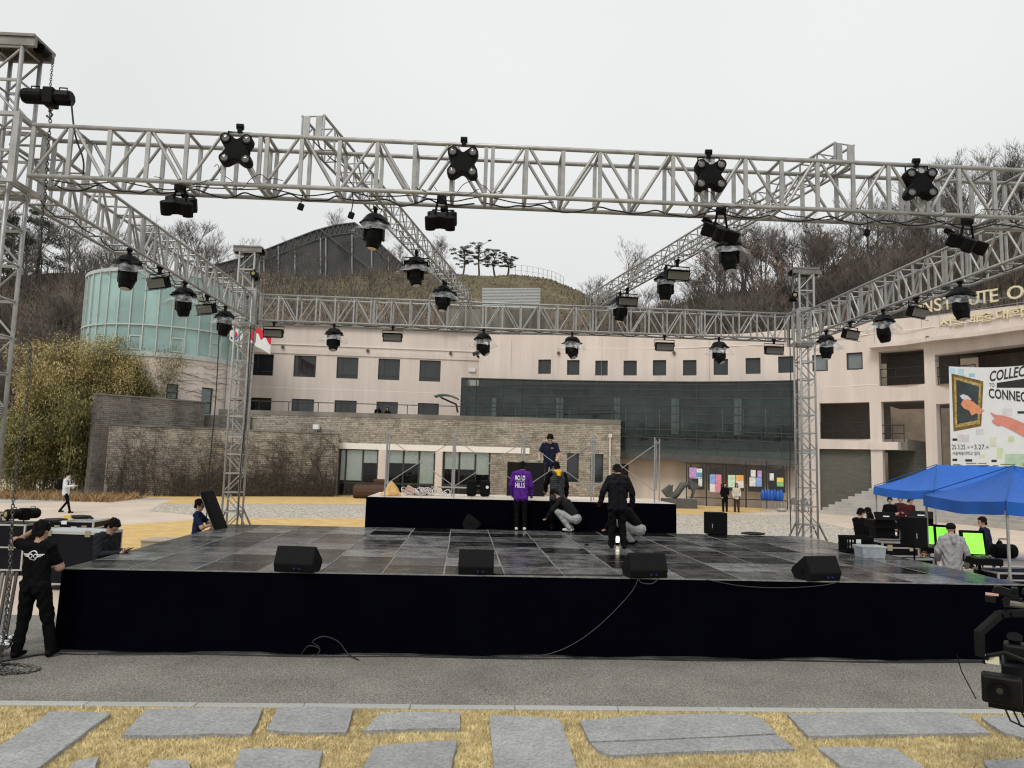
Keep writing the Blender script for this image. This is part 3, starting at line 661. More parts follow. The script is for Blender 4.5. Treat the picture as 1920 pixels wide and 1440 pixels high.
for x, y in ((531, 651), (690, 658), (845, 663)):
    s_, z_ = P.hit(x, y); MB().tube(P.pt(s_, z_, -.07), P.pt(s_, z_, -.2), .13, n=10).build('vent', M_COPING, t)
s_, z_ = P.hit(885, 694); MB().box(P.pt(s_, z_, -.06), (.55, .12, .28)).build('junction_box', M_WHITE, t)
MB().box((P.at(8).x, P.at(8).y + 4.6, zt + .3), (21.5, 8.5, .3)).build('roof', M_COPING, t)
# awnings by the hall
for x, y, w_, lb in ((838, 741, 1.5, 'small green curved awning on dark brackets beside the curtain wall'), (900, 662, .9, 'small dark awning high in the corner of the wing')):
    q = D(x, y, 55.5); a = thing('awning', lb, 'awning', q)
    mb = MB(); pr = [(-w_ * .6 + w_ * 1.2 * i / 6, .28 * math.sin(math.pi * (.15 + .85 * i / 6)) - .25) for i in range(7)]
    for (u0, v0), (u1, v1) in zip(pr, pr[1:]): mb.add([(u0, -.9, v0), (u1, -.9, v1), (u1, .6, v1), (u0, .6, v0), (u0, -.9, v0 - .07), (u1, -.9, v1 - .07), (u1, .6, v1 - .07), (u0, .6, v0 - .07)], [(0, 1, 2, 3), (7, 6, 5, 4), (0, 4, 5, 1), (2, 6, 7, 3), (1, 5, 6, 2), (0, 3, 7, 4)])
    mb.build('sheet', mat('green_awning', (.1, .2, .15), .6) if w_ > 1 else M_COPING, a)
    for yy in (-.6, .3): MB().path([(w_ * .58, yy, -1.3), (w_ * .5, yy, -.7), (-w_ * .3, yy, -.2)], .05, 5).build('bracket', M_RAIL, a)
# ------------------------------------------------------------------ curved hall with gateway
t = thing('curved_hall', 'curving beige hall with a dark glass front and an open gateway at the right', 'building')
HP = [(905, 53.2), (960, 52.4), (1020, 51.6), (1090, 50.9), (1163, 50.2), (1230, 49.6), (1300, 48.9), (1360, 48.3), (1430, 47.5), (1495, 46.6), (1550, 45.7), (1605, 44.8), (1700, 43.0), (1800, 40.8), (1920, 37.9), (2080, 34)]
P = HALL = Path([D(x, 720, Y).xy for x, Y in HP])
tp = [(905, 627), (1100, 630), (1300, 627), (1387, 626), (1495, 616), (1600, 606), (1678, 598), (1800, 585), (1920, 571), (2080, 553)]
tq = [P.hit(x, y) for x, y in tp]
ztop = lambda q: float(np.interp(q, [a for a, _ in tq], [b for _, b in tq]))
WN = [(1009, 674, 1033, 701), (1063, 675, 1086.5, 703), (1116, 676, 1139.5, 704), (1169, 676, 1194, 704), (1224, 675, 1249, 704), (1280.5, 675, 1306, 704), (1338, 673, 1365, 703), (1398, 671, 1426, 701), (1459, 668, 1488, 699), (1523, 665, 1552, 696), (1587, 661, 1617.5, 693)]
wr = [P.rect(*r) for r in WN]
zfl = P.hit(1585, 842)[1]
U1, U2 = P.rect(1648, 657, 1733, 722), P.rect(1753, 650, 2040, 712)
L1, L1b = P.rect(1537, 755, 1631, 823), P.rect(1537, 842, 1634, 960)
L2, L3 = P.rect(1655, 752, 1737, 980), P.rect(1759, 750, 2040, 1000)
L1b = (L1b[0], L1b[1], 0, L1b[3]); L2 = (L2[0], L2[1], 0, L2[3]); L3 = (L3[0], L3[1], 0, L3[3])
DOOR = P.rect(1164, 870, 1178, 912); DOOR = (DOOR[0], DOOR[1], GZ, DOOR[3])
wall(MB(), P, 0, P.len, 0, ztop, wr + [U1, U2, L1, L1b, L2, L3, DOOR], .55, 1.2).build('wall', M_WALL, t)
# roof slab behind the parapet, end wall
mb = MB(); N_ = 30
vs_ = [P.pt(P.len * i / N_, ztop(P.len * i / N_) - .4, .5) for i in range(N_ + 1)] + [P.pt(P.len * i / N_, ztop(P.len * i / N_) - .4, 11) for i in range(N_ + 1)]
mb.add(vs_, [(i, i + 1, N_ + 2 + i, N_ + 1 + i) for i in range(N_)]); mb.build('roof', M_COPING, t)
sE = 0; wall(MB(), Path([P.at(0), P.at(0) + Vector((.6, 6))]), 0, 6, 0, ztop(0), (), .3).build('end_wall', M_WALL, t)
for i, r in enumerate(wr): window(P, r, t, .14, .09, pane=M_PANE if i < 9 else mat('pale_window_glass', (.16, .185, .19), .08, spec=.6))
for y0, y1, x0, x1 in ((652, 656, 930, 1250),): pass
def strip(pts, h, o, m, nm, w0=-.006):
    q = [P.hit(*p) for p in pts]
    for (a, za), (b, zb) in zip(q, q[1:]):
        mb = MB(); mb.add([P.pt(a, za, w0), P.pt(b, zb, w0), P.pt(b, zb + h, w0), P.pt(a, za + h, w0), P.pt(a, za, .02), P.pt(b, zb, .02), P.pt(b, zb + h, .02), P.pt(a, za + h, .02)], [(0, 1, 2, 3), (3, 2, 6, 7), (0, 4, 5, 1), (1, 5, 6, 2), (0, 3, 7, 4)]); mb.build(nm, m, t)
strip([(930, 647), (1100, 653), (1250, 654), (1400, 648), (1520, 640), (1640, 626), (1760, 612), (1920, 590)], .04, 0, M_JOINT, 'joint')
strip([(1540, 727), (1600, 724), (1646, 721)], .04, 0, M_JOINT, 'joint')
strip([(1634, 655), (1700, 650), (1760, 641), (1840, 633), (1920, 622), (2040, 606)], .22, 0, M_WALL, 'ledge', -.7)
for x, y in ((1048, 662), (1264, 662), (1740, 634)):
    s_, z_ = P.hit(x, y); MB().tube(P.pt(s_, z_, 0), P.pt(s_, z_, -.14), .11, n=10).build('vent', M_COPING, t)
for x, y0, y1 in ((1128, 634, 713), (958, 634, 700), (1330, 630, 714), (1505, 622, 750), (1640, 603, 650)):
    a, za = P.hit(x, y1); zb = P.hit(x, y0)[1]; slabp(MB(), P, a - .012, a + .012, za, zb, -.004, .02).build('movement_joint', mat('grey_sealant', (.3, .27, .25), .8), t)
# rooms behind the openings
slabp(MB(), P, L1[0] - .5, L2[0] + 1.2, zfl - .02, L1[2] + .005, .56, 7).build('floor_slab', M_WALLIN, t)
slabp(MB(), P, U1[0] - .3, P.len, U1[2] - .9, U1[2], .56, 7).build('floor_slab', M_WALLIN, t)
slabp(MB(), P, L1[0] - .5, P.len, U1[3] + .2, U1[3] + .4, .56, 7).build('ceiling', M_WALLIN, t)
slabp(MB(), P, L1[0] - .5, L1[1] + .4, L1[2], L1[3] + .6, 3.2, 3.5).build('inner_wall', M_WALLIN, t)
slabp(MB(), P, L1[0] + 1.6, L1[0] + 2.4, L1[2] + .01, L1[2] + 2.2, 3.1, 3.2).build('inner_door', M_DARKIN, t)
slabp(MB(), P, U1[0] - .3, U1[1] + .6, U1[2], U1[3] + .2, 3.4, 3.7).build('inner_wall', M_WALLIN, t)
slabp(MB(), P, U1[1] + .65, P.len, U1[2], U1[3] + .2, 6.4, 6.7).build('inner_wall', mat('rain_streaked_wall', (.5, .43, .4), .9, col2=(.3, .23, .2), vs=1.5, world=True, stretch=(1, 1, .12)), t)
slabp(MB(), P, L1b[0] - .3, L1b[1] + .1, 0, zfl, .35, .7).build('brick_infill', M_GBRICK, t)
slabp(MB(), P, L2[0] - .2, L2[0] + 2.2, 0, zfl + .05, 2.2, 2.6).build('brick_infill', M_GBRICK, t)
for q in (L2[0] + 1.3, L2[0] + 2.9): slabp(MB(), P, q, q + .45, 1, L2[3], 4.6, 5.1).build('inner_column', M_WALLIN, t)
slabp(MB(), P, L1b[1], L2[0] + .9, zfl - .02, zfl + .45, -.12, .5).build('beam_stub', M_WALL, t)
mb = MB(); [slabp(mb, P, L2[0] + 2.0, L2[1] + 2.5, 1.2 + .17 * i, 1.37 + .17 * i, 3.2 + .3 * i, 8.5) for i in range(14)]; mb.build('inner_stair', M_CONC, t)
def railing(P, s0, s1, z, h, off, parent, n=5, bars=(1., .5), name='railing'):
    mb = MB(); k = max(1, int((s1 - s0) / 2))
    for b_ in bars: mb.path([P.pt(s0 + (s1 - s0) * i / k, z + h * b_, off) for i in range(k + 1)], .03, 5)
    for i in range(n): q = s0 + .03 + (s1 - s0 - .06) * i / (n - 1); mb.tube(P.pt(q, z, off), P.pt(q, z + h, off), .025, n=5)
    return mb.build(name, M_RAIL, parent)
railing(P, U1[0], U1[1], U1[2], 1.05, .3, t, 4); railing(P, U2[0], U2[0] + 2, U2[2], 1.05, .3, t, 3)
railing(P, L1[0], L1[1], L1[2], 1.0, .3, t, 5); railing(P, L2[0] - .1, L2[0] + 1.2, zfl + .45, 1.0, .1, t, 3)
slabp(MB(), P, DOOR[0], DOOR[1], GZ, DOOR[3], .2, .26).build('door', mat('brown_door', (.06, .035, .02), .5, var=.4, vs=5), t)
# ------------------------------------------------------------------ curtain wall box on the hall
C = Path([P.at(s_, -1.15) for s_ in [P.hit(862, 740)[0] - 1.5] + [P.hit(x, 740)[0] for x in (940, 1020, 1090, 1163, 1230, 1300, 1360, 1430, 1494)]])
cw = thing('curtain_wall', 'long dark glass curtain wall box projecting from the curved hall', 'curtain wall')
CX = [864, 892, 942, 979, 1014, 1050, 1086, 1122, 1157, 1194, 1231, 1268, 1306, 1346, 1385, 1427, 1465, 1494]
tb = [(864, 709, 846), (1014, 713, 846), (1163, 715.5, 847), (1300, 716.5, 853), (1400, 716, 858), (1494, 714, 864)]
def zrow(x, u): a, b = np.interp(x, [i[0] for i in tb], [i[1] for i in tb]), np.interp(x, [i[0] for i in tb], [i[2] for i in tb]); return C.hit(x, a + (b - a) * u)[1]
cs = [C.hit(x, 760)[0] for x in CX]; zr = [[zrow(x, u / 9) for u in range(10)] for x in CX]
def q4o(mb, a, b, za0, za1, zb0, zb1, o0, o1):
    v = [C.pt(a, za0, o0), C.pt(b, zb0, o0), C.pt(b, zb1, o0), C.pt(a, za1, o0), C.pt(a, za0, o1), C.pt(b, zb0, o1), C.pt(b, zb1, o1), C.pt(a, za1, o1)]
    return mb.add(v, [(0, 1, 2, 3), (7, 6, 5, 4), (0, 4, 5, 1), (3, 2, 6, 7), (1, 5, 6, 2), (0, 3, 7, 4)])
for i in range(len(cs) - 1):
    for j in range(9): q4o(MB(), cs[i] + .02, cs[i + 1] - .02, zr[i][j + 1] + .02, zr[i][j] - .02, zr[i + 1][j + 1] + .02, zr[i + 1][j] - .02, 0, .02).build('pane', M_CURT, cw)
    for j in range(10): q4o(MB(), cs[i], cs[i + 1], zr[i][j] - .035, zr[i][j] + .035, zr[i + 1][j] - .035, zr[i + 1][j] + .035, -.06, -.005).build('transom', M_FRAME, cw)
for i in range(len(cs)): q4o(MB(), cs[i] - .022, cs[i] + .022, zr[i][9], zr[i][0], zr[i][9], zr[i][0], -.04, -.002).build('mullion', M_FRAME, cw)
for nm, j, dz in (('roof', 0, .04), ('soffit', 9, -.45)):
    mb = MB()
    for i in range(len(cs) - 1): q4o(mb, cs[i], cs[i + 1], zr[i][j] + min(0, dz), zr[i][j] + max(0.02, dz), zr[i + 1][j] + min(0, dz), zr[i + 1][j] + max(.02, dz), -.08, 1.12)
    mb.build(nm, M_COPING, cw)
a = cs[0]; MB().add([C.pt(a, zr[0][9]), C.pt(a, zr[0][0]), C.pt(a, zr[0][0], 1.5), C.pt(a, zr[0][9], 1.5)], [(0, 1, 2, 3)]).build('end_panel', M_WHITE, cw)
a = cs[-1]; MB().add([C.pt(a, zr[-1][9]), C.pt(a, zr[-1][0]), C.pt(a, zr[-1][0], 1.1), C.pt(a, zr[-1][9], 1.1)], [(0, 1, 2, 3)]).build('end_panel', M_FRAME, cw)
mb = MB(); slabp(mb, C, cs[0], cs[-1], zr[8][9] + .3, zr[8][0] - .1, 1.0, 1.1); mb.build('inner_wall', mat('gallery_back_wall', (.36, .37, .36), .9, col2=(.1, .105, .105), vs=.6, world=True, stretch=(1, 1, .6)), cw)
mb = MB(); slabp(mb, C, cs[0], cs[-1], zr[8][9] + 1.1, zr[8][9] + 1.25, .25, .95); mb.build('gallery_floor', M_WALLIN, cw)
for x0, x1 in ((918, 926), (1040, 1053), (1150, 1161), (1258, 1272), (1376, 1390)):
    a, b = C.hit(x0, 790)[0], C.hit(x1, 790)[0]; slabp(MB(), C, a, b, C.hit(x0, 818)[1], C.hit(x0, 745)[1], .35, .75).build('column', M_WHITE, cw)
rnd = random.Random(5)
for i in range(2, 17):
    if rnd.random() < .8: a = cs[i] + rnd.uniform(.1, .9); slabp(MB(), C, a, a + .05, C.hit(CX[i], 815)[1], C.hit(CX[i], 765)[1], .8, .85).build('inner_mullion', M_WHITE, cw)
# ------------------------------------------------------------------ lettering on the hall
M_LET = mat('cream_lettering', (.72, .64, .43), .5, var=.08)
ls = thing('roof_lettering', 'cream capital letters standing along the parapet of the hall', 'sign')
word = [('I', 1727, 577, 5, 24), ('N', 1741, 574.5, 15, 24), ('S', 1760, 571.5, 13, 24), ('T', 1778, 569, 15, 24), ('I', 1792, 566.5, 4, 25), ('T', 1806, 564, 17, 25), ('U', 1828, 560, 18, 25), ('T', 1848, 557, 18, 25), ('E', 1866, 554.5, 14, 25), ('O', 1906, 548.5, 29, 26), ('F', 1940, 543, 18, 27)]
for ch, x, y, w_, h_ in word:
    s_, z_ = P.hit(x, y); k = F_PX / P.at(s_).y; e = P.dirv(s_)
    MB_ = frame(P.pt(s_, z_, -.1), e, (0, 0, 1)); text_obj('letter', ch, MB_, w_ / k, h_ / k, M_LET, ls, .05)
mb = MB()
for u in (.3, 1.0):
    mb.path([P.pt(P.hit(x, y)[0], P.hit(x, y)[1] - .75 + u * .55, .0) for x, y, in ((1720, 577), (1800, 565), (1880, 552), (1960, 540))], .015, 4)
[mb.tube(P.pt(P.hit(x, y)[0], P.hit(x, y)[1] - 1.2, .0), P.pt(P.hit(x, y)[0], P.hit(x, y)[1] - .2, .0), .015, n=4) for x, y in ((1727, 577), (1760, 572), (1806, 564), (1848, 557), (1906, 548))]
mb.build('support_wires', M_POLE, ls)
ks = thing('wall_lettering', 'cream raised name in rounded script on the beige parapet', 'sign')
for ch, x, y, w_, h_ in (('서', 1774, 604, 21, 19), ('울', 1799, 601, 21, 19), ('예', 1825, 597, 21, 19), ('술', 1851, 593.5, 22, 19), ('대', 1881, 589.5, 22, 20), ('학', 1911, 585.5, 23, 21), ('교', 1940, 581, 23, 21)):
    s_, z_ = P.hit(x, y); k = F_PX / P.at(s_).y; text_obj('letter', ch, frame(P.pt(s_, z_, -.07), P.dirv(s_), (0, 0, 1)), w_ / k, h_ / k, M_LET, ks, .06, .012)
# ------------------------------------------------------------------ steps to the gateway
t = thing('gateway_steps', 'wide grey stone steps rising to the gateway under the tents', 'steps')
e0 = P.hit(1539, 940)[0]
for j in range(9):
    a = e0 + .2 + .33 * j; o = -3.2 + .33 * j
    slabp(MB(), P, a, P.len, .1, .3 + .165 * (j + 1), o, o + (.36 if j < 8 else 6.), 1.2).build('step', M_CONC, t)
# ------------------------------------------------------------------ brick annex
t = thing('brick_annex', 'low grey brick annex with big windows and a terrace on its roof', 'building')
P = AN = Path([D(405, 850, 47.4).xy, D(1163, 850, 47.4).xy])
zt = P.hit(470, 771)[1]; zt2 = P.hit(1160, 795)[1]; ztf = lambda q: zt + (zt2 - zt) * q / P.len
BW = [P.rect(634, 841, 708, 921), P.rect(725, 842, 815, 921), P.rect(830, 844, 919, 921), P.rect(1063, 849, 1085, 905), P.rect(1107, 850, 1131, 905)]
BW = [(a, b, GZ + .08 if i < 3 else c, d) for i, (a, b, c, d) in enumerate(BW)]
wall(MB(), P, 0, P.len, 0, lambda q: ztf(q) - .02, BW, .3).build('wall', M_MORT, t)
brickwork(P, 0, P.len, .02, min(zt, zt2) - .02, t, M_BRICKS, BW, .36, .12)
slabp(MB(), P, 0, P.len, min(zt, zt2) - .03, max(zt, zt2) + .08, -.06, .5).build('coping', M_BRICKD, t)
wall(MB(), Path([P.at(P.len - .002), P.at(P.len) + Vector((.2, 2.2))]), 0, 2.2, 0, zt2, (), .3).build('end_wall', M_BRICK, t)
MB().add([P.pt(0, zt - 1, .3), P.pt(P.len, zt2 - 1, .3), P.pt(P.len, zt2 - 1, 6), P.pt(0, zt - 1, 6)], [(0, 1, 2, 3)]).build('terrace_floor', M_CONC, t)
a, b = P.hit(636, 838)[0], P.hit(993, 838)[0]; za = P.hit(700, 843)[1]; slabp(MB(), P, a, b, za, za + .38, -.1, -.045).build('lintel_band', M_JOINT, t)
for (x0, x1) in ((709, 724), (816, 829)): slabp(MB(), P, P.hit(x0, 880)[0], P.hit(x1, 880)[0], GZ, za, -.1, -.046).build('pier', M_WALL, t)
for i, r in enumerate(BW[:3]): window(P, r, t, .18, .1, vbars=((.17, .6), (.33, .66), (.34, .68))[i], hbars=(.27,), pane=M_SHOP)
for r in BW[3:]: window(P, r, t, .15, .07, hbars=(.3,))
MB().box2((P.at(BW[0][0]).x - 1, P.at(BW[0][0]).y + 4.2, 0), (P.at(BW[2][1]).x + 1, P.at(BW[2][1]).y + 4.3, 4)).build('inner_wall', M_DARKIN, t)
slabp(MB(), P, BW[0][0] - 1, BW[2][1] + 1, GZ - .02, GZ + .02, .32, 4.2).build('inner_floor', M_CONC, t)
for i, (f0, f1, dr) in enumerate(((.02, .15, .68), (.19, .58, .68), (.62, .98, .3), (.02, .31, .3), (.35, .64, .3), (.68, .98, .75), (.02, .32, .4), (.36, .66, .4), (.7, .98, .5))):
    r = BW[(0, 0, 0, 1, 1, 1, 2, 2, 2)[i]]; w_ = r[1] - r[0]; h_ = r[3] - r[2]
    slabp(MB(), P, r[0] + w_ * f0, r[0] + w_ * f1, r[3] - h_ * dr, r[3] - .1, .245, .26).build('blind', M_PANEL, t)
railing(P, .5, P.len - .3, max(zt, zt2) + .08, .62, .3, t, 14, (1.,))
s_, z_ = P.hit(1143, 860); mb = MB().tube(P.pt(s_, GZ, -.14), P.pt(s_, P.hit(1143, 818)[1], -.14), .06, n=8); mb.box(P.pt(s_, P.hit(1143, 817)[1], -.14), (.22, .18, .25)); mb.build('downpipe', M_WALL, t)
s_, z_ = P.hit(596, 801); mb = MB().box(P.pt(s_, z_, -.35), (.36, .4, .3)); mb.tube(P.pt(s_, z_ - .15, -.3), P.pt(s_, z_ - .6, -.12), .03, n=6); mb.build('wall_lamp', M_WHITE, t)
slabp(MB(), P, P.hit(1085, 880)[0] - .02, P.hit(1085, 880)[0] + 1.2, GZ, GZ + .1, -.3, -.1)
# ------------------------------------------------------------------ stone walls
for nm, lb, x0, Y0, x1, Y1, ytop, yx, m, bl, seed in (('stone_wall', 'tall dark weathered stone wall in front of the bamboo', 172, 42.0, 378, 46.4, 738, 180, M_BRICKD, .5, 3), ('stone_wall', 'lower pale stone wall netted with bare creeper', 201, 41.2, 634, 46.7, 796, 210, M_BRICK, .42, 4)):
    P = Path([D(x0, 850, Y0).xy, D(x1, 850, Y1).xy]); t = thing(nm, lb, 'wall'); zt = P.hit(yx, ytop)[1]
    wall(MB(), P, 0, P.len, 0, zt - .03, (), .7).build('core', M_MORT, t)
    brickwork(P, 0, P.len, .02, zt - .06, t, M_BRICKDS if m is M_BRICKD else M_BRICKS, (), bl * .8, .115, .08, seed)
    e = Path([P.at(0, .7), P.at(.0, 0)]); brickwork(e, 0, .7, .02, zt - .06, t, M_BRICKDS if m is M_BRICKD else M_BRICKS, (), .35, .14, .06, seed + 9)
    slabp(MB(), P, -.04, P.len + .04, zt - .05, zt + .04, -.07, .74).build('coping', M_BRICKD, t)
# creeper over the lower wall and the annex
def creeper(label, P, xr, z_hi, n, seed, off=-.1):
    mb = MB(); rnd = random.Random(seed); s0, s1 = P.hit(xr[0], 870)[0], P.hit(xr[1], 870)[0]
    for i in range(n):
        q = rnd.uniform(s0, s1); z = GZ; pp = [P.pt(q, z, off)]; a = rnd.uniform(-.4, .4); H_ = z_hi * rnd.uniform(.35, 1)
        while z < H_:
            z += rnd.uniform(.12, .3); a = a * .8 + rnd.uniform(-.35, .35); q += a * .2; q = min(max(q, .05), P.len - .05); pp.append(P.pt(q, z, off - rnd.uniform(0, .02)))
            if rnd.random() < .42:
                qq, z2, b2 = q, z, [P.pt(q, z, off)]; sgn = rnd.choice((-1, 1))
                for _ in range(rnd.randint(3, 8)): qq = min(max(qq + sgn * rnd.uniform(.05, .2), .05), P.len - .05); z2 = min(z2 + rnd.uniform(-.1, .16), z_hi); b2.append(P.pt(qq, z2, off - .01))
                mb.path(b2, .009, 3, caps=False)
        mb.path(pp, [max(.008, .022 * (1 - j / len(pp))) for j in range(len(pp))], 3, caps=False)
    return tag(mb.build('creeper', mat('creeper_stem', (.06, .048, .038), .95, var=.2)), label, 'creeper')
creeper('bare creeper stems spread over the lower stone wall', P, (206, 628), zt - .1, 190, 8)
creeper('thicket of dry creeper at the foot of the lower stone wall', P, (330, 628), 1.7, 210, 9, -.16)
# lower grey wall strip between rotunda and annex
P = Path([D(376, 790, 46.9).xy, D(470, 790, 47.2).xy]); t = thing('stone_wall', 'short grey wall between the rotunda and the rear tower', 'wall'); zt = P.hit(400, 778)[1]
wall(MB(), P, 0, P.len, 0, zt - .02, (), .4).build('core', M_MORT, t); brickwork(P, 0, P.len, .02, zt, t, M_BRICKDS, (), .45, .14, .08, 21)
# ------------------------------------------------------------------ stage materials
M_ALU = mat('aluminium', (.37, .37, .36), .42, metal=.35, var=.22, vs=3.5, orand=.1)
M_ALUD = mat('weathered_steel', (.2, .19, .175), .5, metal=.5, var=.2, vs=6)
M_BLK = mat('black_plastic', (.005, .005, .0055), .5, var=.2, vs=6, spec=.09)
M_BLKM = mat('black_matte', (.007, .007, .0075), .8, var=.2, vs=8, bump=.1, bs=150, spec=.1)
M_SKIRT = mat('navy_skirt_cloth', (.0009, .0011, .0034), .95, var=.25, vs=1.5, bump=.15, bs=10, spec=.03)
M_CHAIN = mat('chain_steel', (.1, .095, .085), .5, metal=.7, var=.2)
M_LENS = mat('lamp_lens', (.13, .125, .115), .12, var=.2, vs=20, coat=1)
M_DIFF = mat('flood_diffuser', (.17, .17, .15), .5, var=.08)
M_CHROME = mat('chrome', (.6, .6, .6), .15, metal=1., var=.05)
def deck_mat():
    m = bpy.data.materials.new('stage_plywood'); m.use_nodes = True; n = m.node_tree.nodes; l = m.node_tree.links; b = n['Principled BSDF']
    oi = n.new('ShaderNodeObjectInfo'); r = n.new('ShaderNodeValToRGB'); e = r.color_ramp.elements
    e[0].position = .0; e[0].color = (.005, .005, .0055, 1); e[1].position = 1; e[1].color = (.19, .19, .19, 1); k = e.new(.3); k.color = (.014, .014, .0145, 1); k = e.new(.62); k.color = (.075, .075, .076, 1)
    l.new(oi.outputs['Random'], r.inputs[0])
    g = n.new('ShaderNodeNewGeometry'); x = n.new('ShaderNodeTexNoise'); x.inputs['Scale'].default_value = 2.4; x.inputs['Detail'].default_value = 8; x.inputs['Roughness'].default_value = .7; l.new(g.outputs['Position'], x.inputs['Vector'])
    mr_ = n.new('ShaderNodeMapRange'); mr_.inputs[1].default_value = .3; mr_.inputs[2].default_value = .72; mr_.inputs[3].default_value = .62; mr_.inputs[4].default_value = 1.5; l.new(x.outputs['Fac'], mr_.inputs[0])
    s_ = n.new('ShaderNodeVectorMath'); s_.operation = 'SCALE'; l.new(r.outputs[0], s_.inputs[0]); l.new(mr_.outputs[0], s_.inputs['Scale']); l.new(s_.outputs[0], b.inputs['Base Color'])
    mr2_ = n.new('ShaderNodeMapRange'); mr2_.inputs[1].default_value = .35; mr2_.inputs[2].default_value = .65; mr2_.inputs[3].default_value = .08; mr2_.inputs[4].default_value = .34; l.new(x.outputs['Fac'], mr2_.inputs[0]); l.new(mr2_.outputs[0], b.inputs['Roughness'])
    mr3 = n.new('ShaderNodeMapRange'); mr3.inputs[3].default_value = .1; mr3.inputs[4].default_value = .7; l.new(oi.outputs['Random'], mr3.inputs[0]); l.new(mr3.outputs[0], b.inputs['Specular IOR Level'])
    return m
M_DECK = deck_mat(); M_EDGE = mat('deck_joint_tape', (.2, .2, .195), .5, var=.3, vs=8)
def clear_plastic():
    m = bpy.data.materials.new('clear_plastic'); m.use_nodes = True; n = m.node_tree.nodes; l = m.node_tree.links; n.clear(); o = n.new('ShaderNodeOutputMaterial')
    tr = n.new('ShaderNodeBsdfTransparent'); pb = n.new('ShaderNodeBsdfPrincipled'); pb.inputs['Base Color'].default_value = (.75, .77, .78, 1); pb.inputs['Roughness'].default_value = .2
    x = n.new('ShaderNodeTexNoise'); x.inputs['Scale'].default_value = 7; x.inputs['Detail'].default_value = 4; t_ = n.new('ShaderNodeTexCoord'); l.new(t_.outputs['Object'], x.inputs['Vector'])
    r = n.new('ShaderNodeMapRange'); r.inputs[1].default_value = .4; r.inputs[2].default_value = .7; r.inputs[3].default_value = .08; r.inputs[4].default_value = .52; l.new(x.outputs['Fac'], r.inputs[0])
    mx = n.new('ShaderNodeMixShader'); l.new(r.outputs[0], mx.inputs[0]); l.new(tr.outputs[0], mx.inputs[1]); l.new(pb.outputs[0], mx.inputs[2]); l.new(mx.outputs[0], o.inputs[0]); return m
M_CLEAR = clear_plastic()
# ------------------------------------------------------------------ main stage
SA = R(3.6); SO = Vector((-6.1, 10.28, 0)); SU = Vector((math.cos(SA), math.sin(SA), 0)); SV = Vector((-math.sin(SA), math.cos(SA), 0)); DZ = 1.12
PW, PD, NC, NR = .868, .887, 16, 8
def st(u, v, z=0): return SO + SU * u + SV * v + Vector((0, 0, z))
stage = thing('main_stage', 'wide black stage of square deck panels with a dark skirt', 'stage', SO, SA)
me = MB().box((0, 0, 0), (PW - .014, PD - .014, .04)).mesh('deck_panel', M_DECK)
for i in range(NC):
    for j in range(NR):
        o = obj('deck_panel', me, stage, (PW * (i + .5) + random.uniform(-.003, .003), PD * (j + .5), DZ - .02 + random.uniform(-.0025, .0025)), (random.uniform(-.002, .002), random.uniform(-.002, .002), random.uniform(-.004, .004)))
WID, DEP = PW * NC, PD * NR
mb = MB().box2((0, .02, 0), (WID, DEP - .02, DZ - .05)); mb.build('understructure', mat('stage_joint_steel', (.2, .2, .195), .5, metal=.3), stage)
for i in range(1, NC):                                           # worn pale joint strips between the rows of panels
    k = 7; mb = MB()
    for a in range(k): mb.box((PW * i + random.uniform(-.012, .012), DEP * (a + .5) / k, DZ + .001), (random.uniform(.012, .026), DEP / k, .004))
    mb.build('joint_tape', M_EDGE, stage)
for j in range(1, NR):
    k = 16; mb = MB()
    for a in range(k): mb.box((WID * (a + .5) / k, PD * j + random.uniform(-.006, .006), DZ + .0), (WID / k, random.uniform(.007, .014), .004))
    mb.build('joint_tape', M_EDGE, stage)
def skirt(pts, z0, z1, parent, name='skirt', amp=.006, seed=0):
    """hanging cloth along local points, slightly rippled"""
    rnd = random.Random(seed); P_ = Path(pts); n = int(P_.len / .09); vs_ = []; rows = [z1, z1 - .03] + [z1 + (z0 - z1) * i / 5 for i in range(1, 6)]
    ph = [rnd.uniform(0, 6) for _ in range(4)]
    for i in range(n + 1):
        q = P_.len * i / n; w_ = sum(math.sin(q * f + p) for f, p in zip((2.1, 4.7, 9.3, 15), ph)) / 2
        for z in rows: f = (z1 - z) / (z1 - z0); p = P_.at(q, -.012 - amp * (1 + w_) * (f + .15) * 2.2); vs_.append((p.x, p.y, z + (.012 * math.sin(q * 3 + ph[0]) if z == rows[-1] else 0)))
    k = len(rows); fs = [(i * k + j, i * k + j + 1, (i + 1) * k + j + 1, (i + 1) * k + j) for i in range(n) for j in range(k - 1)]
    return MB().add(vs_, fs).build(name, M_SKIRT, parent, True)
skirt([(0, 0), (WID, 0)], .03, DZ - .012, stage, seed=1); skirt([(0, DEP), (0, 0)], .02, DZ - .03, stage, seed=2); skirt([(WID, 0), (WID, DEP)], .02, DZ - .03, stage, seed=3)
MB().box2((-.01, -.016, DZ - .014), (WID + .01, .0, DZ + .003)).build('front_edge_trim', M_EDGE, stage)
# riser behind
RZ0 = 1.83; rs = thing('riser_stage', 'smaller raised platform with black skirt and pale wooden top behind the main stage', 'stage', st(3.17, DEP + .1), SA)
RW, RD = 7.5, 2.6; me = MB().box((0, 0, 0), (RW / 6 - .008, RD / 2 - .008, .05)).mesh('plywood_panel', mat('pale_plywood', (.62, .55, .47), .6, var=.12, vs=3, orand=.1))
for i in range(6):
    for j in range(2): obj('plywood_panel', me, rs, (RW * (i + .5) / 6, RD * (j + .5) / 2, RZ0 - .025))
MB().box2((.04, .04, 0), (RW - .04, RD - .04, RZ0 - .055)).build('frame', M_BLKM, rs)
skirt([(0, RD), (-.02, 0), (RW + .02, 0), (RW, RD)], .01, RZ0 - .004, rs, seed=5)
def rst(u, v, z=0): return st(3.17 + u, DEP + .1 + v, z)
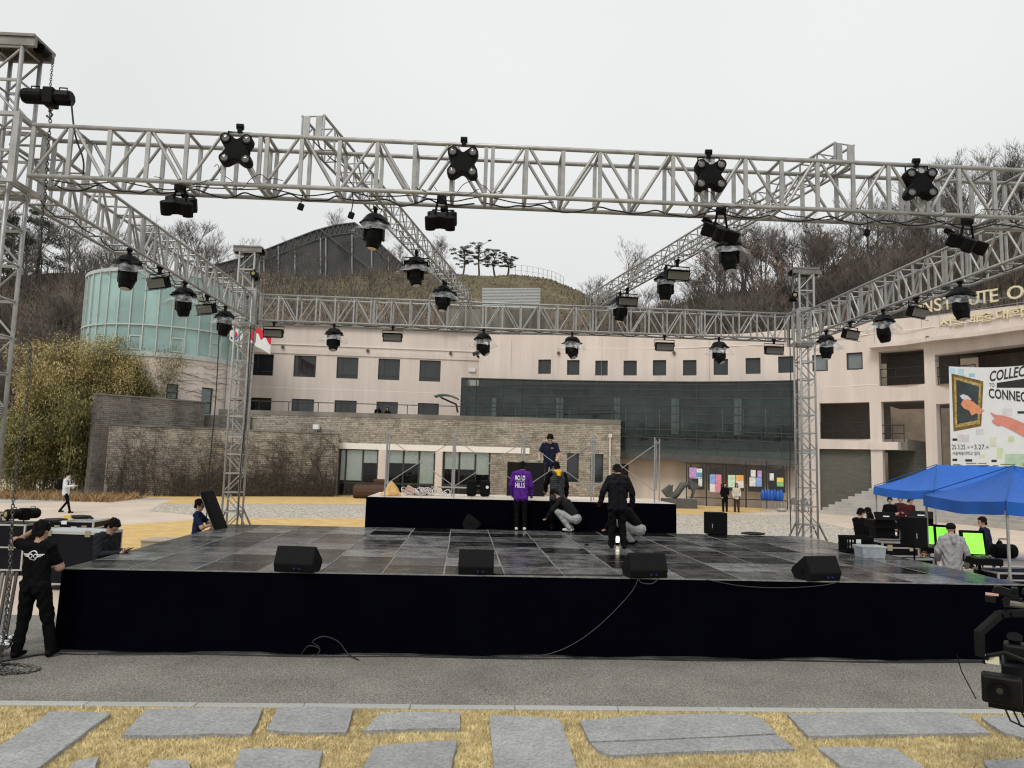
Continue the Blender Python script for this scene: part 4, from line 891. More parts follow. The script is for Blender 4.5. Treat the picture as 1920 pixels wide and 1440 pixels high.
# ------------------------------------------------------------------ truss rig
def truss_parts(t, Ln, w, h, bay=.5, sec=3., rc=.031, rb=.023, m=M_ALU, allf=False, plates=True):
    nb = max(1, round(Ln / bay)); b = Ln / nb
    ch = MB().tube((0, 0, 0), (Ln, 0, 0), rc, n=10).mesh('chord', m, True)
    for y in (0, 1):
        for z in (0, 1): obj('chord', ch, t, (0, (y - .5) * w, z * h))
    up = MB().box((0, 0, h / 2), (rb * 2.2, rb * 1.6, h - rc)).mesh('upright', m)
    dg = [MB().tube((.06, 0, rc), (b - .06, 0, h - rc), rb, n=6, caps=False).mesh('diagonal', m, True), MB().tube((.06, 0, h - rc), (b - .06, 0, rc), rb, n=6, caps=False).mesh('diagonal', m, True)]
    cb = MB().tube((0, -w / 2 + rc, 0), (0, w / 2 - rc, 0), rb, n=6, caps=False).mesh('cross_bar', m, True)
    dt = [MB().tube((.06, -w / 2 + rc, 0), (b - .06, w / 2 - rc, 0), rb * .9, n=6, caps=False).mesh('diagonal', m, True)] if allf else None
    pl = MB().box((0, 0, h / 2), (.02, .1, h - .02)).mesh('end_plate', m) if plates else None
    per = max(1, round(sec / b))
    for i in range(nb + 1):
        x = b * i; join = (i % per == 0) and 0 < i < nb
        for xx in ((x - .045, x + .045) if join else (min(max(x, rb), Ln - rb),)):
            for y in (-1, 1): obj('upright', up, t, (xx, y * w / 2, 0))
            for z in (0, h): obj('cross_bar', cb, t, (xx, 0, z))
        if join and plates:
            for y in (-1, 1): obj('end_plate', pl, t, (x, y * (w / 2 - .03), 0))
        if i < nb:
            for y in (-1, 1): obj('diagonal', dg[i % 2], t, (x, y * w / 2, 0))
            if allf:
                for z in (0, h): obj('diagonal', dt[0], t, (x, 0, z))
def truss(name, label, A, B, z0, w=.47, h=.69, **k):
    A, B = Vector(A), Vector(B); d = B - A; t = thing(name, label, 'truss', (A.x, A.y, z0), math.atan2(d.y, d.x), 'trusses of the stage rig'); truss_parts(t, d.length, w, h, plates=False, **k); return t
RA = R(2.5); RU = Vector((math.cos(RA), math.sin(RA))); RV = Vector((-math.sin(RA), math.cos(RA)))
FL = Vector((-6.88, 9.45)); RL = Vector((-7.17, 19.25)); FR = FL + RU * 15.45; RR = RL + RU * 15.22; TZ = 6.29; TW = .4
truss('front_truss', 'long aluminium truss across the front of the stage rig, carrying the four-eyed lamps', FL + RU * .46, FR - RU * .42, TZ)
truss('rear_truss', 'aluminium truss across the back of the stage rig in front of the building', RL + RU * .42, RR - RU * .42, TZ, rc=.027, rb=.017)
sd_ = (RL - FL).normalized(); truss('side_truss', 'aluminium truss along the left side of the stage rig', FL + sd_ * .42, RL - sd_ * .42, TZ, rc=.028, rb=.019)
se_ = (RR - FR).normalized(); truss('side_truss', 'aluminium truss along the right side of the stage rig', FR + se_ * .42, RR - se_ * .42, TZ, rc=.028, rb=.019)
M1 = (Vector((-2.8, 9.5)), Vector((-1.33, 19.75))); M2 = (Vector((4.62, 9.92)), Vector((2.12, 19.9)))
for lb, (a, b) in (('small truss resting on the rig, slanting back from the left half of the front truss', M1), ('small truss resting on the rig, slanting back from the right half of the front truss', M2)):
    t = truss('cross_truss', lb, a, b, 7.03, .31, .31, bay=.4, sec=2.4, rc=.02, rb=.012)
    for y in (-.09, .09): MB().box((.0, y, .155), (.02, .09, .3)).build('end_plate', M_ALU, t)
for lb, p, ztp, fr in (('front left tower of the stage rig at the picture edge', FL, 8.25, 1), ('rear left lattice tower of the stage rig', RL, 8.3, 0), ('rear right lattice tower of the stage rig', RR, 8.3, 0), ('front right tower of the stage rig beyond the picture edge', FR, 8.25, 1)):
    if p is FR: continue                                       # wholly outside the picture
    t = thing('rig_tower', lb, 'tower', (p.x, p.y, 0), RA, 'towers of the stage rig')
    body = obj('mast', None, t, (TW / 2, 0, .3), (0, -math.pi / 2, 0))
    truss_parts(body, ztp - .45, TW, TW, bay=.5, sec=3, rc=.028, rb=.016, allf=False)
    # sleeve round the mast at truss level
    mb = MB(); S_ = TW / 2 + .11
    for x in (-1, 1):
        for y in (-1, 1): mb.box((x * S_, y * S_, TZ + .345), (.07, .07, .95))
    for z in (TZ - .1, TZ + .8):
        for x in (-1, 1): mb.box((x * S_, 0, z), (.05, S_ * 2, .05)); mb.box((0, x * S_, z), (S_ * 2, .05, .05))
    mb.build('sleeve_block', M_ALU, t)
    mb = MB().box((0, 0, ztp - .02), (TW + .34, TW + .1, .04)); mb.box((0, TW / 2, ztp - .1), (TW + .34, .06, .12)); mb.box((0, -TW / 2, ztp - .1), (TW + .34, .06, .12)); mb.build('head_plate', M_ALUD, t)
    for x in (-1, 1): MB().tube((x * (TW / 2 + .13), -.06, ztp - .1), (x * (TW / 2 + .13), .06, ztp - .1), .08, n=12).build('pulley', M_BLK, t)
    MB().box((0, 0, .17), (TW + .16, TW + .16, .06)).build('base_plate', M_ALUD, t)
    OR = .3 if fr else .62
    for x in (-1, 1) if not fr else (-1,):
        for y in (-1, 1):
            mb = MB().tube((x * TW / 2, y * TW / 2, 1.35), (x * (TW / 2 + OR), y * (TW / 2 + .1), .06), .025, n=6); mb.box((x * (TW / 2 + OR), y * (TW / 2 + .1), .03), (.18, .18, .05)); mb.tube((x * TW / 2, y * TW / 2, .17), (x * (TW / 2 + OR - .02), y * (TW / 2 + .1), .12), .022, n=6)
            mb.build('outrigger', M_ALUD, t)
            MB().tube((x * TW / 2, y * TW / 2, .0), (x * TW / 2, y * TW / 2, .3), .03, n=8).build('screw_jack', M_ALUD, t)
# ------------------------------------------------------------------ chain hoists and chains
def hoist(label, loc, rz, big=1.):
    t = thing('chain_hoist', label, 'chain hoist', loc, rz, 'chain hoists on the rig towers'); s = big
    MB().lathe([(.09 * s, -.3 * s), (.1 * s, -.28 * s), (.1 * s, -.05 * s), (.085 * s, -.03 * s), (.085 * s, .0)], (0, 0, 0), 14, RY(math.pi / 2)).build('motor', M_BLK, t)
    MB().box((.05 * s, 0, -.01 * s), (.14 * s, .2 * s, .24 * s)).build('gearbox', M_BLK, t, bevel=.02)
    MB().lathe([(.095 * s, .12 * s), (.105 * s, .14 * s), (.105 * s, .3 * s), (.08 * s, .33 * s)], (0, 0, 0), 8, RY(math.pi / 2)).build('end_cover', M_BLK, t)
    for x in (-.16, .2): MB().path([(x * s - .05, 0, .09), (x * s - .05, 0, .14), (x * s + .05, 0, .14), (x * s + .05, 0, .09)], .01, 5).build('handle', M_BLK, t)
    MB().lathe([(.05 * s, -.306 * s), (.055 * s, -.3 * s)], (0, 0, 0), 12, RY(math.pi / 2)).build('badge', mat('yellow_badge', (.3, .25, .1), .5), t)
    mb = MB().path([(.05, 0, -.12), (.05, 0, -.2), (.09, 0, -.24), (.06, 0, -.29), (.02, 0, -.26)], .016, 6); mb.build('hook', M_CHAIN, t)
    return t
def chain(label, pts, r=.0055, ln=.042, name='chain'):
    mb = MB(); P_ = [Vector(p) for p in pts]; k = 0
    for a, b in zip(P_, P_[1:]):
        d = (b - a); n = max(1, int(d.length / (ln * .74))); e = d.normalized(); s1 = e.orthogonal().normalized(); s2 = e.cross(s1)
        for i in range(n):
            c = a + d * (i + .5) / n; x = s1 if k % 2 else s2; k += 1
            mb.path([c + e * (ln / 2) * math.cos(q) + x * (ln * .32) * math.sin(q) for q in [2 * math.pi * j / 7 for j in range(7)]], r, 4, closed=True)
    return tag(mb.build(name, M_CHAIN), label, 'chain')
CX_, CY_ = -6.2, 9.33
hp = D(88, 182, 9.33); hoist('black chain hoist hanging at the head of the front left tower', hp, R(4), 1.0)
chain('short load chain from the tower head down to the black hoist', [(hp.x + .03, hp.y, 7.98), (hp.x + .03, hp.y, hp.z + .1)])
rnd = random.Random(4); pts = [(hp.x + .07, hp.y, hp.z - .1)]
for i in range(14): z = (hp.z - .3) * (1 - (i + 1) / 14); pts.append((hp.x + .07 + .02 * math.sin(i * 1.3) + (CX_ - hp.x - .07) * (i + 1) / 14, hp.y + .02 * math.cos(i), max(z, .06)))
chain('long slack chain hanging from the hoist down to the asphalt', pts, .0075, .055)
pile = []
for i in range(150): a = rnd.uniform(0, 6.28); r_ = .42 * math.sqrt(rnd.random()); pile.append((CX_ - .05 + r_ * math.cos(a) * 1.2, CY_ + .05 + r_ * math.sin(a) * .6, .012 + .09 * (1 - r_ / .42) * rnd.random()))
pile.sort(key=lambda p: math.atan2(p[1] - CY_, p[0] - CX_) + rnd.uniform(-.5, .5))
chain('heap of slack chain lying on the asphalt at the left edge', pile, .0075, .055, 'chain_heap')
for px, py, Y, lb in ((478, 517, 19.1, 'dark chain hoist on the rear left tower'), (1487, 557, 19.6, 'dark chain hoist on the rear right tower')):
    q = D(px, py, Y); hoist(lb, q, R(100 if px < 900 else 80), .9); chain('load chain above the ' + lb[5:], [(q.x, q.y, 8.2), (q.x, q.y, q.z + .1)], .006, .05)
    chain('slack chain hanging below the ' + lb[5:], [(q.x + .1, q.y, q.z - .1), (q.x + .06, q.y, 1.2)] if px > 900 else [(q.x + .1, q.y, q.z - .1), (q.x - .05, q.y, .4)], .006, .05)
# ------------------------------------------------------------------ lamps
M_BAG = mat('black_rain_hood', (.006, .006, .007), .5, var=.3, vs=9, bump=.6, bs=12, spec=.12)
def crumple_cone(r0, r1, z0, z1, n, amp, seed):
    rnd = random.Random(seed); mb = MB(); k = 6; vs_ = []
    for i in range(k):
        f = i / (k - 1); r_ = r0 + (r1 - r0) * f ** .8; z = z0 + (z1 - z0) * f
        for j in range(n): a = 2 * math.pi * j / n; rr = r_ * (1 + rnd.uniform(-amp, amp) * f); vs_.append((rr * math.cos(a), rr * math.sin(a), z + rnd.uniform(-.02, .02) * f))
    return mb.add(vs_, [(i * n + j, i * n + (j + 1) % n, (i + 1) * n + (j + 1) % n, (i + 1) * n + j) for i in range(k - 1) for j in range(n)])
def moving_head(seed):
    t = thing('moving_head_light', '', 'stage light')
    mb = MB().box((0, 0, -.12), (.06, .05, .24)); mb.tube((0, -.05, -.01), (0, .05, -.01), .04, n=8); mb.build('clamp', M_BLK, t)
    MB().box((0, 0, -.3), (.34, .26, .14)).build('base', M_BLK, t, bevel=.015)
    crumple_cone(.15, .3, -.15, -.36, 13, .24, seed).build('rain_hood', M_BAG, t)
    crumple_cone(.17, .47, -.28, -.56, 24, .12, seed + 50).build('clear_cover', M_CLEAR, t, True)
    for x in (-1, 1): MB().box((x * .18, 0, -.52), (.05, .15, .34)).build('yoke_arm', M_BLK, t, bevel=.012)
    hd = obj('head', MB().lathe([(.06, .2), (.13, .17), (.15, .05), (.15, -.06), (.13, -.12), (.115, -.19), (.09, -.21)], (0, 0, 0), 14).mesh('head', M_BLK), t, (0, 0, -.62)); hd.scale = (1.12, 1.12, 1.12)
    MB().lathe([(.085, -.213), (.05, -.2)], (0, 0, 0), 14).build('lens', M_LENS, hd)
    return t
def flood():
    t = thing('flood_light', '', 'stage light')
    mb = MB().box((0, 0, -.05), (.05, .05, .14)); mb.tube((0, -.05, 0), (0, .05, 0), .04, n=8); mb.build('clamp', M_BLK, t)
    MB().path([(-.27, 0, -.3), (-.27, 0, -.12), (.27, 0, -.12), (.27, 0, -.3)], .012, 6).build('bracket', M_BLK, t)
    b_ = obj('housing', MB().box((0, 0, 0), (.5, .13, .22)).mesh('housing', M_BLK), t, (0, 0, -.3), (R(28), 0, 0)); bev(b_, .012)
    obj('diffuser', MB().box((0, -.068, 0), (.45, .01, .165)).mesh('diffuser', M_DIFF), b_)
    for z in (-1, 1): MB().box((0, -.1, z * .118), (.5, .09, .008)).build('barn_door', M_BLK, b_)
    return t
def four_eye():
    t = thing('four_eye_light', '', 'stage light'); out_ = []
    for i in range(40):
        a = 2 * math.pi * i / 40; r_ = .178 + .058 * math.cos(4 * (a - math.pi / 4)); out_.append((r_ * math.cos(a), r_ * math.sin(a)))
    M4 = Matrix(((1, 0, 0, 0), (0, 0, -1, 0), (0, 1, 0, 0), (0, 0, 0, 1)))
    body = MB().prism(out_, M4 @ Matrix.Translation((0, 0, -.05)), .15).build('body', M_BLK, t, bevel=.03)
    for x in (-1, 1):
        for z in (-1, 1):
            MB().lathe([(.042, 0), (.042, .01), (.036, .012), (.034, .004), (.012, .01)], (x * .12, -.099, z * .12), 16, RX(math.pi / 2)).build('lens', M_LENS, t)
            MB().lathe([(.06, 0), (.06, .014), (.043, .014), (.043, .0)], (x * .12, -.099, z * .12), 16, RX(math.pi / 2)).build('lens_ring', M_BLK, t)
    MB().path([(-.13, .02, -.02), (-.13, .04, .26), (.13, .04, .26), (.13, .02, -.02)], .012, 5).build('bracket', M_BLK, t)
    mb = MB().box((0, .04, .29), (.05, .05, .08)); mb.tube((-.04, .04, .33), (.04, .04, .33), .036, n=8); mb.build('clamp', M_BLK, t)
    return t
MH = [moving_head(i) for i in range(4)]; FLD = flood(); FE = four_eye(); used = set()
def place(proto, label, group, loc, rz=0, head=None, rx=0):
    o = proto if proto.name not in used else copy_tree(proto); used.add(proto.name)
    o.location = loc; o.rotation_euler = (rx, 0, rz); o.scale = (.84,) * 3 if 'moving' in o.name else ((1.12,) * 3 if 'four' in o.name else (1,) * 3); tag(o, label, 'stage light', group)
    if head is not None:
        for c in o.children:
            if c.name.startswith('head'): c.rotation_euler = head
            if c.name.startswith('housing'): c.rotation_euler = head
    return o
def along(a, b, z, px, off=0):
    lo, hi = 0., 1.; a, b = Vector(a), Vector(b); n = Vector((-(b - a).y, (b - a).x)).normalized() * off
    f = lambda u: proj((*(a.lerp(b, u) + n), z))[0]
    s_ = 1 if f(1) > f(0) else -1
    for _ in range(40):
        m_ = (lo + hi) / 2
        if (f(m_) - px) * s_ < 0: lo = m_
        else: hi = m_
    p = a.lerp(b, lo) + n; return Vector((p.x, p.y, z))
gM, gF, gE = 'moving head lights under rain covers', 'flood lights with grey panels', 'four-eyed lamps on the front truss'
ORD = ('nearest the camera', 'second from the camera', 'farthest from the camera')
for nm, a, b, z, mh, fl, rz, off in (('left side truss', FL, RL, TZ - .03, (243, 347, 423), (300, 389), R(-25), -.2), ('left slanting truss', M1[0], M1[1], 7.0, (704, 781, 832), (781, 836), R(8), 0), ('right slanting truss', M2[0], M2[1], 7.0, (1367, 1248, 1163), (1270, 1176), R(10), 0), ('right side truss', FR, RR, TZ - .03, (1800, 1656, 1549), (1718, 1594), R(30), .2)):
    for i, px in enumerate(mh): place(MH[(i + len(nm)) % 4], 'moving head in clear rain cover, %s on the %s' % (ORD[i], nm), gM, along(a, b, z, px, off), rz + random.uniform(-.3, .3), (random.uniform(-.25, .1), random.uniform(-.15, .15), 0))
    for i, px in enumerate(fl): place(FLD, 'grey-panelled flood light, %s of two on the %s' % (('nearer', 'farther')[i], nm), gF, along(a, b, z, px, off), rz, (R(20), 0, 0))
for i, px in enumerate((627, 907, 1073, 1348)): place(MH[i], 'moving head light aimed at the stage, %s from the left under the rear truss' % ('first', 'second', 'third', 'fourth')[i], gM, along(RL, RR, TZ - .03, px, -.2), random.uniform(-.3, .3), (R(-20), R((-4, -32, -22, -25)[i]), 0))
for i, px in enumerate((514, 737, 1246, 1451)): place(FLD, 'flat flood light, %s from the left under the rear truss' % ('first', 'second', 'third', 'fourth')[i], gF, along(RL, RR, TZ - .03, px, -.2), RA, (R(12), 0, 0))
for i, (px, py) in enumerate(((445, 285), (868, 309), (1330, 332), (1722, 348))):
    q = along(FL, FR, 6.66, px, -.3); q.z = D(px, py, q.y).z; place(FE, 'black four-eyed lamp facing the camera, %s from the left on the front truss' % ('first', 'second', 'third', 'fourth')[i], gE, q, RA + R((4, -2, -4, -8)[i]))
for i, (px, py) in enumerate(((335, 385), (827, 412), (1352, 436), (1815, 456))):
    q = along(FL, FR, 6.0, px, -.05); q.z = D(px, py, q.y).z + .02; place(FE, 'four-eyed lamp tipped face down, %s from the left below the front truss' % ('first', 'second', 'third', 'fourth')[i], gE, q, RA + math.pi + R((10, -3, 25, 20)[i]), rx=R(58))
    mb = MB()
    for x in (-.09, .09): mb.tube((q.x + x, q.y + .02, q.z + .05), (q.x + x * .5, q.y, TZ + .0), .016, n=6)
    mb.box((q.x, q.y, TZ - .01), (.12, .1, .1)); tag(mb.build('lamp_bracket', M_BLK), 'black hanger holding the face-down lamp, %s from the left' % ('first', 'second', 'third', 'fourth')[i], 'bracket', 'hangers of the face-down lamps')
# ------------------------------------------------------------------ cables on the trusses
M_CAB = mat('black_cable', (.012, .012, .012), .6, var=.1)
def cable(label, pts, r=.009, name='cable', m=M_CAB): 
    P_ = [Vector(p) for p in pts]; o_ = []
    for i in range(len(P_) - 1):
        a, b, c, d = P_[max(0, i - 1)], P_[i], P_[i + 1], P_[min(len(P_) - 1, i + 2)]
        for j in range(5): t_ = j / 5; o_.append(.5 * ((2 * b) + (c - a) * t_ + (2 * a - 5 * b + 4 * c - d) * t_ ** 2 + (3 * b - a - 3 * c + d) * t_ ** 3))
    return tag(MB().path(o_ + [P_[-1]], r, 5).build(name, m, smooth=True), label, 'cable')
rnd = random.Random(12)
def loom(label, a, b, z, n, sag, r, seed, off=0):
    rnd = random.Random(seed); a, b = Vector(a), Vector(b); pts = []; nn = Vector((-(b - a).y, (b - a).x)).normalized()
    for i in range(n * 5 + 1):
        f = i / (n * 5); u = (i % 5) / 5; p = a.lerp(b, f) + nn * (off + .05 * math.sin(i * .7 + seed)); pts.append((p.x, p.y, z - sag * math.sin(math.pi * u) * rnd.uniform(.7, 1.3) + rnd.uniform(-.006, .006)))
    return cable(label, pts, r)
loom('black power cable loosely looped along the left of the front truss bottom', FL + RU * .6, FL + RU * 6.3, TZ + .02, 9, .07, .011, 1, .1)
loom('second black cable along the bottom of the front truss, left half', FL + RU * .6, FL + RU * 7.4, TZ + .05, 7, .05, .009, 2, .0)
loom('black cable along the bottom of the front truss, right half', FL + RU * 6.4, FL + RU * 14.6, TZ + .02, 10, .07, .011, 3, .1)
loom('thin cable drooping along the far right of the front truss', FL + RU * 9.4, FL + RU * 14.8, TZ + .03, 5, .12, .008, 4, -.1)
loom('black cable along the bottom of the rear truss', RL + RU * .6, RR - RU * .6, TZ + .02, 18, .06, .013, 5, 0)
loom('black cable along the bottom of the left side truss', FL + sd_ * .8, RL - sd_ * .6, TZ + .02, 10, .08, .011, 6, 0)
loom('black cable along the bottom of the right side truss', FR + se_ * .8, RR - se_ * .6, TZ + .02, 10, .08, .011, 7, 0)
loom('black cable along the left slanting truss', M1[0], M1[1], 7.06, 10, .05, .009, 8); loom('black cable along the right slanting truss', M2[0], M2[1], 7.06, 10, .05, .009, 9)
rnd = random.Random(77)
for i, px in enumerate((335, 445, 827, 868, 1352, 1330, 1722, 1815)):
    q = along(FL, FR, 6.3, px, -.26); pts = []
    for k in range(13): f = k / 12; pts.append((q.x - .35 + .9 * f + .05 * rnd.uniform(-1, 1), q.y + .03 * rnd.uniform(-1, 1), TZ + .06 + (.22 * math.sin(f * 9 + i) * (1 - f) if i % 2 else -.1 * math.sin(math.pi * f)) + .02 * rnd.uniform(-1, 1)))
    cable('thin cable looping near the %s %s lamp of the front truss' % (('first', 'second', 'third', 'fourth')[(0, 0, 1, 1, 2, 2, 3, 3)[i]], ('face-down', 'camera-facing')[(0, 1, 0, 1, 0, 1, 1, 0)[i]]), pts, .005)
for px, py, lb in ((565, 388, 'left one of two loose connectors dangling under the front truss'), (660, 404, 'right one of two loose connectors dangling under the front truss'), (1625, 436, 'connector knot dangling under the right part of the front truss')):
    q = along(FL, FR, 6.2, px, -.1); z = D(px, py, q.y).z; t = thing('dangling_connector', lb, 'connector', (q.x, q.y, z))
    MB().path([(0, 0, .05), (.02, 0, .2), (.0, 0, TZ - z)], .008, 5).build('lead', M_CAB, t); MB().box((0, 0, 0), (.075, .05, .09), RY(.3)).build('plug', M_BLK, t, bevel=.01)
q = D(125, 200, 9.3); cable('hoist cable dropping from the motor to its plug on the front truss', [(hp.x + .33, hp.y, hp.z - .05), (hp.x + .42, hp.y, hp.z - .5), (hp.x + .56, hp.y, hp.z - .85), (hp.x + .58, hp.y, hp.z - 1.05)], .012)
for x, y0, y1, Y, lb in ((412, 600, 985, 18.8, 'black cable hanging down the rear left tower'), (470, 610, 975, 18.95, 'thin cable hanging right of the rear left tower'), (1480, 600, 1000, 19.4, 'dark cable hanging left of the rear right tower')):
    a = D(x, y0, Y); b = D(x - (.0735 * (y1 - y0) * .9 if x < 900 else -.008 * (y1 - y0)), y1, Y); cable(lb, [a, a.lerp(b, .4) + Vector((.03, 0, 0)), a.lerp(b, .75) + Vector((-.02, 0, 0)), b], .014)
# ------------------------------------------------------------------ people
SKIN = mat('skin', (.48, .3, .22), .55, var=.06, vs=8, spec=.35); M_HAIR = mat('black_hair', (.006, .0055, .005), .7, var=.4, vs=60, bump=.6, bs=90, spec=.12)
M_EYE = mat('dark_eye', (.02, .015, .012), .2); M_LIP = mat('lip', (.3, .12, .1), .5)
def cloth(name, c, rough=.85): return mat('cloth_' + name, c, rough, var=.07, vs=9, bump=.35, bs=22, spec=.06)
def capsule(mb, p0, p1, r0, r1, n=10):
    p0, p1 = Vector(p0), Vector(p1); d = p1 - p0; L_ = d.length; e = d.normalized() if L_ > 1e-6 else Vector((0, 0, 1)); pts = []; rs = []
    for a in (-80, -50, -20): pts.append(p0 + e * r0 * math.sin(R(a))); rs.append(r0 * math.cos(R(a)))
    for a in (20, 50, 80): pts.append(p1 + e * r1 * math.sin(R(a))); rs.append(r1 * math.cos(R(a)))
    mb.path(pts, rs, n)
STAND = dict(pel=(0, 0, .95), che=(0, .0, 1.27), nek=(0, -.01, 1.46), hed=(0, .025, 1.6), shL=(-.175, 0, 1.40), shR=(.175, 0, 1.40), elL=(-.235, -.02, 1.12), elR=(.235, -.02, 1.12), wrL=(-.245, .05, .88), wrR=(.245, .05, .88),
             hiL=(-.09, 0, .92), hiR=(.09, 0, .92), knL=(-.1, .03, .5), knR=(.1, .03, .5), anL=(-.1, 0, .08), anR=(.1, 0, .08), tL=(0, 1), tR=(0, 1), nod=0, yaw=0, curl=.7)
CROUCH = dict(pel=(0, -.12, .3), che=(0, .12, .62), nek=(0, .3, .76), hed=(0, .4, .86), shL=(-.17, .24, .72), shR=(.17, .24, .72), elL=(-.2, .42, .5), elR=(.2, .42, .5), wrL=(-.1, .55, .32), wrR=(.1, .55, .32),
              hiL=(-.09, -.12, .28), hiR=(.09, -.12, .28), knL=(-.15, .3, .46), knR=(.15, .3, .46), anL=(-.12, .02, .08), anR=(.12, .02, .08), nod=.5)
SIT = dict(pel=(0, 0, .52), che=(0, .06, .84), nek=(0, .07, 1.03), hed=(0, .11, 1.17), shL=(-.18, .06, .97), shR=(.18, .06, .97), elL=(-.24, .14, .72), elR=(.24, .14, .72), wrL=(-.16, .36, .72), wrR=(.16, .36, .72),
           hiL=(-.1, 0, .5), hiR=(.1, 0, .5), knL=(-.12, .42, .5), knR=(.12, .42, .5), anL=(-.12, .42, .08), anR=(.12, .42, .08), nod=.25)
def person(label, loc, rz, pose=None, base=STAND, h=1.72, top=None, bot=None, shoe=None, sleeve='long', hands=None, bulk=0., vox=.013, hair='short', hood=None, vest=None, mask=False, loose=.0, hair_m=None, beanie=None):
    J = dict(STAND); J.update(base); J.update(pose or {}); V = {k: (Vector(v) if len(v) == 3 else v) for k, v in J.items() if hasattr(v, '__len__')}
    t = thing('person', label, 'person', loc, rz); s = h / 1.72; t.scale = (s, s, s)
    top = top or M_BLKM; bot = bot or M_BLKM; shoe = shoe or M_BLK
    mats = [SKIN, top, bot, shoe, hands or SKIN, hood or top, vest or top, mat('face_mask', (.7, .7, .7), .8)]
    prims = []                                          # (p0, p1, r0, r1, material)
    def c(a, b, r0, r1, m): prims.append((Vector(a), Vector(b), r0, r1, m))
    hr = Matrix.Rotation(J['yaw'], 3, 'Z') @ Matrix.Rotation(-J['nod'], 3, 'X'); H = V['hed']; hp_ = lambda x, y, z: H + hr @ Vector((x, y, z))
    # head and neck
    c(V['nek'], hp_(0, -.015, -.05), .055, .052, 0); c(hp_(0, -.02, .035), hp_(0, .01, .035), .084, .08, 0); c(hp_(0, .03, -.02), hp_(0, .055, -.075), .062, .036, 0)
    c(hp_(0, .085, .01), hp_(0, .1, -.02), .012, .016, 0)
    for x in (-1, 1): c(hp_(x * .078, -.01, .02), hp_(x * .08, -.015, -.015), .014, .01, 0)
    if mask: c(hp_(-.03, .06, -.04), hp_(.03, .06, -.04), .045, .045, 7)
    # torso
    m = 6 if vest else 1; bk = bulk
    low = base is not STAND; pe = V['che'].lerp(V['pel'], .72) if low else V['pel']
    for x in (-1, 1):
        c(V['che'] + Vector((x * .075, 0, .02)), pe + Vector((x * .065, 0, .03)), .105 + bk, .098 + bk, m)
        if low: c(V['hi' + 'LR'[x > 0]] + Vector((0, 0, .03)), V['hi' + 'LR'[x > 0]].lerp(V['kn' + 'LR'[x > 0]], .2), .125, .11, 2)
    c(V['shL'] * .75 + V['shR'] * .25, V['shR'] * .75 + V['shL'] * .25, .082 + bk * .6, .082 + bk * .6, m)
    c(V['che'] + (V['nek'] - V['che']) * .35, V['nek'] - Vector((0, 0, .02)), .105 + bk, .062, m)
    hemz = (V['pel'] - V['che']).normalized(); hm = V['pel'] + hemz * (.06 + .05 * (bk > .012))
    for x in (-1, 1) if not low else (): c(V['pel'] + Vector((x * .065, 0, 0)), hm + Vector((x * .07, 0, 0)), .1 + bk, .1 + bk + loose * .3, m)
    if hood:
        up_ = (V['nek'] - V['che']).normalized()
        for k in range(7): a = math.pi * (k / 6) + math.pi; q = V['nek'] + Vector((.085 * math.cos(a), .035 + .085 * math.sin(a), .02)); c(q, q + Vector((0, -.02, -.03)), .042, .038, 5)
        c(V['nek'] + Vector((0, -.09, -.02)), V['nek'] + Vector((0, -.12, -.1)), .07, .045, 5)
    # arms
    for S_ in 'LR':
        sh, el, wr = V['sh' + S_], V['el' + S_], V['wr' + S_]; sl = {'long': (1, 1), 'short': (1, 0), 'none': (0, 0)}[sleeve]; ab = .6 * bk
        c(sh, el, .062 + ab, .05 + ab + (.012 if sleeve == 'short' else 0), 1)
        fm = 1 if sl[1] else 0
        c(el, wr, (.047 if fm else .041) + ab * fm, (.037 if fm else .028) + ab * fm, fm)
        f = (wr - el).normalized(); side = Vector((-1 if S_ == 'L' else 1, 0, 0)); side = (side - f * side.dot(f)); side = side.normalized() if side.length > .1 else Vector((0, 0, 1)); pn = f.cross(side)
        if pn.dot(Vector((0, 1, .2))) < 0: pn = -pn
        bend = V.get('pn' + S_, pn)
        wd = bend.cross(f).normalized()
        for k in (-1, 1): c(wr + f * .015 + wd * .018 * k, wr + f * .075 + wd * .022 * k, .019, .017, 4)
        cu = J['curl']
        for k in range(4):
            o = wd * (.033 - .022 * k); l_ = (.036, .041, .038, .03)[k]; p = wr + f * .08 + o; d1 = (f * math.cos(cu) + bend * math.sin(cu)); d2 = (f * math.cos(cu * 2) + bend * math.sin(cu * 2))
            c(p, p + d1 * l_, .0105, .0095, 4); c(p + d1 * l_, p + d1 * l_ + d2 * l_ * .9, .0095, .008, 4)
        tsg = 1 if S_ == 'L' else -1
        th = wr + f * .03 + wd * .03 * (-tsg if wd.dot(Vector((1, 0, 0))) * tsg > 0 else tsg); thd = (f * .6 + bend * .55 + (th - wr - f * .03).normalized() * .5).normalized(); c(th, th + thd * .04, .013, .011, 4); c(th + thd * .04, th + thd * .04 + (thd + bend * .3).normalized() * .028, .011, .009, 4)
    # legs
    for S_ in 'LR':
        hi, kn, an = V['hi' + S_], V['kn' + S_], V['an' + S_]
        c(hi, kn, .094 + loose, .066 + loose, 2); c(kn, an + Vector((0, 0, .02)), .06 + loose, .048 + loose * 1.2, 2)
        c(V['pel'], hi, .1 + loose * .5, .09 + loose, 2)
        d = Vector((*J['t' + S_], 0)).normalized(); b = Vector((an.x, an.y, an.z - .03)); c(b - d * .04, b + d * .13, .045, .034, 3); c(b, b + Vector((0, 0, .06)), .046, .05, 3)
    mb = MB()
    for p0, p1, r0, r1, mi in prims: capsule(mb, p0, p1, r0, r1)
    me = mb.mesh('tmp', SKIN); o = bpy.data.objects.new('tmp', me); COL.objects.link(o)
